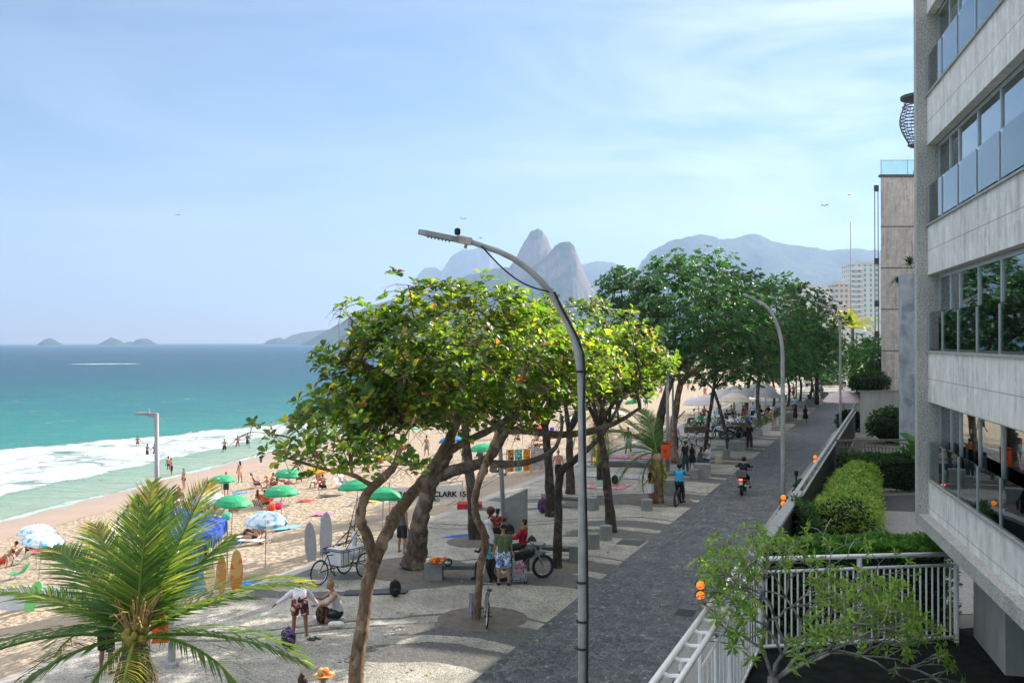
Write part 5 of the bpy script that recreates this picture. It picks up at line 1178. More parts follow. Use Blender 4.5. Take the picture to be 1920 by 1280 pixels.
person('bare chested man in light blue shorts walking toward us along the edge of the sand','walk',P(1178,849),168,'d','short','b',None,('shorts','#7fb4cf'),shoes=('shoes','#26282c'))
person('person in a black top and brown leggings standing at the white cafe planters','phone',P(1405,841),-20,'m','bun','r',('long','#101216'),('pants','#4a2a26'),1)
person('woman in a dark dress with a white bag walking on the left of the pair','walk',P(1491,794),10,'t','long','b',('dress','#1d1f20'),None,1)
person('woman in a black playsuit with a white shoulder bag on the right of the pair','walk',P(1510,796),-8,'t','long','b',('dress','#0d0e13'),None,1)
person('woman in a grey dress walking past the sunlit far benches','walk',P(1541,749),170,'m','long','b',('dress','#8a8d98'),None,1)
person('person in bright blue shorts walking beside the woman in the grey dress','walk',P(1536,742),-10,'t','short','b',('tee','#c9c4be'),('shorts','#2f7fc0'))
person('bare backed man in dark shorts carrying a white board by the clothes rack','walk',P(1047,905),10,'l','short','y',None,('pants','#17181c'))
person('woman in a swimsuit standing in the shade of the ragged palm','stand',P(1112,872),60,'m','long','b',('bikini','#1a1a22'),('shorts','#7f92c4'),1)
person('cyclist in a white shirt riding in the sun at the far end of the street','bike',P(1583,728),-20,'t','short','b',('tee','#dfe6f0'),('shorts','#26344a'))
person('shirtless runner in orange shorts at the far end of the street','walk',P(1580,714),160,'t','short','n',('tee','#dfdcdc'),('shorts','#e2641e'))
person('person in red beside the runner in orange shorts','walk',P(1582.5,712),150,'m','short','b',('tee','#c8402a'),('shorts','#7a3a22'))
person('person in black walking right of the far cyclist by the dark shrubs','walk',P(1614,722),10,'t','short','n',('tee','#17181a'),('pants','#1d1f24'))
person('man in a pale blue shirt riding a scooter behind the two walking women','moto',P(1490,774)+Vector((0,0,-.1)),-15,'t','short','b',('tee','#a9bfe4'),('shorts','#28507a'))
for i,(x,y,pz,rz,top,lb) in enumerate([(1518,757,'chair',150,'#24404a','person in a dark teal shirt on the concrete block behind the walking women'),(1527,752,'chair2',200,'#c8b4b0','person in a pale pink shirt on the far concrete block'),(1524,742,'stand2',30,'#b88a7c','person in a dusty pink top standing by the far blocks'),(1503,735,'stand',90,'#4fb4cc','person in a turquoise shirt under the far trees'),(1513,731,'stand2',0,'#e4e6ea','person in white under the far trees'),(1481,742,'walk',90,'#c43a3a','person in a red shirt under the trees left of the turquoise shirt'),(1488,746,'walk',10,'#c8744a','person in an orange brown shirt under the far trees'),(1558,728,'stand',20,'#cfc4b8','person in beige standing by the dark kiosk')]):
    person(lb,pz,P(x,y),rz,'tmdt'[i%4],'short','b',('tee',top),('shorts','#2a2f3a'))
# ---- cafe guests
cafe=[(1300,795,'chair',100,'#e8e4e0','cafe guest in a black and white top at the left end of the terrace'),(1315,803,'chair2',20,'#1f8a54','cafe guest in a green shirt left of the slanting trunk'),(1328,800,'chair',-30,'#dfe4ec','cafe guest in white beside the white heater tower'),(1362,796,'chair',120,'#3a3230','cafe guest in dark brown under the beige parasol'),(1356,802,'chair2',60,'#5a7aa8','cafe guest in a denim blue shirt under the beige parasol'),(1376,794,'chair',200,'#2f2622','dark haired cafe guest in black near the beige parasol pole'),(1385,806,'chair2',-20,'#e9e9f2','cafe guest in white bending over a table beside the brown planter'),(1393,797,'stand2',-90,'#a83238','cafe guest in a dark red shirt standing under the parasols'),(1412,790,'stand',150,'#b4c6ea','waiter in a pale blue shirt standing under the parasols'),(1402,806,'chair',170,'#4a6ea8','cafe guest in blue seated behind the person in black and brown'),(1428,788,'chair2',90,'#1a1b1f','cafe guest in black under the right parasol'),(1440,786,'chair',30,'#22242a','cafe guest in charcoal beside the second street lamp'),(1436,795,'chair2',200,'#6a6660','cafe guest in grey on the street side of the terrace'),(1344,792,'chair',0,'#3f9fb8','cafe guest in turquoise right of the heater tower'),(1320,788,'chair2',180,'#a05a4a','cafe guest in a rust coloured shirt in the second row'),(1370,786,'chair',90,'#d8d2cc','cafe guest in cream in the back row'),(1450,783,'chair2',-60,'#d8d8e0','cafe guest in white right of the second street lamp')]
for i,(x,y,pz,rz,top,lb) in enumerate(cafe): person(lb,pz,P(x,y),rz,'tmltd'[i%5],['short','long','bun','short'][i%4],'bnbg'[i%4],('tee',top),('shorts' if i%2 else 'pants','#2a3040'),1 if i%4 in(1,2) else 0,group='guests on the cafe terrace')
person('woman in a white cap leaning over the planters at the street end of the cafe','reach',P(1447,803),140,'t','cap','b',('tank','#b88f80'),('shorts','#b88a80'),1,hatc=cm('#e6e2ea'))
person('man in a red cap at the street corner of the cafe','reach',P(1404,812),100,'t','cap','b',('tee','#6f8fc0'),('shorts','#2a3040'),hatc=cm('#e2411e'))
# ---- beach people
bp=[(345,919,'stand2',150,'l','long','n',('bikini','#15151a'),('briefs','#15151a'),1,'woman in a black bikini standing at the edge of the wet sand'),
(322,893,'stand2',120,'t','short','b',None,('shorts','#1d2430'),0,'man in dark shorts at the water edge above the palm fronds'),
(316,888,'stand',60,'t','short','n',None,('briefs','#202020'),0,'man beside him at the water edge above the palm fronds'),
(424,932,'stand',170,'l','short','n',('tee','#5a6474'),('shorts','#2a2e38'),0,'woman in a dark print dress standing between the two green parasols'),
(478,915,'low',-70,'t','short','n',None,('shorts','#2a3a5a'),0,'person in a red beach chair facing the sea'),
(508,912,'ground',-60,'t','short','b',None,('shorts','#3a2a26'),0,'man sitting on the sand right of the red chair'),
(503,918,'ground',160,'l','hat','y',('bikini','#3a3026'),('briefs','#3a3026'),1,'person in a straw hat sitting on the sand above the green parasol'),
(535,910,'lie',-95,'t','long','n',('bikini','#b04a6a'),('briefs','#b04a6a'),1,'sunbather lying on a pink towel near the upper green parasol'),
(595,912,'low',150,'t','short','n',('bikini','#c03a2a'),('briefs','#c03a2a'),1,'sunbather in orange red under the tree branches'),
(592,893,'low',60,'t','short','n',None,('shorts','#e4e4ea'),0,'seated person in white shorts under the upper branches'),
(607,917,'ground',30,'m','short','b',None,('shorts','#14151a'),0,'person in black trunks sitting on the sand by the orange sunbather'),
(640,912,'low',-120,'l','cap','b',('tee','#dadde4'),('shorts','#8a8f98'),0,'person in a white cap sitting behind the tree branch'),
(500,945,'low',140,'l','short','g',('tee','#9a9ad0'),('shorts','#26262e'),0,'person in a lilac shirt seated under the middle green parasol'),
(487,952,'low',-10,'t','long','r',('bikini','#c83a2a'),('shorts','#5a2a22'),1,'person in a patterned chair left of the orange one'),
(497,953,'low',10,'t','short','n',('tank','#e25a2a'),('shorts','#6a3a2a'),0,'person in an orange top in the chair under the middle parasol'),
(474,1012,'recline',82,'m','short','b',None,('shorts','#1a2430'),0,'man reclining with raised knees under the blue white parasol'),
(478,1019,'recline',78,'t','hat','y',('bikini','#232c3a'),('briefs','#232c3a'),1,'woman in a dark bikini reclining nearest to us under the blue white parasol'),
(404,972,'low',60,'m','short','b',None,('shorts','#7a7a80'),0,'man in the striped deck chair under the near green parasol'),
(396,965,'low',40,'t','long','b',('bikini','#202228'),('briefs','#202228'),1,'woman beside the deck chair under the near green parasol'),
(364,955,'low',170,'t','long','n',('bikini','#b0405a'),('briefs','#b0405a'),1,'woman sitting behind the blue white parasol by the palm fronds'),
(352,968,'low',30,'l','short','n',('tank','#c8b090'),('shorts','#8a6a5a'),0,'person in a beige top partly hidden by the palm fronds'),
(330,943,'low',160,'l','long','n',('bikini','#e02a6a'),('briefs','#e02a6a'),1,'woman with a pink towel at the tips of the palm fronds'),
(338,947,'low',200,'m','short','n',None,('shorts','#d8d8d8'),0,'man right of the woman with the pink towel'),
(22,1058,'low',80,'t','short','b',('bikini','#e0e0e6'),('shorts','#e8e4e6'),0,'person in white on a lounger at the left edge'),
(5,1064,'recline',85,'t','short','n',None,('shorts','#c83a2a'),0,'person reclining at the very left edge'),
(56,1035,'ground',20,'d','short','b',None,('shorts','#15151a'),0,'dark skinned man sitting on the sand under the left blue parasols'),
(90,1032,'lie',95,'t','short','n',None,('shorts','#e05a6a'),0,'sunbather lying on a pink towel right of the left blue parasols'),
(972,827,'crouch',20,'t','short','n',None,('briefs','#202020'),0,'man crouching alone on the sand seen between the trunks'),
(1008,832,'low',60,'t','long','n',('bikini','#b04a3a'),('briefs','#b04a3a'),1,'woman sitting on the sand right of the crouching man'),
(1010,842,'lie',88,'m','short','b',None,('shorts','#2a2a2e'),0,'sunbather lying on the sand below the crouching man'),
(1030,829,'lie',80,'t','short','n',None,('shorts','#c84a2a'),0,'sunbather lying behind the dark trunks'),
(1006,857,'ground',-30,'t','short','n',None,('shorts','#3a3a3e'),0,'person sitting on the sand just above the clothes rack'),
(870,868,'stand2',170,'m','short','n',None,('shorts','#2a4a3a'),0,'man standing on the sand behind the slender branches'),
(860,842,'walk',90,'m','short','b',None,('shorts','#202020'),0,'person walking on the sand beyond the standing man'),
(852,845,'walk',80,'t','short','b',None,('shorts','#1f3a5a'),0,'person in blue trunks walking with the other walker'),
(757,840,'stand2',10,'t','short','b',('tank','#2f74c0'),('shorts','#2f74c0'),0,'person in a blue top on the sand seen through the branches'),
(985,815,'ground',0,'t','short','b',None,('shorts','#202020'),0,'person sitting far up the beach above the bent trunk'),
(935,790,'low',0,'l','long','n',('bikini','#d0508a'),('briefs','#d0508a'),1,'woman under the far green parasol in the branches'),
(945,795,'low',120,'t','short','n',None,('shorts','#e0e0e0'),0,'man in white shorts by the far green parasol'),
(955,789,'low',60,'l','short','n',('tee','#e4e8f0'),('shorts','#2a5aa0'),0,'person in white by the pink red beach things'),
(1240,738,'low',20,'t','short','n',None,('shorts','#d84a3a'),0,'sunbather in red far up the beach right of the yellow tree'),
(1290,733,'stand2',30,'t','long','n',('bikini','#d8663a'),('briefs','#d8663a'),1,'woman in orange standing on the far sand'),
(1322,746,'walk',160,'t','short','n',None,('shorts','#c04a2a'),0,'man walking on the sand behind the cafe parasols'),
(1350,735,'low',20,'t','long','n',('bikini','#e0604a'),('briefs','#e0604a'),1,'woman in coral far up the sand above the cafe'),
(900,878,'chair',150,'m','short','b',('tee','#3a4048'),('shorts','#2a2e34'),0,'person sitting at the red table under the white banner'),
(742,986,'low',40,'t','short','n',('tee','#c8303a'),('shorts','#3a3a3e'),0,'person in red at the red chair left of the thick trunk')]
for (x,y,pz,rz,sk_,h,hc,tp,bt,fem,lb) in bp:
    person(lb,pz,P(x,y),rz,sk_,h,hc,tp,bt,fem,hatc=(pattern('straw_hat','#e2c084','#e0742a',5) if h=='hat' else (cm('#e8e8ee') if h=='cap' else None)))
far=[(868,790,'low',20,'#c84a5a','reclining person far up the beach left of the leaning limb'),(890,803,'ground',40,'#2a4a7a','person in navy sitting on the far sand between the limbs'),(905,812,'low',80,'#e0d8d0','person in white on the far sand by the slender trunk'),(925,806,'stand2',10,'#3a3a40','person standing on the far sand beside the pale pole'),(962,800,'walk',120,'#d87a3a','person in orange walking on the far sand beyond the crouching man'),(1000,806,'ground',10,'#c8c8d0','person in pale grey sitting above the crouching man'),(1018,798,'low',200,'#7a3a5a','person in plum reclining on the far sand'),(1052,800,'stand',60,'#4a6a8a','person in steel blue standing on the far sand left of the main lamp'),(1118,790,'ground',30,'#b83a3a','person in red sitting on the far sand right of the main lamp'),(1135,800,'walk',-60,'#20242c','person in black walking on the far sand right of the main lamp'),(1160,775,'low',90,'#e08a7a','person in salmon far up the sand above the coconut palm'),(1212,765,'stand2',20,'#2f6a8a','person in petrol blue far up the sand near the coconut palm'),(690,885,'low',40,'#e0a03a','person in amber seated behind the green parasol at the bent branch'),(705,880,'ground',-30,'#3a3a44','person in charcoal on the sand above the banner'),(820,868,'low',100,'#c8385a','person in crimson reclining behind the banner'),(800,855,'stand2',30,'#8a8a94','person in grey standing on the sand above the banner'),(560,905,'low',10,'#7a2a3a','person in maroon right of the sunbather on the pink towel'),(450,905,'stand',60,'#d8a890','person standing between the upper green parasols'),(445,960,'ground',120,'#c86a4a','person in terracotta sitting right of the near green parasol'),(235,980,'low',60,'#4a7ab0','person in blue partly hidden by the middle palm fronds')]
for i,(x,y,pz,rz,c,lb) in enumerate(far):
    person(lb,pz,P(x,y),rz,'tlmtd'[i%5],['short','long','cap','bun'][i%4],'bnyb'[i%4],('tank',c) if i%3 else None,('shorts',c),1 if i%4 in(1,3) else 0,hatc=cm('#e8e4dc') if i%4==2 else None)
# bathers stand in the water
for i,(x,y,hh,rz,lb) in enumerate([(258,833,1.0,20,'bather farthest out in the white foam left of the beach lamp'),(276,852,1.15,-30,'bather in the foam just left of the beach lamp'),(290,851,1.1,60,'bather in the foam touching the beach lamp pole'),(421,848,1.5,10,'left bather of three in the shallow water'),(446,838,1.35,40,'middle bather of three in the shallow water'),(464,835,1.4,-20,'right bather of three in the shallow water'),(509,806,1.1,80,'bather in the far foam beside the leaf tips'),(601,806,1.2,0,'bather in the foam seen through the tree branches'),(632,835,1.5,40,'bather wading near the sand behind the branches')]):
    u,v=ray(x,y); d=(CAMZ+5.5)/-v; p=Vector((u*d,d,-5.5)); q=p+Vector((0,0,-(1.7-hh)))
    person(lb,'wade',q,rz,'tmdltmtlt'[i],'short','n',None,('shorts','#26384a') if i%2 else ('briefs','#a03a3a'))
# ================================================================ OBJECTS
MSTONE=mat('grey_block_concrete',(.27,.28,.27),.85,.2,3,.5,bscale=40)
MTYRE=mat('tyre_rubber',(.018,.018,.02),.75,.3,20,.4,bscale=60); MCHR=mat('steel_bright',(.55,.56,.58),.3,.1,4,metal=.9); MPLB=mat('black_plastic',(.02,.021,.024),.45,.2,8)
# bollards
for x,y,h,r,lb,m in [(1112,1028,.55,.24,'nearer of the two grey stone bollards right of the main street lamp',None),(1136,1012,.55,.24,'farther of the two grey stone bollards right of the main street lamp',None),(1213,957,.5,.25,'round grey bollard in front of the man in white shorts',None),(1302,897,.5,.25,'round grey bollard in front of the concrete block with seated people',None),(1348,868,.48,.24,'round bollard caught in the strip of sunlight',mat('sunlit_stone',(.55,.46,.33),.85,.15,4,.4)),(1362,857,.5,.24,'round grey bollard just behind the sunlit bollard',None)]:  # the one warm material paints sunlight onto a grey bollard
    b=MB(); b.lathe([(r,0),(r*1.02,.02),(r,.06),(r*.99,h-.04),(r*.95,h-.005),(r*.9,h)],20)
    tag(b.obj('bollard',m or MSTONE,loc=G(x,y),smooth=False),lb,'bollard','round stone bollards along the street')
def bench(label,a,b_,hb=.55):
    a=Vector(a); b_=Vector(b_); v=b_-a; L_=v.length; rz=math.atan2(v.y,v.x); t=thing('bench',label,'bench',a,rz,'long stone benches on the promenade')
    for x in(0,L_): q=MB(); q.bb(x-.28,x+.28,-.25,.25,0,hb); q.obj('end_block',MSTONE,t)
    q=MB(); q.bb(.29,L_-.29,-.2,.2,hb-.2,hb-.08); q.obj('seat',mat('dark_slab_stone',(.09,.10,.10),.7,.25,4),t); q=MB(); q.bb(.29,L_-.29,-.13,.13,.1,hb-.21) ; 
    return t
bench('nearest long bench with a helmet and bright cloth on it',G(814,1086),G(912,1086))
bench('bench behind the dirt motorcycle ending at the slender trunk',G(1005,1048),G(1085,1052))
bench('bench near the square tree pit and the seated backpacker',G(1030,948),G(1108,956))
def blk(label,x,y,w,l,h,rz=0):
    q=MB(); q.bb(-w/2,w/2,-l/2,l/2,0,h); q.bb(-w/2+.02,w/2-.02,-l/2+.02,l/2-.02,h,h+.012); tag(q.obj('stone_block',MSTONE,loc=G(x,y),rz=rz),label,'block','concrete seat blocks on the promenade')
blk('concrete block carrying the seated pair beside the round bollard',1317,894,.85,.8,.72,ROADROT*.3); blk('concrete block half hidden behind the electric bike rider',1262,926,1.0,.7,.7)
blk('concrete block with a black bag lying on top',1383,845,1.1,.9,.62,ROADROT); blk('second concrete block behind the one with the black bag',1399,838,.8,.9,.6,ROADROT)
for x,y,lb in [(1505,766,'concrete block in the row behind the two walking women'),(1517,762,'concrete block with a seated person in dark teal'),(1528,756,'far concrete block in the row'),(1546,746,'pale block at the sunlit end of the row'),(1468,752,'concrete block under the trees left of the scooter rider'),(1484,790,'concrete block left of the scooter rider')]: blk(lb,x,y,.9,1.1,.75,ROADROT)
q=MB(); q.prism([(-.42,0),(.42,0),(.42,1.75),(-.42,1.35)],-.16,.16,M=Matrix.Rotation(R(90),3,'X')); tag(q.obj('stone_slab',MSTONE,loc=G(968,1000),rz=R(-22)),'upright grey stone slab with a slanted top beside the pale pole','slab')
# ------------------------------------------------- wheels and cycles
def wheel(parent,c,R_,tr=.03,rim=True,spk=24,rimcol=None,knob=False,name='wheel'):
    M=Matrix.Rotation(R(90),3,'Y'); w=MB(); w.torus(c,R_,tr,M=M,n=28,m=8)
    if knob:
        for k in range(34):
            a=2*PI*k/34; w.box(Vector(c)+Vector((0,math.cos(a)*(R_+tr),math.sin(a)*(R_+tr))),(tr*1.5,.03,.025),M=Matrix.Rotation(a,3,'X'))
    o=w.obj(name,MTYRE,parent,smooth=True)
    r=MB(); r.torus(c,R_-tr*1.15,.012 if rim is True else rim,M=M,n=28,m=6)
    for k in range(spk):
        a=2*PI*k/spk; s=.025 if k%2 else -.025; r.tube([Vector(c)+Vector((s,0,0)),Vector(c)+Vector((0,math.cos(a)*(R_-tr),math.sin(a)*(R_-tr)))],.0025,3,cap=False)
    r.tube([Vector(c)-Vector((.04,0,0)),Vector(c)+Vector((.04,0,0))],.03,8); r.obj('rim',rimcol or MCHR,o); return o
def bicycle(label,loc,rz,col,sc=1.0,drop=False,basket=False,tilt=0,grp=None,tr=.019,name='bicycle'):
    t=thing(name,label,'bicycle',loc,R(rz),grp); t.rotation_euler=(0,R(tilt),R(rz)); t.scale=(sc,)*3; m=pm(col)
    wheel(t,(0,-.52,.34),.32,tr); wheel(t,(0,.52,.34),.32,tr)
    V=Vector; bbk=V((0,-.08,.30)); st=V((0,-.22,.78)); hd=V((0,.34,.82)); hb=V((0,.38,.66)); ra=V((0,-.52,.34)); fa=V((0,.52,.34))
    f=MB()
    for a,b_ in ((bbk,st),(st,hd),(bbk,hb),(hd,hb)): f.tube([a,b_],.017,8)
    for s in(-.045,.045):
        f.tube([bbk,ra+V((s,0,0))],.01,6); f.tube([st-V((0,0,.06)),ra+V((s,0,0))],.009,6)
    f.obj('frame',m,t); k=MB()
    for s in(-.045,.045): k.tube([hb+V((s*.6,0,.0)),fa+V((s,0,0))],.012,6)
    k.obj('fork',m,t)
    s=MB(); s.tube([st,st+V((0,-.03,.14))],.013,6); s.ell(st+V((0,-.04,.16)),(.08,.14,.03)); s.obj('saddle',MPLB,t)
    h=MB(); h.tube([hd,hd+V((0,.02,.14))],.014,6); c=hd+V((0,.02,.14))
    if drop: h.tube([c+V((-.21,.02,0)),c+V((-.21,.1,-.02)),c+V((-.21,.13,-.09)),c+V((-.21,.05,-.14))],.012,6); h.tube([c+V((.21,.02,0)),c+V((.21,.1,-.02)),c+V((.21,.13,-.09)),c+V((.21,.05,-.14))],.012,6); h.tube([c+V((-.21,.02,0)),c+V((.21,.02,0))],.012,6)
    else: h.tube([c+V((-.30,-.12,.05)),c+V((-.2,.0,.06)),c,c+V((.2,.0,.06)),c+V((.30,-.12,.05))],.012,6)
    h.obj('handlebar',MCHR,t); p=MB(); p.tube([bbk+V((-.1,0,0)),bbk+V((.1,0,0))],.012,6); p.tube([bbk+V((.08,0,0)),bbk+V((.08,.1,-.13))],.009,5); p.tube([bbk+V((-.08,0,0)),bbk+V((-.08,-.1,.13))],.009,5); p.box(bbk+V((.13,.1,-.13)),(.09,.06,.02)); p.box(bbk+V((-.13,-.1,.13)),(.09,.06,.02)); p.torus(bbk+V((.05,0,0)),.085,.005,M=Matrix.Rotation(R(90),3,'Y'),n=18,m=4); p.obj('pedals',MPLB,t)
    if basket:
        b=MB()
        for z in(.0,.12,.24): b.tube([hd+V((-.17,.08,z)),hd+V((.17,.08,z)),hd+V((.17,.34,z)),hd+V((-.17,.34,z)),hd+V((-.17,.08,z))],.006,4)
        for x in(-.17,-.06,.06,.17):
            for y in(.08,.34): b.tube([hd+V((x,y,0)),hd+V((x,y,.24))],.006,4)
        b.obj('basket',MCHR,t)
    return t
# bicycle against the crooked tree, seen from behind
bk=bicycle('bicycle parked against the crooked tree seen nearly end on',G(913,1176)+Vector((-.05,.45,0)),4,'#8d8a7c',1.0,drop=True,tilt=6)
q=MB(); q.torus(Vector((0,0,.34)),.1,.004,n=6,m=3)
V=Vector
b=MB()
for i in range(9):
    for j in range(9):
        pass
def cloth(name,label,cat,loc,w,h,m,rz=0,fold=.05,flat=False,nx=14,ny=12,seed=0):
    b=MB(); vs=[];ph=seed
    for j in range(ny+1):
        for i in range(nx+1):
            x=(i/nx-.5)*w; z=j/ny*h; o=fold*math.sin(i*1.7+ph+math.sin(j*.6+ph))*(1 if flat else (1.2-j/ny)); o+=fold*.5*math.sin(j*1.3+i*.5+ph)
            vs.append((x,z-h/2,.02+abs(o)) if flat else (x*(1-.06*(1-j/ny)*math.sin(ph+j)),o,z))
    fs=[(j*(nx+1)+i,j*(nx+1)+i+1,(j+1)*(nx+1)+i+1,(j+1)*(nx+1)+i) for j in range(ny) for i in range(nx)]
    b.add(vs,fs); return tag(b.obj(name,m,smooth=True,loc=loc,rz=rz),label,cat)
cloth('towel','lilac cloth hanging from the bicycle at the crooked tree','towel',G(890,1160)+V((0,-.1,.12)),.3,.62,cm('#b6aed6'),R(20),.05)
# cargo tricycle
TR=G(631,1086); ang=math.atan2(G(664,1079).y-G(598,1098).y,G(664,1079).x-G(598,1098).x)
t=thing('cargo_tricycle','black cargo tricycle loaded with white sacks and a tangle of metal frames','tricycle',G(598,1098),ang-R(90))
wheel(t,(0,.02,.40),.37,.024,spk=28); wheel(t,(-.42,1.62,.40),.37,.024,spk=28); wheel(t,(.42,1.62,.40),.37,.024,spk=28)
f=MB()
for a,c in [((0,.02,.4),(0,.55,.42)),((0,.02,.4),(0,.38,.86)),((0,.55,.42),(0,.38,.86)),((0,.55,.42),(0,.95,.86)),((0,.38,.86),(0,.95,.82)),((0,.55,.42),(0,1.62,.42)),((-.45,1.62,.4),(.45,1.62,.4)),((-.3,.62,.5),(-.3,2.0,.5)),((.3,.62,.5),(.3,2.0,.5)),((0,.5,.45),(.2,.5,.2))]: f.tube([a,c],.018,6)
f.obj('frame',MPLB,t); s=MB(); s.ell((0,.34,.98),(.1,.15,.045)); s.tube([(0,.36,.86),(0,.34,.95)],.015,6); s.obj('saddle',MPLB,t)
s=MB(); s.torus((.04,.55,.42),.1,.008,M=Matrix.Rotation(R(90),3,'Y'),n=16,m=4); s.tube([(.1,.55,.42),(.1,.6,.24)],.01,5); s.box((.13,.6,.24),(.1,.07,.02)); s.obj('pedals',MPLB,t)
f=MB()
for z in(.5,.95,1.0): f.tube([(-.42,.62,z),(.42,.62,z),(.5,2.05,z),(-.5,2.05,z),(-.42,.62,z)],.014,5)
for y in(.62,.85,1.1,1.35,1.6,1.85,2.05):
    for x in(-.43,.43): f.tube([(x,y,.5),(x*1.06,y,.98)],.011,4)
random.seed(4)
for a,c in [((-.2,.8,1.0),(-.1,1.75,1.6)),((.3,.9,1.0),(.3,1.6,1.65)),((0,1.2,1.0),(.1,1.55,2.3)),((.1,1.45,1.0),(-.1,1.85,2.45)),((-.2,1.3,1.4),(.3,1.95,1.35)),((0,1.35,1.6),(.1,1.9,1.55)),((-.1,1.15,1.3),(.3,1.7,1.9)),((.2,1.5,1.9),(.0,1.8,1.85)),((-.3,1.5,1.0),(-.2,1.7,1.7)),((.3,1.95,1.0),(.25,1.75,1.7)),((.0,2.0,1.0),(-.1,1.5,1.7)),((-.3,1.1,1.0),(.2,2.1,1.4)),((.4,1.4,1.25),(-.3,1.6,1.25))]: f.tube([a,c],.014,5)
f.obj('cage',mat('rusty_black',(.045,.03,.025),.7,.4,12),t)
s=MB(); s.box((0,.86,.74),(.62,.44,.46)); s.box((.0,.86,.99),(.56,.4,.05)); s.obj('sack',mat('white_sack',(.72,.74,.78),.7,.12,3,.6,bscale=6),t)
s=MB(); s.ell((0,1.55,.78),(.3,.28,.26)); s.ell((.1,1.5,1.2),(.1,.1,.26)); s.ell((-.05,1.82,.85),(.25,.2,.2)); s.obj('sack',mat('white_sack',(.72,.74,.78)),t,smooth=True)
# motorcycles
def moto(label,loc,rz,col,dirt=False,top=False):
    lit=top
    t=thing('motorcycle',label,'motorcycle',loc,R(rz)); m=pm(col,.3); wr=.31 if not dirt else .34
    wheel(t,(0,-.66,wr+.03),wr-.02,.06 if not dirt else .055,rim=.018,spk=20,knob=dirt); wheel(t,(0,.70,wr+.03),wr-.02,.045 if not dirt else .045,rim=.018,spk=28,knob=dirt)
    e=MB(); e.box((0,.0,.42),(.24,.42,.30)); e.tube([(0,.05,.5),(0,.2,.68)],.09,10); e.box((.0,-.1,.30),(.3,.3,.14)); e.obj('engine',mat('engine_metal',(.12,.12,.125),.45,.2,9,metal=.6),t)
    b=MB(); b.ell((0,.16,.86),(.15,.28,.13)); b.prism([(-.25,.62),(.3,.70),(.42,.8),(.3,.9),(-.3,.8)],-.11,.11,M=Matrix(((0,0,1),(1,0,0),(0,1,0)))); b.obj('fuel_tank',m,t,smooth=False)
    s=MB(); s.prism([(-.75,.86),(-.55,.80),(.05,.80),(.05,.86),(-.5,.90),(-.78,.95)],-.13,.13,M=Matrix(((0,0,1),(1,0,0),(0,1,0)))); s.obj('seat',MPLB,t)
    f=MB()
    for x in(-.1,.1): f.tube([(x,.40,1.0),(x*1.0,.70,wr+.03)],.024,8)
    f.obj('fork',MCHR,t); h=MB(); h.tube([(-.38,.22,1.10),(-.22,.34,1.12),(0,.40,1.04),(.22,.34,1.12),(.38,.22,1.10)],.014,6)
    for x in(-.34,.34): h.tube([(x,.25,1.1),(x*1.05,.27,1.26)],.007,4); h.ell((x*1.12,.27,1.30),(.07,.015,.045))
    h.obj('handlebar',MPLB,t); l=MB(); l.ell((0,.50,.96),(.10,.09,.10)); l.obj('headlight',MPLB,t,smooth=True)
    g=MB(); M_=Matrix(((0,0,1),(1,0,0),(0,1,0)))
    if dirt: g.prism([(.45,.86),(.95,.80),(1.08,.70),(.9,.84),(.5,.92)],-.07,.07,M=M_); g.prism([(-1.15,.96),(-.7,.88),(-.6,.84),(-.7,.82),(-1.1,.90)],-.1,.1,M=M_)
    else: g.prism([(-1.0,.55),(-.95,.72),(-.6,.82),(-.55,.76),(-.9,.66)],-.1,.1,M=M_); g.torus((0,.70,.34),.37,.02,M=Matrix.Rotation(R(90),3,'Y'),n=24,m=4) if False else None
    g.obj('mudguard',m if not dirt else pm('#9aa59a'),t); x_=MB(); x_.tube([(.14,.1,.32),(.16,-.3,.34),(.19,-.75,.5)],.04,8); x_.obj('exhaust',MCHR,t)
    sw=MB()
    for x in(-.09,.09): sw.tube([(x,-.1,.38),(x,-.66,wr+.03)],.02,6); sw.tube([(x,-.62,.4),(x,-.45,.8)],.018,6)
    sw.obj('swing_arm',MPLB,t)
    if not dirt:
        tl=MB(); tl.box((0,-1.0,.80),(.15,.05,.08)); tm=bpy.data.materials.new('tail_lamp') if lit else pm('#7a1418'); tm.use_nodes=True; tb=tm.node_tree.nodes['Principled BSDF']; tb.inputs['Emission Color'].default_value=(1,.03,.02,1); tb.inputs['Emission Strength'].default_value=3.5 if lit else 0; tl.obj('tail_light',tm,t)
        pl=MB(); pl.box((0,-1.03,.62),(.18,.015,.15),M=Matrix.Rotation(R(-15),3,'X')); pl.obj('number_plate',mat('plate_grey',(.5,.55,.52),.5),t)
        for s in(-1,1): q=MB(); q.ell((s*.16,-.95,.78),(.04,.03,.03)); q.obj('indicator',pm('#d0661a'),t)
    if top:
        q=MB(); q.box((0,-.82,1.06),(.46,.38,.26)); q.box((0,-.82,1.2),(.42,.34,.04)); q.obj('top_box',mat('grey_box',(.13,.14,.15),.4,.1,4,coat=.4),t)
    return t
moto('parked black dirt motorcycle with a high front mudguard facing the street',G(985,1088)+V((-.1,.1,0)),-72,'#1c2420',dirt=True)
moto('black motorcycle with a top box and a lit red tail light ridden down the street',MOT,-20,'#15181b',top=True)
m=moto('dark motorcycle parked by the clothes rack behind the pale pole',G(925,893),60,'#23262c'); 
for i,(x,y,rz,c) in enumerate([(1300,838,70,'#c9ccd2'),(1312,836,60,'#3a3f4a'),(1283,840,75,'#2a2d33')]): bicycle(['silver bicycle in the middle of the parked row before the cafe','dark bicycle at the right of the parked row before the cafe','black bicycle at the left of the parked row before the cafe'][i],G(x,y),rz,c,1.0,grp='bicycles parked before the cafe')
bicycle('fat tyred electric bicycle under the rider in the bright blue shirt',EB,-22,'#15171b',1.05,tr=.05,name='electric_bicycle')
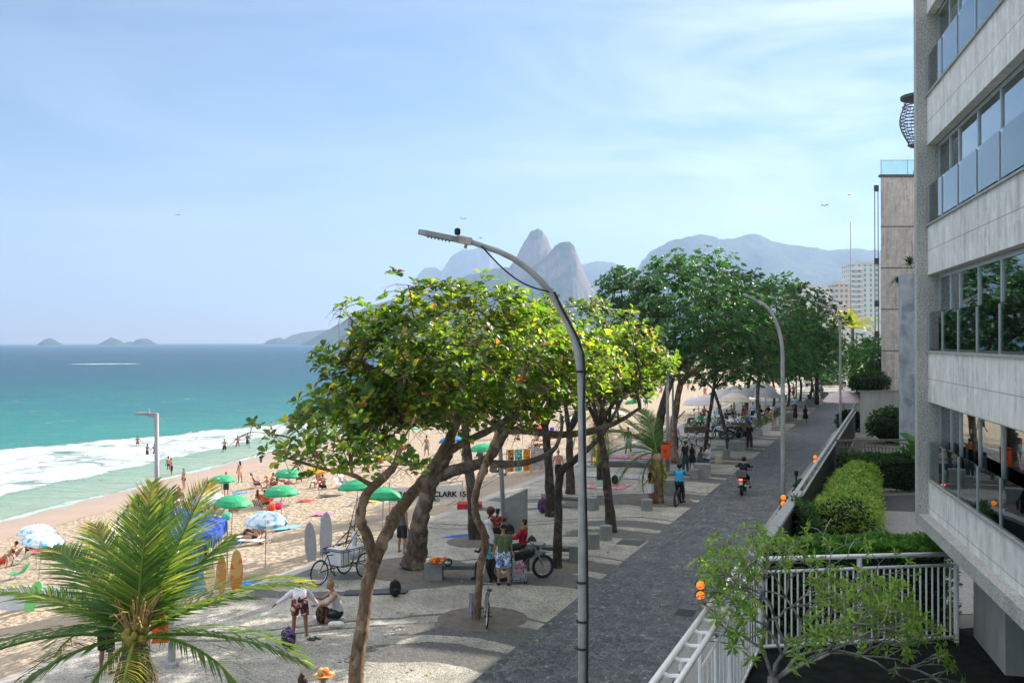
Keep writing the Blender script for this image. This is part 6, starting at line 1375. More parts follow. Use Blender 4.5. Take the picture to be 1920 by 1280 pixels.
bicycle('bicycle ridden by the cyclist in white at the far end',G(1583,728),-20,'#3a3a40')
for i,(x,y,rz,c) in enumerate([(1352,823,80,'#dfe3ea'),(1372,822,95,'#17191c')]): moto(['black motorcycle with a white tube frame parked in front of the planters','black motorcycle parked behind the slanting trunk'][i],G(x,y),rz,c)
moto('scooter under the man in pale blue behind the walking women',G(1490,774),-15,'#2a3a44')
q=thing('vendor_cart','white metal frame cart parked before the white planters','cart',G(1354,820)); b=MB(); b.tube([(-.8,0,1.15),(-.9,0,.7),(-.7,0,.4),(.5,0,.4),(.75,0,.8),(1.2,0,.95)],.035,8); b.tube([(-.8,.4,1.15),(-.9,.4,.7),(-.7,.4,.4),(.5,.4,.4),(.75,.4,.8),(1.2,.4,.95)],.035,8); b.obj('tube_frame',MWH,q)
b=MB(); b.box((0,.2,.62),(1.1,.5,.35)); b.obj('body',MPLB,q); wheel(q,(-.7,.2,.26),.22,.04); wheel(q,(.9,.2,.26),.22,.04)
# shopping trolley beside the man in green
t=thing('shopping_trolley','wire shopping trolley packed with coloured bags beside the man in green','trolley',G(972,1094),R(20)); b=MB()
for z in(.12,.35,.58): b.tube([(-.2,-.17,z),(.2,-.17,z),(.2,.17,z),(-.2,.17,z),(-.2,-.17,z)],.008,4)
for x in(-.2,-.07,.07,.2):
    for y in(-.17,.17): b.tube([(x,y,.12),(x,y,.58)],.006,4)
b.obj('wire_basket',MCHR,t); b=MB(); b.tube([(-.2,-.17,.1),(-.22,-.2,.95),(-.22,.0,1.05),(-.2,.17,.95)],.015,6); b.tube([(-.2,.17,.95),(-.2,.17,.1)],.015,6); b.obj('handle',MCHR,t)
b=MB(); b.box((0,0,.36),(.34,.28,.40)); b.ell((.05,.03,.6),(.16,.13,.1)); b.obj('packed_bag',pattern('bag_pattern','#7fb4cc','#c8405a',6,'#e8dede'),t)
for y in(-.15,.15): q=MB(); q.torus((.18,y,.07),.05,.018,M=Matrix.Rotation(R(90),3,'X'),n=14,m=6); q.obj('castor',MTYRE,t)
# bin, bags, small things
def bin_(label,p,zc,rz,col='#e2561a',s=1):
    t=thing('litter_bin',label,'bin',p,rz); b=MB(); b.prism([(-.21*s,-.17*s),(.21*s,-.17*s),(.21*s,.17*s),(-.21*s,.17*s)],zc,zc+.02)
    pts=[(.36,.17,.15),(.46,.2,.17)]
    vs=[];
    for z,w,d in [(zc,.17*s,.15*s),(zc+.62*s,.22*s,.18*s),(zc+.78*s,.23*s,.19*s)]:
        for x,y in((-w,-d),(w,-d),(w,d),(-w,d)): vs.append((x,y,z))
    b.add(vs,[(0,3,2,1),(0,1,5,4),(1,2,6,5),(2,3,7,6),(3,0,4,7),(4,5,9,8),(5,6,10,9),(6,7,11,10),(7,4,8,11)]); b.obj('body',mat('bin_orange',hexc(col),.5,.1,3),t)
    b=MB(); b.box((0,0,zc+.76*s),(.36*s,.3*s,.03)); b.box((0,-.195*s,zc+.70*s),(.3*s,.01,.07)); b.obj('slot',MPLB,t)
    b=MB(); b.torus((0,-.195*s,zc+.36*s),.06*s,.012,M=Matrix.Rotation(R(80),3,'X'),n=16,m=5); b.tube([(0,-.2*s,zc+.30*s),(0,-.2*s,zc+.42*s)],.012,5); b.obj('emblem',cm('#7a3a20'),t); return t
p=G(1252,887); bin_('orange litter bin with a round emblem hung on the grey pole',p+V((-.14,-.25,0)),.85,R(-15),s=1.25)
p=G(305,1245); bin_('orange litter bin half hidden behind the coconut palm fronds',p+V((0,0,0)),.55,R(10),s=1.15)
b=MB(); b.tube([(0,0,0),(0,0,1.3)],[.09,.07],10); b.lathe([(.16,0),(.15,.1),(.09,.14)],12); tag(b.obj('bin_post',MPOLE,loc=G(322,1250)),'short pale post holding the litter bin behind the coconut palm','post')
def backpack(label,p,col,rz=0,s=1,cat='backpack',col2=None):
    t=thing('backpack',label,cat,p,R(rz)); t.scale=(s,)*3; m=col if not isinstance(col,str) else cm(col); b=MB(); b.ell((0,0,.24),(.18,.12,.25),n=16,m=12); b.ell((0,-.1,.17),(.13,.07,.14)); me=remesh(b,'bag_body',.012,4); me.materials.append(m); o=bpy.data.objects.new('body',me); C.objects.link(o); o.parent=t
    for s_ in(-1,1): b=MB(); b.tube([(s_*.09,.1,.42),(s_*.1,.2,.34),(s_*.1,.18,.16),(s_*.1,.1,.06)],.018,6); b.obj('strap',cm(col2 or '#1a1a1d'),t,smooth=True)
    b=MB(); b.tube([(-.04,0,.48),(0,0,.53),(.04,0,.48)],.012,5); b.tube([(-.1,-.165,.22),(0,-.175,.26),(.1,-.165,.22)],.008,4); b.obj('zip',cm(col2 or '#5a5a60'),t); return t
backpack('black backpack standing on the paving right of the flat board',G(741,1118),'#15161a',20,1.0)
backpack('brown ribbed backpack in front of the sitting tattooed man',G(604,1168),stripes('brown_ribs','#5a3a30','#2c1e1a',.11,0),-10,1.0)
backpack('black and purple pack lying by the bending person',G(541,1216),pattern('pack_purple','#1a1b1e','#7a5a9a',5,'#22242a'),30,1.05)
backpack('black round bag on the paving behind the leaning trunk',G(1153,908),'#101114',0,1.0); backpack('black bag lying on the concrete block',G(1386,836)+V((0,0,.62)),'#0e0f11',50,.8)
backpack('black backpack leaning on the upright stone slab',G(955,1010),'#0d0e10',10,1.15)
t=backpack('large red and blue travel pack leaning against the dark trunk',G(1018,962),pattern('pack_redblue','#3a3560','#8a2a3a',4,'#26244a'),0,1.35)
backpack('dark duffel bags on top of a crate beside the dirt motorcycle',G(997,1030),'#1c2a2a',0,1.0)
# helmet, cloth, cups on the bench
o=MB(); o.ell((0,0,.12),(.14,.16,.13),n=18,m=12); hb=tag(o.obj('motorcycle_helmet',cm('#14171c',.25),smooth=True,loc=G(840,1061,.55)),'black motorcycle helmet lying on the nearest bench','helmet')
o=MB(); o.ell((0,-.12,.12),(.11,.06,.06)); o.obj('visor',mat('visor',(.3,.35,.4),.1,.1,metal=.5),hb,smooth=True)
o=MB(); [o.ell((U(-.25,.2),U(-.08,.08),.08+U(0,.08)),(U(.09,.16),.1,.08)) for k in range(7)]; me=remesh(o,'bundle',.014,3); me.materials.append(pattern('bundle_cloth','#c8301e','#e0a22a',7,'#b83a26')); o=bpy.data.objects.new('cloth_bundle',me); C.objects.link(o); o.location=G(826,1058,.55); tag(o,'crumpled red and yellow cloth beside the black helmet','cloth')
for k in range(2): o=MB(); o.lathe([(.09,0),(.15,.03),(.16,.045),(.15,.05)],18); tag(o.obj('lunch_box',mat('white_foam',(.8,.8,.82),.7),loc=G(808,1054,.56)+V((0,0,.06*k))),['lower white lunch tray on the left end of the nearest bench','upper white lunch tray on the left end of the nearest bench'][k],'tray')
o=MB(); o.lathe([(.07,0),(.075,.02),(.075,.2),(.03,.27),(.03,.31)],12); tag(o.obj('water_bottle',m_glass('bottle_plastic',(.8,.85,.9),.1),loc=G(931,1086)),'clear plastic water bottle standing by the man in green','bottle')
o=MB(); [o.ell((.03*k,0,.08),(.16,.12,.09)) for k in(-2,2)]; me=remesh(o,'bag',.014,3); me.materials.append(mat('thin_white_bag',(.75,.76,.74),.5,.15,7)); o=bpy.data.objects.new('plastic_bag',me); C.objects.link(o); o.location=G(630,1176); tag(o,'white plastic bag in front of the sitting tattooed man','bag')
for k in range(2):
    o=MB(); o.prism([(.12*math.cos(a)*.45,.13*math.sin(a)) for a in [2*PI*i/14 for i in range(14)]],0,.03); s_=o.obj('sandal',MPLB,loc=G(583+k*10,1200-k*2),rz=R(60+k*20)); tag(s_,['left black sandal on the paving by the bending person','right black sandal on the paving by the bending person'][k],'sandal'); o=MB(); o.tube([(-.04,0,.03),(0,.05,.07),(.04,0,.03)],.012,5); o.obj('strap',MPLB,s_)
o=MB(); o.prism([(-.9,-.25),(.9,-.3),(1.0,0),(.85,.3),(-.85,.25)],.0,.06); tag(o.obj('flat_board',mat('dark_board',(.05,.055,.07),.6,.2,4),loc=G(702,1112),rz=R(8)),'dark flat board lying on the paving behind the front trunk','board')
q=MB(); q.add([(-1.3,-.5,.01),(.6,-.5,.01),(.9,.6,.02),(.2,.7,.01),(-.6,.2,.015)],[(0,1,2,3,4)]); tag(q.obj('blue_mat',cm('#1f4fb8'),loc=G(878,1006)),'bright blue mat beside the dark trunk left of the seated striped man','mat')
# vendor blankets on the promenade
for i,(x,y,w,h,a,b_,c,lb) in enumerate([(1130,912,2.6,2.0,'#b83a44','#dcd2d2','#8a2a3a','red and white goods blanket behind the leaning trunk'),(1160,893,4.2,2.0,'#c9c4c0','#6a8a90','#e0dcd8','pale goods blanket with scattered small items'),(1185,872,4.2,2.2,'#1d1e24','#4a2030','#26282e','dark goods blanket left of the palm'),(1185,858,3.6,1.6,'#c9384a','#b0b4c0','#d86070','red goods blanket farthest up the promenade')]):
    cloth('goods_blanket',lb,'blanket',G(x,y),w,h,pattern('goods%d'%i,a,b_,9,c),ROADROT,.02,True,seed=i)
o=MB(); 
t=thing('folding_chair','pale green folding chair behind the leaning trunk','chair',G(1127,932),R(160)); 
for s in(-.22,.22): o.tube([(s,-.2,0),(s,.15,.45),(s,.25,.85)],.014,5); o.tube([(s,.25,0),(s,-.2,.45)],.014,5)
o.obj('frame',MWH,t); o=MB(); o.box((0,0,.44),(.44,.4,.02)); o.box((0,.22,.72),(.44,.03,.25)); o.obj('seat',cm('#b8d8c8'),t)
# clothes rack with kangas
t=thing('clothes_rack','rack hung with coloured beach cloths behind the pale pole','rack',G(1003,888)+V((-1.7,-.3,0)),R(22)); b=MB()
for x in(0,1.6,3.4): b.tube([(x,0,0),(x,0,1.45)],.03,6)
b.tube([(0,0,1.45),(3.4,0,1.45)],.02,6); b.obj('frame',MPOLE,t)
for i,(x,w,a,b_,c) in enumerate([(.25,.4,'#e0962a','#5a2a1a','#e8d8b0'),(.75,.5,'#8ad0c8','#2f8f7a','#e4ece8'),(1.3,.45,'#e8a822','#d83a20','#f0c040'),(2.3,1.5,'#c8bcb8','#a8a0a4','#d8d0cc')]):
    o=cloth('beach_cloth','hanging','cloth',(0,0,0),w,1.3,pattern('kanga%d'%i,a,b_,4,c),0,.05,seed=i); 
    for k_ in('label','category'): del o[k_]
    o.parent=t; o.location=(x,-.03,.15)
# banner of the beach stall
P0=G(737,950); 
bw=Vector((W(857,912,47).x-W(730,926,47).x,0,0)).x
t=thing('stall_banner','white beach stall banner with black lettering tied between poles','banner',W(730,946,46.2)+V((0,0,-.05)),R(2)); t.location.z=gz(t.location.x,t.location.y)-.1
z0=W(730,944,46.2).z-t.location.z; z1=W(730,915,46.2).z-t.location.z
b=MB(); n=20; vs=[]
for i in range(n+1):
    x=3.35*i/n; o_=.03*math.sin(i*.9); vs+= [(x,o_,z0+.1*math.sin(i/n*3)+.10*i/n),(x,o_,z1+.13*i/n)]
b.add(vs,[(2*i,2*i+2,2*i+3,2*i+1) for i in range(n)]); b.obj('cloth',mat('banner_white',(.78,.78,.76),.8,.05,2),t,smooth=True)
def text(s,size,loc,parent,m,name='lettering',rot=(R(90),0,0),bold=.012):
    cu=bpy.data.curves.new(name,'FONT'); cu.body=s; cu.size=size; cu.extrude=.004; cu.offset=bold; o=bpy.data.objects.new('t',cu); C.objects.link(o)
    me=bpy.data.meshes.new_from_object(o.evaluated_get(bpy.context.evaluated_depsgraph_get())); bpy.data.objects.remove(o); me.materials.append(m); q=bpy.data.objects.new(name,me); C.objects.link(q); q.parent=parent; q.location=loc; q.rotation_euler=rot; return q
text('BARRACA CLARK 15',.34,(.40,-.06,z0+.30),t,cm('#17181b')); text('SANTORO',.18,(1.45,-.06,z0+.08),t,cm('#1f8a5a'))
b=MB(); M=Matrix.Rotation(R(90),3,'X'); b.torus((.2,-.05,z0+.36),.16,.014,M=M,n=24,m=5); b.torus((.2,-.05,z0+.36),.11,.010,M=M,n=24,m=5); b.box((.2,-.055,z0+.36),(.30,.01,.05)); b.obj('emblem',cm('#3a3d42'),t)
for x in(0,3.35): b=MB(); b.tube([(x,.02,0),(x,.02,z1+.3)],.025,6); b.obj('post',MPOLE,t)
def table(label,p,col,w=1.2,h=.72,rz=0,round_=False,name='table',grp=None):
    t=thing(name,label,'table',p,rz,grp); b=MB()
    if round_: b.lathe([(w/2,h-.03),(w/2,h)],20)
    else: b.box((0,0,h),(w,.8,.04)); b.box((0,-.38,h-.12),(w,.03,.2)); b.box((0,.38,h-.12),(w,.03,.2))
    b.obj('tabletop',cm(col),t)
    for x in(-w*.35,w*.35):
        for y in(-.28,.28): q=MB(); q.tube([(x,y,0),(x,y,h-.03)],.018,5); q.obj('leg',MPOLE,t)
    return t
table('red table under the white banner with a person behind it',G(878,962)+V((0,1.5,-.3)),'#b8283a',1.1,.5)
for i,(x,y,c,lb) in enumerate([(742,990,'#c8303a','red beach chair left of the thick trunk'),(1104,938,'#dfe4e8','')]): pass
b=MB(); b.lathe([(.16,0),(.17,.03),(.05,.06),(.03,.5),(.02,.62)],12); tag(b.obj('traffic_cone',pm('#e4481c'),loc=G(864,932)),'orange marker cone beside the right end of the banner','cone')
b=MB(); b.lathe([(.25,0),(.26,.04),(.14,.06),(.04,.75)],12); b.box((0,0,.02),(.5,.5,.04)); tag(b.obj('traffic_cone',pm('#e4481c'),loc=G(1579,731)),'orange cone on the street beside the far cyclist','cone')
b=MB(); b.tube([(0,0,0),(2.6,3.6,1.2)],.035,6); b.tube([(.2,-.2,0),(2.9,3.4,1.2)],.035,6); tag(b.obj('stair_rail',MPOLE,loc=G(838,948)),'pair of slanting pale handrails going down to the sand by the banner','handrail')
for i,(x,y) in enumerate([(1302,815),(1320,742)]):
    b=MB(); b.tube([(0,0,0),(3.0,7.8,1.2)] if i==0 else [(0,0,0),(4,12,3)],.06,6); b.tube([(0,0,0),(0,0,-.6)],.05,5); tag(b.obj('stair_rail',mat('brown_rail',(.16,.11,.08),.7),loc=G(x-60 if i==0 else x,y,.5)),['brown slanting handrail leading down to the sand left of the cafe','pale wooden stair rails going down to the beach beyond the cafe parasols'][i],'handrail')
# ------------------------------------------------- beach parasols, chairs, boards
def m_bluewhite():
    s=Sh('blue_white_parasol'); tc=s.n('ShaderNodeTexCoord'); x,y,z=s.xyz(tc.outputs['Object']); a=s.math('ARCTAN2',y,x); r=s.math('SQRT',s.math('ADD',s.math('MULTIPLY',x,x),s.math('MULTIPLY',y,y)))
    f=s.math('FRACT',s.math('DIVIDE',s.math('ADD',a,PI),PI/4)); n=s.noise(tc.outputs['Object'],3.4,3,.6); c=s.mix(s.rng(f,.48,.52),(.72,.82,.86),(.14,.45,.72)); c=s.mix(s.rng(n,.46,.56),c,(.75,.85,.9)); c=s.mix(s.rng(n,.36,.42,.8,0),c,(.1,.38,.68))
    return s.fin(c,.7)
MBW=m_bluewhite(); MGREEN=mat('green_parasol',(.012,.36,.15),.6,.10,2)
def parasol(label,x,y,h,r,m,dep=.42,tilt=(0,0),n=8,base=None,name='beach_parasol',grp='parasols on the sand',val=.1,sc=1,logo=False,cat='parasol'):
    """x,y: pixel of the canopy centre; stands on the sand below it"""
    if base is None:
        p=None; u,v=ray(x,y)
        for i in range(200):
            d=15+i*1.2
            if CAMZ+v*d-gz(u*d,d)<h-.18: break
        lo=d-1.2
        for i in range(24):
            d=lo+i*.05
            if CAMZ+v*d-gz(u*d,d)<h-.18: break
        p=V((u*d,d,gz(u*d,d)))
    else: p=base
    t=thing(name,label,cat,p,U(0,.7),grp); t.rotation_euler=(R(tilt[0]),R(tilt[1]),U(0,.7)); b=MB(); vs=[(0,0,h)]; k=n*4; prof=[(.25,.05),(.5,.17),(.78,.42),(1.0,.88)]
    for (fr_,dz) in prof:
        for i in range(k):
            a=2*PI*i/k; sag=1-.05*(1-abs(math.cos(a*n/2)))*fr_; rr=r*fr_*sag; vs.append((rr*math.cos(a),rr*math.sin(a),h-dep*dz-(.03*fr_*(1-abs(math.cos(a*n/2)))*-1)))
    for i in range(k):
        a=2*PI*i/k; sag=.95 if abs(math.cos(a*n/2))<.3 else 1; vs.append((r*.99*math.cos(a)*sag,r*.99*math.sin(a)*sag,h-dep*.9-val*(1-.35*abs(math.cos(a*n/2)))))
    fs=[(0,1+i,1+(i+1)%k) for i in range(k)]
    for j in range(4): 
        for i in range(k): fs.append((1+j*k+i,1+(j+1)*k+i,1+(j+1)*k+(i+1)%k,1+j*k+(i+1)%k))
    b.add(vs,fs); b.obj('canopy',m,t); b=MB(); b.tube([(0,0,-.1),(0,0,h+.06)],.018 if name=='beach_parasol' else .035,6); b.obj('pole',MPOLE,t)
    for i in range(n if r<1.6 else 8):
        a=2*PI*i/(n if r<1.6 else 8); q=MB(); q.tube([(0,0,h-.35),(r*.95*math.cos(a),r*.95*math.sin(a),h-dep*.9)],.007,3); q.obj('rib',MPOLE,t)
    if logo: q=MB(); q.prism([(-.16,-.05),(.16,-.05),(.09,.06),(0,.1),(-.09,.06)],-.006,.006,M=Matrix.Rotation(R(38),3,'X'),c=(0,-r*.72,h-dep*.40)); q.obj('emblem',cm('#e6efe8'),t).rotation_euler=(0,0,-t.rotation_euler.z)
    return t
for x,y,m,r,lg,lb in [(418,896,MGREEN,1.05,1,'green parasol with a white emblem at the top left above the woman in dark print'),(433,935,MGREEN,.98,0,'nearest plain green parasol by the striped deck chair'),(540,884,MGREEN,1.05,1,'upper green parasol with a white emblem near the water'),(528,917,MGREEN,1.0,1,'green parasol with an emblem over the person in lilac'),(672,907,MGREEN,1.05,0,'green parasol behind the bent branch left of the banner'),(880,818,MGREEN,1.1,0,'far green parasol seen between thin branches'),(909,837,MGREEN,1.1,0,'green parasol between the dark trunk and the pale pole'),(948,786,MGREEN,1.1,0,'farthest green parasol beside the pink red beach things'),(716,922,MGREEN,.9,0,'small green parasol edge right behind the bent branch'),(397,930,MBW,1.0,0,'blue and white parasol between palm tip and near green parasol'),(497,968,MBW,.88,0,'blue and white parasol over the two reclining sunbathers'),(68,991,MBW,.95,0,'farther of the two blue and white parasols at the left'),(72,1006,MBW,.98,0,'nearer of the two blue and white parasols at the left'),(1080,786,MBW,1.3,0,'pale blue parasol far up the beach behind the thin trunks'),(765,800,MGREEN,1.3,0,'distant green parasol deep behind the crown')]:
    parasol(lb,x,y,2.0,r*.86,m,tilt=(U(-5,5),U(-5,5)),logo=lg)
for x,y,c,lb in [(1005,800,'#c03a3a','distant red parasol on the sand above the crouching man'),(1150,772,'#e8e4da','distant cream parasol above the ragged palm'),(850,822,'#1f7fc0','distant blue parasol left of the leaning limb'),(1190,752,'#2f8f5a','distant dark green parasol near the brown pruned trunk'),(600,880,'#e0a22a','amber parasol under the thin branches near the water')]:
    parasol(lb,x,y,2.0,1.0,cm(c),tilt=(U(-8,8),U(-8,8)))
for i in range(10):
    x,y=[(455,925),(560,925),(580,940),(620,930),(700,940),(540,990),(610,965),(350,985),(840,900),(925,852)][i]; c=['#2a8ac0','#e8d8c0','#c84a3a','#3a3a44','#e0b040','#7ab0d0','#d87a9a','#3aa07a','#b0b0b8','#c85a2a'][i]
    cloth('beach_towel',['sky blue','cream','brick red','charcoal','mustard','powder blue','rose','sea green','light grey','burnt orange'][i]+' towel spread '+['right of the near green parasol','below the upper green parasol','right of the orange bag','under the thin branches','on the open sand left of the banner','between the lounging pair and the grey boards','on the bare middle of the sand','under the palm frond tips','behind the banner','above the clothes rack'][i],'towel',G(x,y),1.5,.8,cm(c),U(-.6,.6),.025,True,seed=i)
def bchair(label,x,y,rz,m,striped=False,lo=False):
    t=thing('beach_chair',label,'chair',G(x,y),R(rz),'low beach chairs on the sand'); b=MB()
    for s in(-.27,.27):
        b.tube([(s,.30,.26),(s,-.22,.22),(s,-.5 if lo else -.42,.62 if lo else .82)],.013,5); b.tube([(s,.22,0),(s,-.1,.3)],.012,5); b.tube([(s,-.3,0),(s,.05,.28)],.012,5); b.tube([(s,.2,.42),(s,-.35,.46)],.014,5)
    for y_ in(.22,-.3): b.tube([(-.27,y_,0),(.27,y_,0)],.012,5)
    b.obj('frame',MALU,t); b=MB(); n=8; vs=[]
    for i in range(n+1): f=i/n; y_=.28-.50*f; vs+=[(-.26,y_,.25-.05*math.sin(PI*f)),(.26,y_,.25-.05*math.sin(PI*f))]
    b.add(vs,[(2*i,2*i+1,2*i+3,2*i+2) for i in range(n)]); b.obj('seat',m,t,smooth=True); b=MB(); vs=[]
    for i in range(n+1): f=i/n; vs+=[(-.26,-.22-.2*f*(1.4 if lo else 1)-.03*math.sin(PI*f),.22+.6*f*(.7 if lo else 1)),(.26,-.22-.2*f*(1.4 if lo else 1)-.03*math.sin(PI*f),.22+.6*f*(.7 if lo else 1))]
    b.add(vs,[(2*i,2*i+1,2*i+3,2*i+2) for i in range(n)]); b.obj('backrest',m,t,smooth=True); return t
ST=lambda n,a,b_:stripes(n,a,b_,.12,0)
for x,y,rz,m,lb in [(477,916,-70,cm('#d4202e'),'bright red beach chair facing the sea with a person in it'),(405,974,60,ST('green_stripe','#2a5a3a','#d8d8c8'),'green and white striped deck chair under the near green parasol'),(396,967,40,cm('#e6e8e4'),'pale chair beside the striped deck chair'),(372,982,170,cm('#2f6a48'),'dark green chair back near the yellow fish board'),(500,947,140,cm('#e2502a'),'orange red chair under the middle green parasol'),(487,955,-10,ST('brown_stripe','#6a3a2a','#e4d8d0'),'brown and white patterned chair left of the orange red one'),(513,955,100,ST('tan_stripe','#7a6a4a','#c8c0a0'),'empty tan striped chair leaning right of the orange one'),(352,970,30,cm('#cf9a6a'),'tan chair behind the palm fronds'),(662,948,100,ST('grey_stripe','#9a9ca4','#e0e0e4'),'lone pale striped chair on the open sand by the branch'),(690,902,90,ST('grey_stripe','#9a9ca4','#e0e0e4'),'pale chair far behind the branch and the green parasol'),(595,914,150,cm('#e0522a'),'orange chair with the sunbather under the branches'),(640,914,-120,cm('#b8bcc4'),'grey chair with the person in a white cap'),(38,1058,80,ST('green_stripe','#2a5a3a','#d8d8c8'),'green chair under the left blue parasols'),(20,1052,85,cm('#7a5a4a'),'brown chair at the left edge beside the green chair'),(30,1085,90,cm('#1fa05a'),'green chair hidden under the left palm frond'),(126,1072,60,cm('#1f9a52'),'green chair seen between the palm leaflets'),(148,1072,70,cm('#1f9a52'),'second green chair seen between the palm leaflets'),(742,990,40,cm('#c8303a'),'red chair left of the thick knotted trunk'),(331,945,160,cm('#d8305a'),'pink chair at the palm frond tips'),(850,905,80,cm('#8a8f98'),'grey chairs row behind the thin branches')]:
    bchair(lb,x,y,rz,m,lo=True)
for x,y,lb in [(474,1014,'low lounger under the reclining man with raised knees'),(478,1021,'low lounger under the woman nearest to us')]:
    t=thing('lounger',lb,'lounger',G(x,y),R(80)); b=MB(); b.tube([(-.28,-.9,.42),(-.28,-.4,.2),(-.28,.7,.2)],.014,5); b.tube([(.28,-.9,.42),(.28,-.4,.2),(.28,.7,.2)],.014,5)
    for y_ in(-.6,.5): b.tube([(-.28,y_,.2),(-.28,y_+.1,0),(.28,y_+.1,0),(.28,y_,.2)],.012,5)
    b.obj('frame',MWH,t); b=MB(); b.add([(-.27,-.9,.43),(.27,-.9,.43),(-.27,-.4,.2),(.27,-.4,.2),(-.27,.7,.2),(.27,.7,.2)],[(0,1,3,2),(2,3,5,4)]); b.obj('canvas',cm('#e4e2dc'),t)
cloth('beach_towel','bright blue towel on the sand left of the two reclining sunbathers','towel',G(447,1018),1.1,.7,cm('#2f7fd0'),.3,.02,True,seed=2)
cloth('beach_towel','pink towel under the sunbather near the upper green parasol','towel',G(540,911),2.0,.8,cm('#c8567a'),.2,.02,True,seed=3)
cloth('beach_towel','pink towel right of the left blue parasols','towel',G(90,1034),1.9,.8,cm('#e05a7a'),.2,.02,True,seed=4)
cloth('beach_towel','dark towel beside the striped deck chair','towel',G(372,990),1.2,.8,cm('#3a4a5a'),.6,.02,True,seed=5)
for x,y,c,lb in [(424,975,'#3fc8a8','turquoise bag beside the striped deck chair'),(508,958,'#e0522a','orange bag on the sand by the tan chair'),(522,955,'#e0407a','pink bag on the sand right of the orange bag'),(160,1062,'#d8303a','red cooler between the palm leaflets'),(965,790,'#e02a4a','bright red bag far up the beach'),(975,788,'#5a6ae0','violet bag far up the beach'),(1035,808,'#5a4ad0','small violet thing on the sand above the bent trunk')]:
    o=MB(); o.ell((0,0,.2),(.26,.2,.22)); o.ell((.12,.03,.3),(.14,.12,.14)); me=remesh(o,'bag',.02,2); me.materials.append(cm(c)); o=bpy.data.objects.new('beach_bag',me); C.objects.link(o); o.location=G(x,y); tag(o,lb,'bag')
# surfboards
def board(label,p,rz,tiltb,L_,w,m,nose=1,fins=0,flat=0,art=None,roll=0):
    t=thing('surfboard',label,'surfboard',p,0,'surfboards by the sand'); n=18; left=[];
    for i in range(n+1):
        f=i/n; ww=(math.sin(PI*(f*.97+.03)**(1.0)))**(.55 if nose==1 else .42)*(1 if f<.5 else (1-(f-.5)**2*(0.9 if nose==1 else .1))); left.append((w/2*max(0,ww)*(.85 if i==0 else 1),f*L_))
    pts=[(x,y) for x,y in left]+[(-x,y) for x,y in left[::-1]][0:]; pts=[q for k,q in enumerate(pts) if k==0 or (Vector(q)-Vector(pts[k-1])).length>.004]
    b=MB(); b.prism(pts,-.03,.03); o=b.obj('board',m,t); bv=o.modifiers.new('b','BEVEL'); bv.width=.02; bv.segments=2; bv.limit_method='ANGLE'
    if art:
        for k,(x0,x1,y0,y1,c) in enumerate(art): b=MB(); b.bb(x0,x1,y0*L_,y1*L_,-.036,-.031); b.obj('stripe',cm(c),t)
    t.rotation_euler=(R(90-tiltb),R(roll),0); t.rotation_euler=(Matrix.Rotation(R(rz),4,'Z')@Matrix.Rotation(R(90-tiltb),4,'X')@Matrix.Rotation(R(roll),4,'Z')).to_euler(); return t
DX=G(585,1052); board('left of the two upright grey surfboards behind the tricycle',DX+V((0,0,-.15)),15,8,1.55,.42,cm('#9a9ca6',.4),2,roll=3); DX=G(610,1042); board('right upright surfboard with a blue edge behind the tricycle',DX+V((0,0,-.15)),15,8,1.75,.46,cm('#a6a8b2',.4),2,roll=-2,art=[(-.2,-.16,.1,.9,'#3fa8d8')])
p=G(400,1108); board('pale yellow pointed surfboard with a small blue emblem',G(394,1112),10,10,1.05,.30,pattern('board_cream','#e8dcae','#dccf98',1.5),1,art=[(-.05,.05,.62,.68,'#3f6ab8')])
board('orange brown pointed surfboard in the middle of the row',G(415,1112),10,8,1.22,.34,pattern('board_amber','#c8a06a','#b88a50',1.2),1,art=[(-.06,.06,.34,.40,'#3f6ab8'),(-.004,.004,.1,.9,'#8a6a3a')])
board('orange surfboard with pale vertical stripes right in the row',G(443,1112),10,8,1.34,.38,pattern('board_orange','#d0683a','#c8a060',1.0),2,art=[(-.14,-.09,.1,.85,'#e4e0cc'),(.09,.14,.1,.85,'#e4e0cc')])
p=G(380,1030); board('brown wooden surfboard standing behind the blue tent',W(380,1060,33.5),5,5,1.55,.36,pattern('board_brown','#a88a52','#8a6a3a',1.2),2)
p=G(60,1140); t=board('long white paddle board lying on its side at the lower left',p+V((-1.75,0,.32)),0,6,3.6,.85,cm('#dcdce6',.4),2,roll=-90,art=[(-.2,.42,.48,.60,'#4a4448'),(-.35,.35,.80,.83,'#4a4448')])
t=board('lime green bodyboard leaning on the white paddle board',G(58,1146)+V((0,-.25,0)),-12,18,1.1,.5,cm('#7fd07a'),2,roll=-12)
# blue tent with printed side
P0=G(398,1095); tc_=W(352,1010,P0.y+.5)
t=thing('beach_tent','blue promotional beach tent with a printed side wall partly behind the palm','tent',V((W(352,1000,32).x,32.2,gz(-10,32))),R(6)); x1=W(400,1010,32.2).x-t.location.x; H=W(400,1004,32.2).z-t.location.z
b=MB(); b.add([(-2.2,-.2,H+.0),(x1,-.2,H),(x1,2.4,H+.1),(-2.2,2.4,H+.1),(-.7,1.1,H+.75)],[(0,1,4),(1,2,4),(2,3,4),(3,0,4)])
b.quad((-2.2,-.21,H-.36),(x1,-.21,H-.36),(x1,-.2,H),(-2.2,-.2,H)); b.quad((x1+.01,-.2,H-.36),(x1+.01,2.4,H-.3),(x1,2.4,H+.1),(x1,-.2,H)); b.obj('canopy',cm('#2350b4'),t)
s=Sh('tent_print'); tcn=s.n('ShaderNodeTexCoord'); x,y,z=s.xyz(tcn.outputs['Object']); a=s.math('ARCTAN2',s.math('SUBTRACT',z,-.2),s.math('SUBTRACT',x,-.9)); f=s.noise(s.comb(a,0,0),5,2); s.fin(s.ramp(f,[(.38,(.05,.20,.52)),(.5,(.10,.38,.72)),(.56,(.55,.70,.82)),(.66,(.08,.32,.66))]),.7)
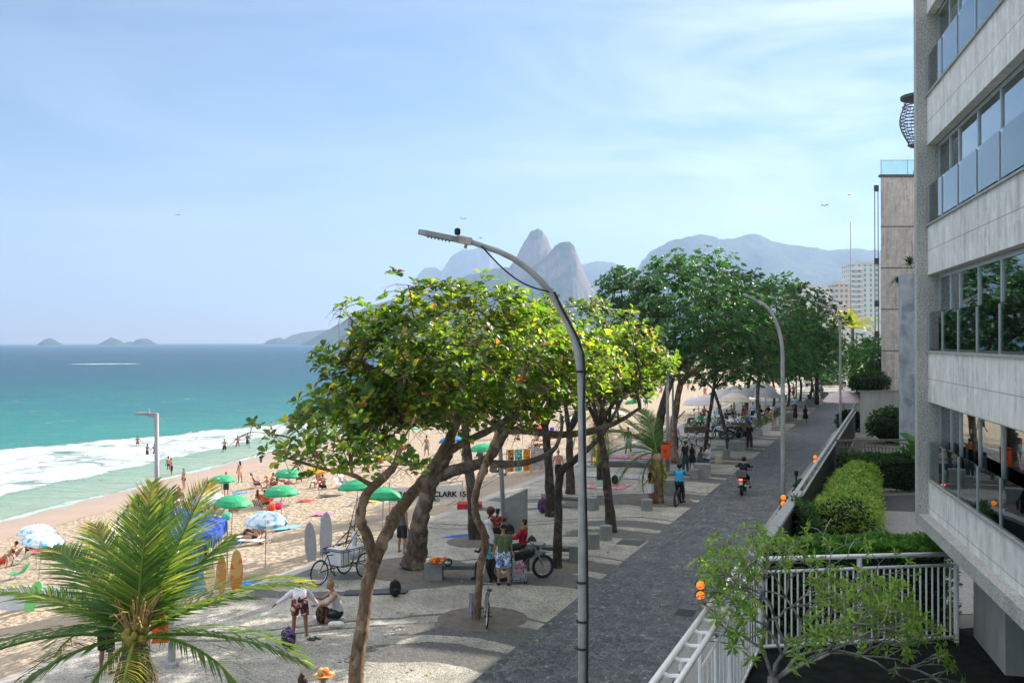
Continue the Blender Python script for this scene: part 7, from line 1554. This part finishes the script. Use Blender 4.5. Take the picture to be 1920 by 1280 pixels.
b=MB(); b.quad((-2.2,-.12,0),(x1-.3,-.12,0),(x1-.3,-.12,H-.36),(-2.2,-.12,H-.36)); b.obj('side_wall',s.m,t)
for x_,y_ in((x1,-.2),(x1,2.4),(-2.2,-.2)): b=MB(); b.tube([(x_,y_,0),(x_,y_,H)],.022,6); b.obj('pole',MPOLE,t)
b=MB(); b.box((x1-.55,-.225,H-.2),(.22,.01,.16)); b.box((x1-.25,-.225,H-.14),(.2,.01,.05)); b.box((x1-.25,-.225,H-.24),(.2,.01,.05)); b.obj('emblem',cm('#c8ccd2'),t)
b=MB(); b.box((-1.5,-.23,H-.12),(.6,.01,.08)); b.box((-.8,-.23,H-.26),(.5,.01,.05)); b.obj('lettering',cm('#e6e8ee'),t)
cloth('blue_crate_cover','folded blue cover on the sand right of the striped surfboard','cover',G(470,1096),.7,.5,cm('#2f7fd0'),.2,.05,True,seed=9)
# ------------------------------------------------- cafe
MPW=mat('parasol_canvas',(.66,.62,.66),.8,.05,2); MPB=mat('parasol_beige',(.62,.56,.47),.8,.05,2)
for x,y,h,r,m,lb in [(1310,800,2.7,1.4,MPW,'leftmost pale cafe parasol near the row of bicycles'),(1352,788,2.9,1.6,MPW,'wide pale cafe parasol in the second row'),(1378,798,2.9,1.45,MPB,'beige cafe parasol in front of the others'),(1392,785,3.0,1.5,MPW,'pale cafe parasol behind the beige one'),(1436,786,2.9,1.4,MPW,'pale cafe parasol touching the second street lamp'),(1425,777,3.2,1.7,MPW,'back cafe parasol at the right under the trees'),(1375,777,2.9,1.6,MPW,'back cafe parasol beside the grey poles')]:
    parasol(lb,0,0,h,r,m,dep=.85,base=G(x,y),name='cafe_parasol',grp='parasols of the cafe terrace',val=.06,n=6)
parasol('pinkish parasol over the garden handrail at the corner of the retaining wall',0,0,3.3,1.75,mat('pink_canvas',(.66,.54,.56),.8,.06,2),dep=1.0,base=V((W(1582,760,84).x,84,-.0)),name='garden_parasol',grp=None,val=.04,n=4)
for i,(x,y) in enumerate([(1305,806),(1330,808),(1366,804),(1384,802),(1410,796),(1352,795),(1432,790),(1398,790)]):
    t=table('white cafe table %s'%['near the left parasol','by the green shirted guest','under the beige parasol','beside the brown planter','near the waiter','behind the heater tower','at the right end of the terrace','in the back row by the grey poles'][i],G(x,y),'#e2e2e6',.9,.74,0,True,'cafe_table','round white cafe tables')
for i,(x,y) in enumerate([(1310,802),(1324,806),(1340,802),(1360,806),(1372,802),(1392,806),(1406,800),(1420,794),(1440,792)]):
    t=thing('cafe_chair','white cafe chair %s'%['left of the green shirted guest','right of the green shirted guest','at the foot of the heater tower','in front of the denim shirted guest','under the beige parasol pole','beside the white shirted guest','next to the waiter','right of the waiter','by the second street lamp'][i],'chair',G(x,y),U(0,6),'white cafe chairs'); b=MB(); b.box((0,0,.45),(.42,.42,.03)); b.obj('seat',MWH,t); b=MB(); b.box((0,-.2,.7),(.42,.03,.4)); b.obj('backrest',MWH,t)
    for a,c in((-.18,-.18),(.18,-.18),(-.18,.18),(.18,.18)): b=MB(); b.tube([(a,c,0),(a,c,.44)],.014,4); b.obj('leg',MWH,t)
t=thing('patio_heater','tall white pyramid frame heater between the two slanting trunks','heater',G(1337,806)); b=MB()
for a,c in((-.45,-.45),(.45,-.45),(-.45,.45),(.45,.45)): b.tube([(a,c,0),(a*.35,c*.35,3.0)],.035,5)
b.lathe([(.1,.2),(.1,2.8)],8); b.obj('frame',MWH,t); b=MB(); b.lathe([(.3,3.0),(.32,3.06),(.1,3.2),(.04,3.3)],14); b.obj('cap',MPLB,t)
def planter(label,p,w,l,h,m,rz,plant=True,flower=False):
    t=thing('planter',label,'planter',p,rz,'planters around the cafe terrace'); b=MB(); b.bb(-w/2,w/2,-l/2,l/2,0,h); b.obj('box',m,t); b=MB(); b.bb(-w/2-.02,w/2+.02,-l/2-.02,l/2+.02,h,h+.03); b.obj('rim',m,t)
    if plant:
        mb=MB()
        for k in range(150):
            c=V((U(-w/2,w/2),U(-l/2,l/2),h+U(0,.7)**1.2)); mb.tint=rnd()
            leaf_add(mb,c,V((U(-1,1),U(-1,1),U(-.3,1))),V((0,0,1)),U(.12,.26),.09,.15,0)
        mb.obj('foliage',ML_HDG if not flower else m_leaf('red_flower_leaf',[(0,(.03,.07,.02)),(.6,(.05,.10,.03)),(.7,(.3,.08,.08)),(1,(.45,.16,.15))],.2) if 'red_flower_leaf' not in bpy.data.materials else bpy.data.materials['red_flower_leaf'],t,tint=True)
MPL=mat('planter_white',(.62,.61,.58),.8,.1,2)
for i,(x,y) in enumerate([(1377,820),(1392,820),(1408,820)]): planter(['white planter in the front row left','white planter in the front row middle','white planter in the front row right'][i],G(x,y),1.1,.5,.5,MPL,0,plant=i!=1)
for i in range(6): planter('white planter number along the street side: '[:0]+['first','second','third','fourth','fifth','sixth'][i]+' white planter counted from us along the street side of the cafe',RP(-11.3,80+i*2.7,0),.6,1.2,.55,MPL,ROADROT)
for i in range(5): planter(['first','second','third','fourth','fifth'][i]+' dark leafy planter counted from the left in the cafe row near the bicycles',G(1295+i*14,812-i*.8),1.0,.5,.45,mat('planter_brown',(.13,.09,.07),.8,.2,4),0)
planter('brown planter with low plants beside the white shirted guest',G(1387,812),1.3,.5,.8,mat('planter_brown',(.13,.09,.07)),0); planter('planter with reddish flowers just right of the second street lamp',RP(-11.2,98,0),1.2,2.0,.6,MPL,ROADROT,True,True)
# kiosk at the end of the promenade
t=thing('kiosk','dark kiosk with rounded windows at the end of the promenade','kiosk',RP(-13.5,172,0),ROADROT); b=MB(); b.bb(0,3.6,0,3,0,3.0); b.obj('wall',mat('kiosk_grey',(.20,.21,.18),.7),t); b=MB(); b.bb(.5,1.5,-.05,.0,1.5,2.6); b.bb(2.0,3.2,-.05,0,1.5,2.6); b.obj('window',mat('kiosk_pane',(.6,.62,.55),.3),t); b=MB(); b.bb(-.3,3.9,-.4,3.4,3.0,3.2); b.obj('roof',mat('kiosk_roof',(.3,.3,.28),.8),t)
# far vehicles
def car(label,p,rz,col,kind='car'):
    t=thing('van' if kind=='van' else 'parked_car',label,kind,p,rz); m=pm(col,.3); h=1.45 if kind=='car' else 2.3; L_=4.3 if kind=='car' else 5.0; M=Matrix(((0,0,1),(1,0,0),(0,1,0)))
    pr=[(0,.3),(0,.85),(.7,.95),(1.3,h),(3.3,h),(4.1,.95),(L_,.85),(L_,.3)] if kind=='car' else [(0,.3),(0,1.1),(.35,1.2),(.9,h),(L_-.1,h),(L_,.4)]
    b=MB(); b.prism(pr,-.88,.88,M=M); b.obj('body',m,t); b=MB(); b.prism([(.78,1.0),(1.32,h-.06),(3.25,h-.06),(3.95,1.0)] if kind=='car' else [(.42,1.3),(.9,h-.15),(3.8,h-.15),(3.8,1.3)],-.89,.89,M=M); b.box((0,.62 if kind!='car' else 1.0,(h+1.2)/2),(1.5,.05,.7),M=Matrix.Rotation(R(-28),3,'X')); b.obj('window',mat('car_glass',(.03,.04,.05),.1,.1),t)
    for x in(-.8,.8):
        for y in(.8,L_-.9): w=MB(); w.torus((x,y,.33),.24,.10,M=Matrix.Rotation(R(90),3,'Y'),n=18,m=8); w.lathe([(.16,-.06),(.16,.06)],14,(x,y,.33),M=Matrix.Rotation(R(90),3,'Y')); w.obj('wheel',MTYRE,t)
    for x in(-.62,.62): w=MB(); w.box((x,-.01,.68),(.34,.05,.18)); w.obj('headlight',mat('lamp_glass',(.7,.7,.7),.2),t)
    w=MB(); w.box((0,-.03,.42),(1.7,.08,.2)); w.obj('bumper',MPLB,t)
    return t
car('white and yellow van facing us at the far end of the street',RP(-9.2,255,0)+V((0,0,0)),ROADROT,'#e4ddb8','van')
for i,(c,d,col,lb) in enumerate([(-5.8,262,'#d8dde6','silver car right of the far van'),(-5.2,275,'#5a78b0','blue car behind the silver car'),(-10.6,290,'#20242a','black car behind the far van'),(-7.4,300,'#c8c8cc','pale car at the very end of the street')]): car(lb,RP(c,d,0),ROADROT,col)
# amber warning lamps at the garage exit
ma=bpy.data.materials.new('amber_lamp'); ma.use_nodes=True; mb_=ma.node_tree.nodes['Principled BSDF']; mb_.inputs['Base Color'].default_value=(1,.25,.02,1); mb_.inputs['Emission Color'].default_value=(1,.2,.01,1); mb_.inputs['Emission Strength'].default_value=.55; mb_.inputs['Roughness'].default_value=.3
for x,y,d,lb in [(1313,1106,20.6,'nearest pair of round amber warning lamps on the white fence'),(1468,938,34,'middle pair of round amber warning lamps by the second street lamp'),(1528,861,47.5,'farthest pair of round amber warning lamps by the agave')]:
    p=W(x,y,d); t=thing('warning_light',lb,'lamp',p,0,'amber warning lamps of the garage exit')
    for s in(-1,1):
        b=MB(); b.ell((0,-.03,s*.105),(.088,.06,.088),n=18,m=12); b.obj('lens',ma,t,smooth=True); b=MB(); b.lathe([(.095,0),(.095,.1),(.06,.13)],16,(0,-.02,s*.105),M=Matrix.Rotation(R(-90),3,'X')); b.obj('housing',MPLB,t)
    b=MB(); e=RP(-3.72,d+.3,2.12)-p; b.tube([(0,.08,0),(e.x*.6,.1,0),(e.x,e.y,e.z)],.018,6); b.obj('bracket',MALU,t)
p=G(1493,928); b=MB(); b.tube([(0,0,0),(0,0,.95)],.04,8); b.lathe([(.09,.95),(.1,.98),(.1,1.16),(.06,1.2)],10); tag(b.obj('bollard_light',MPLB,loc=p),'black bollard light standing on the pavement beside the dark wall','lamp')
# plant bowl on the driveway and tree pits
for (x,y,r_,lb) in [(905,1160,1.35,'round earth tree pit around the crooked tree'),(893,1016,1.15,'round tree pit around the dark trunk left of the pale pole'),(1232,940,1.7,'earth mound around the coconut palm'),(1046,1062,1.3,'tree pit around the slender trunk beside the motorcycle'),(776,1066,1.9,'rooty earth around the thick knotted trunk')]:
    b=MB(); b.lathe([(r_,.0),(r_*.97,.022),(r_*.6,.035),(.3,.07),(.01,.09)],30); tag(b.obj('tree_pit',mat('earth_pit',(.12,.105,.09),.95,.4,3,1.0,bscale=14,col2=(.20,.18,.155)),loc=G(x,y)+V((0,0,-.01)),smooth=True),lb,'tree pit','tree pits in the paving')
# birds
for x,y,d,lb in [(868,411,150,'small dark bird above the lamp arm'),(901,447,160,'tiny dark bird right of the lamp head'),(1592,365,120,'dark bird left of the pinkish block'),(1546,386,140,'small bird above the mountain ridge'),(333,404,200,'lone bird in the open sky at the left')]:
    b=MB(); b.ell((0,0,0),(.08,.22,.07)); b.add([(0,-.08,0),(0,.1,0),(.3,.05,.16),(.6,-.05,.06)],[(0,1,2),(0,2,3)]); b.add([(0,-.08,0),(0,.1,0),(-.3,.05,.16),(-.6,-.05,.06)],[(0,1,2),(0,2,3)]); b.add([(-.05,-.2,0),(.05,-.2,0),(0,-.38,0)],[(0,1,2)]); tag(b.obj('bird',MPLB,loc=W(x,y,d),rz=U(0,3)),lb,'bird','birds in the sky')
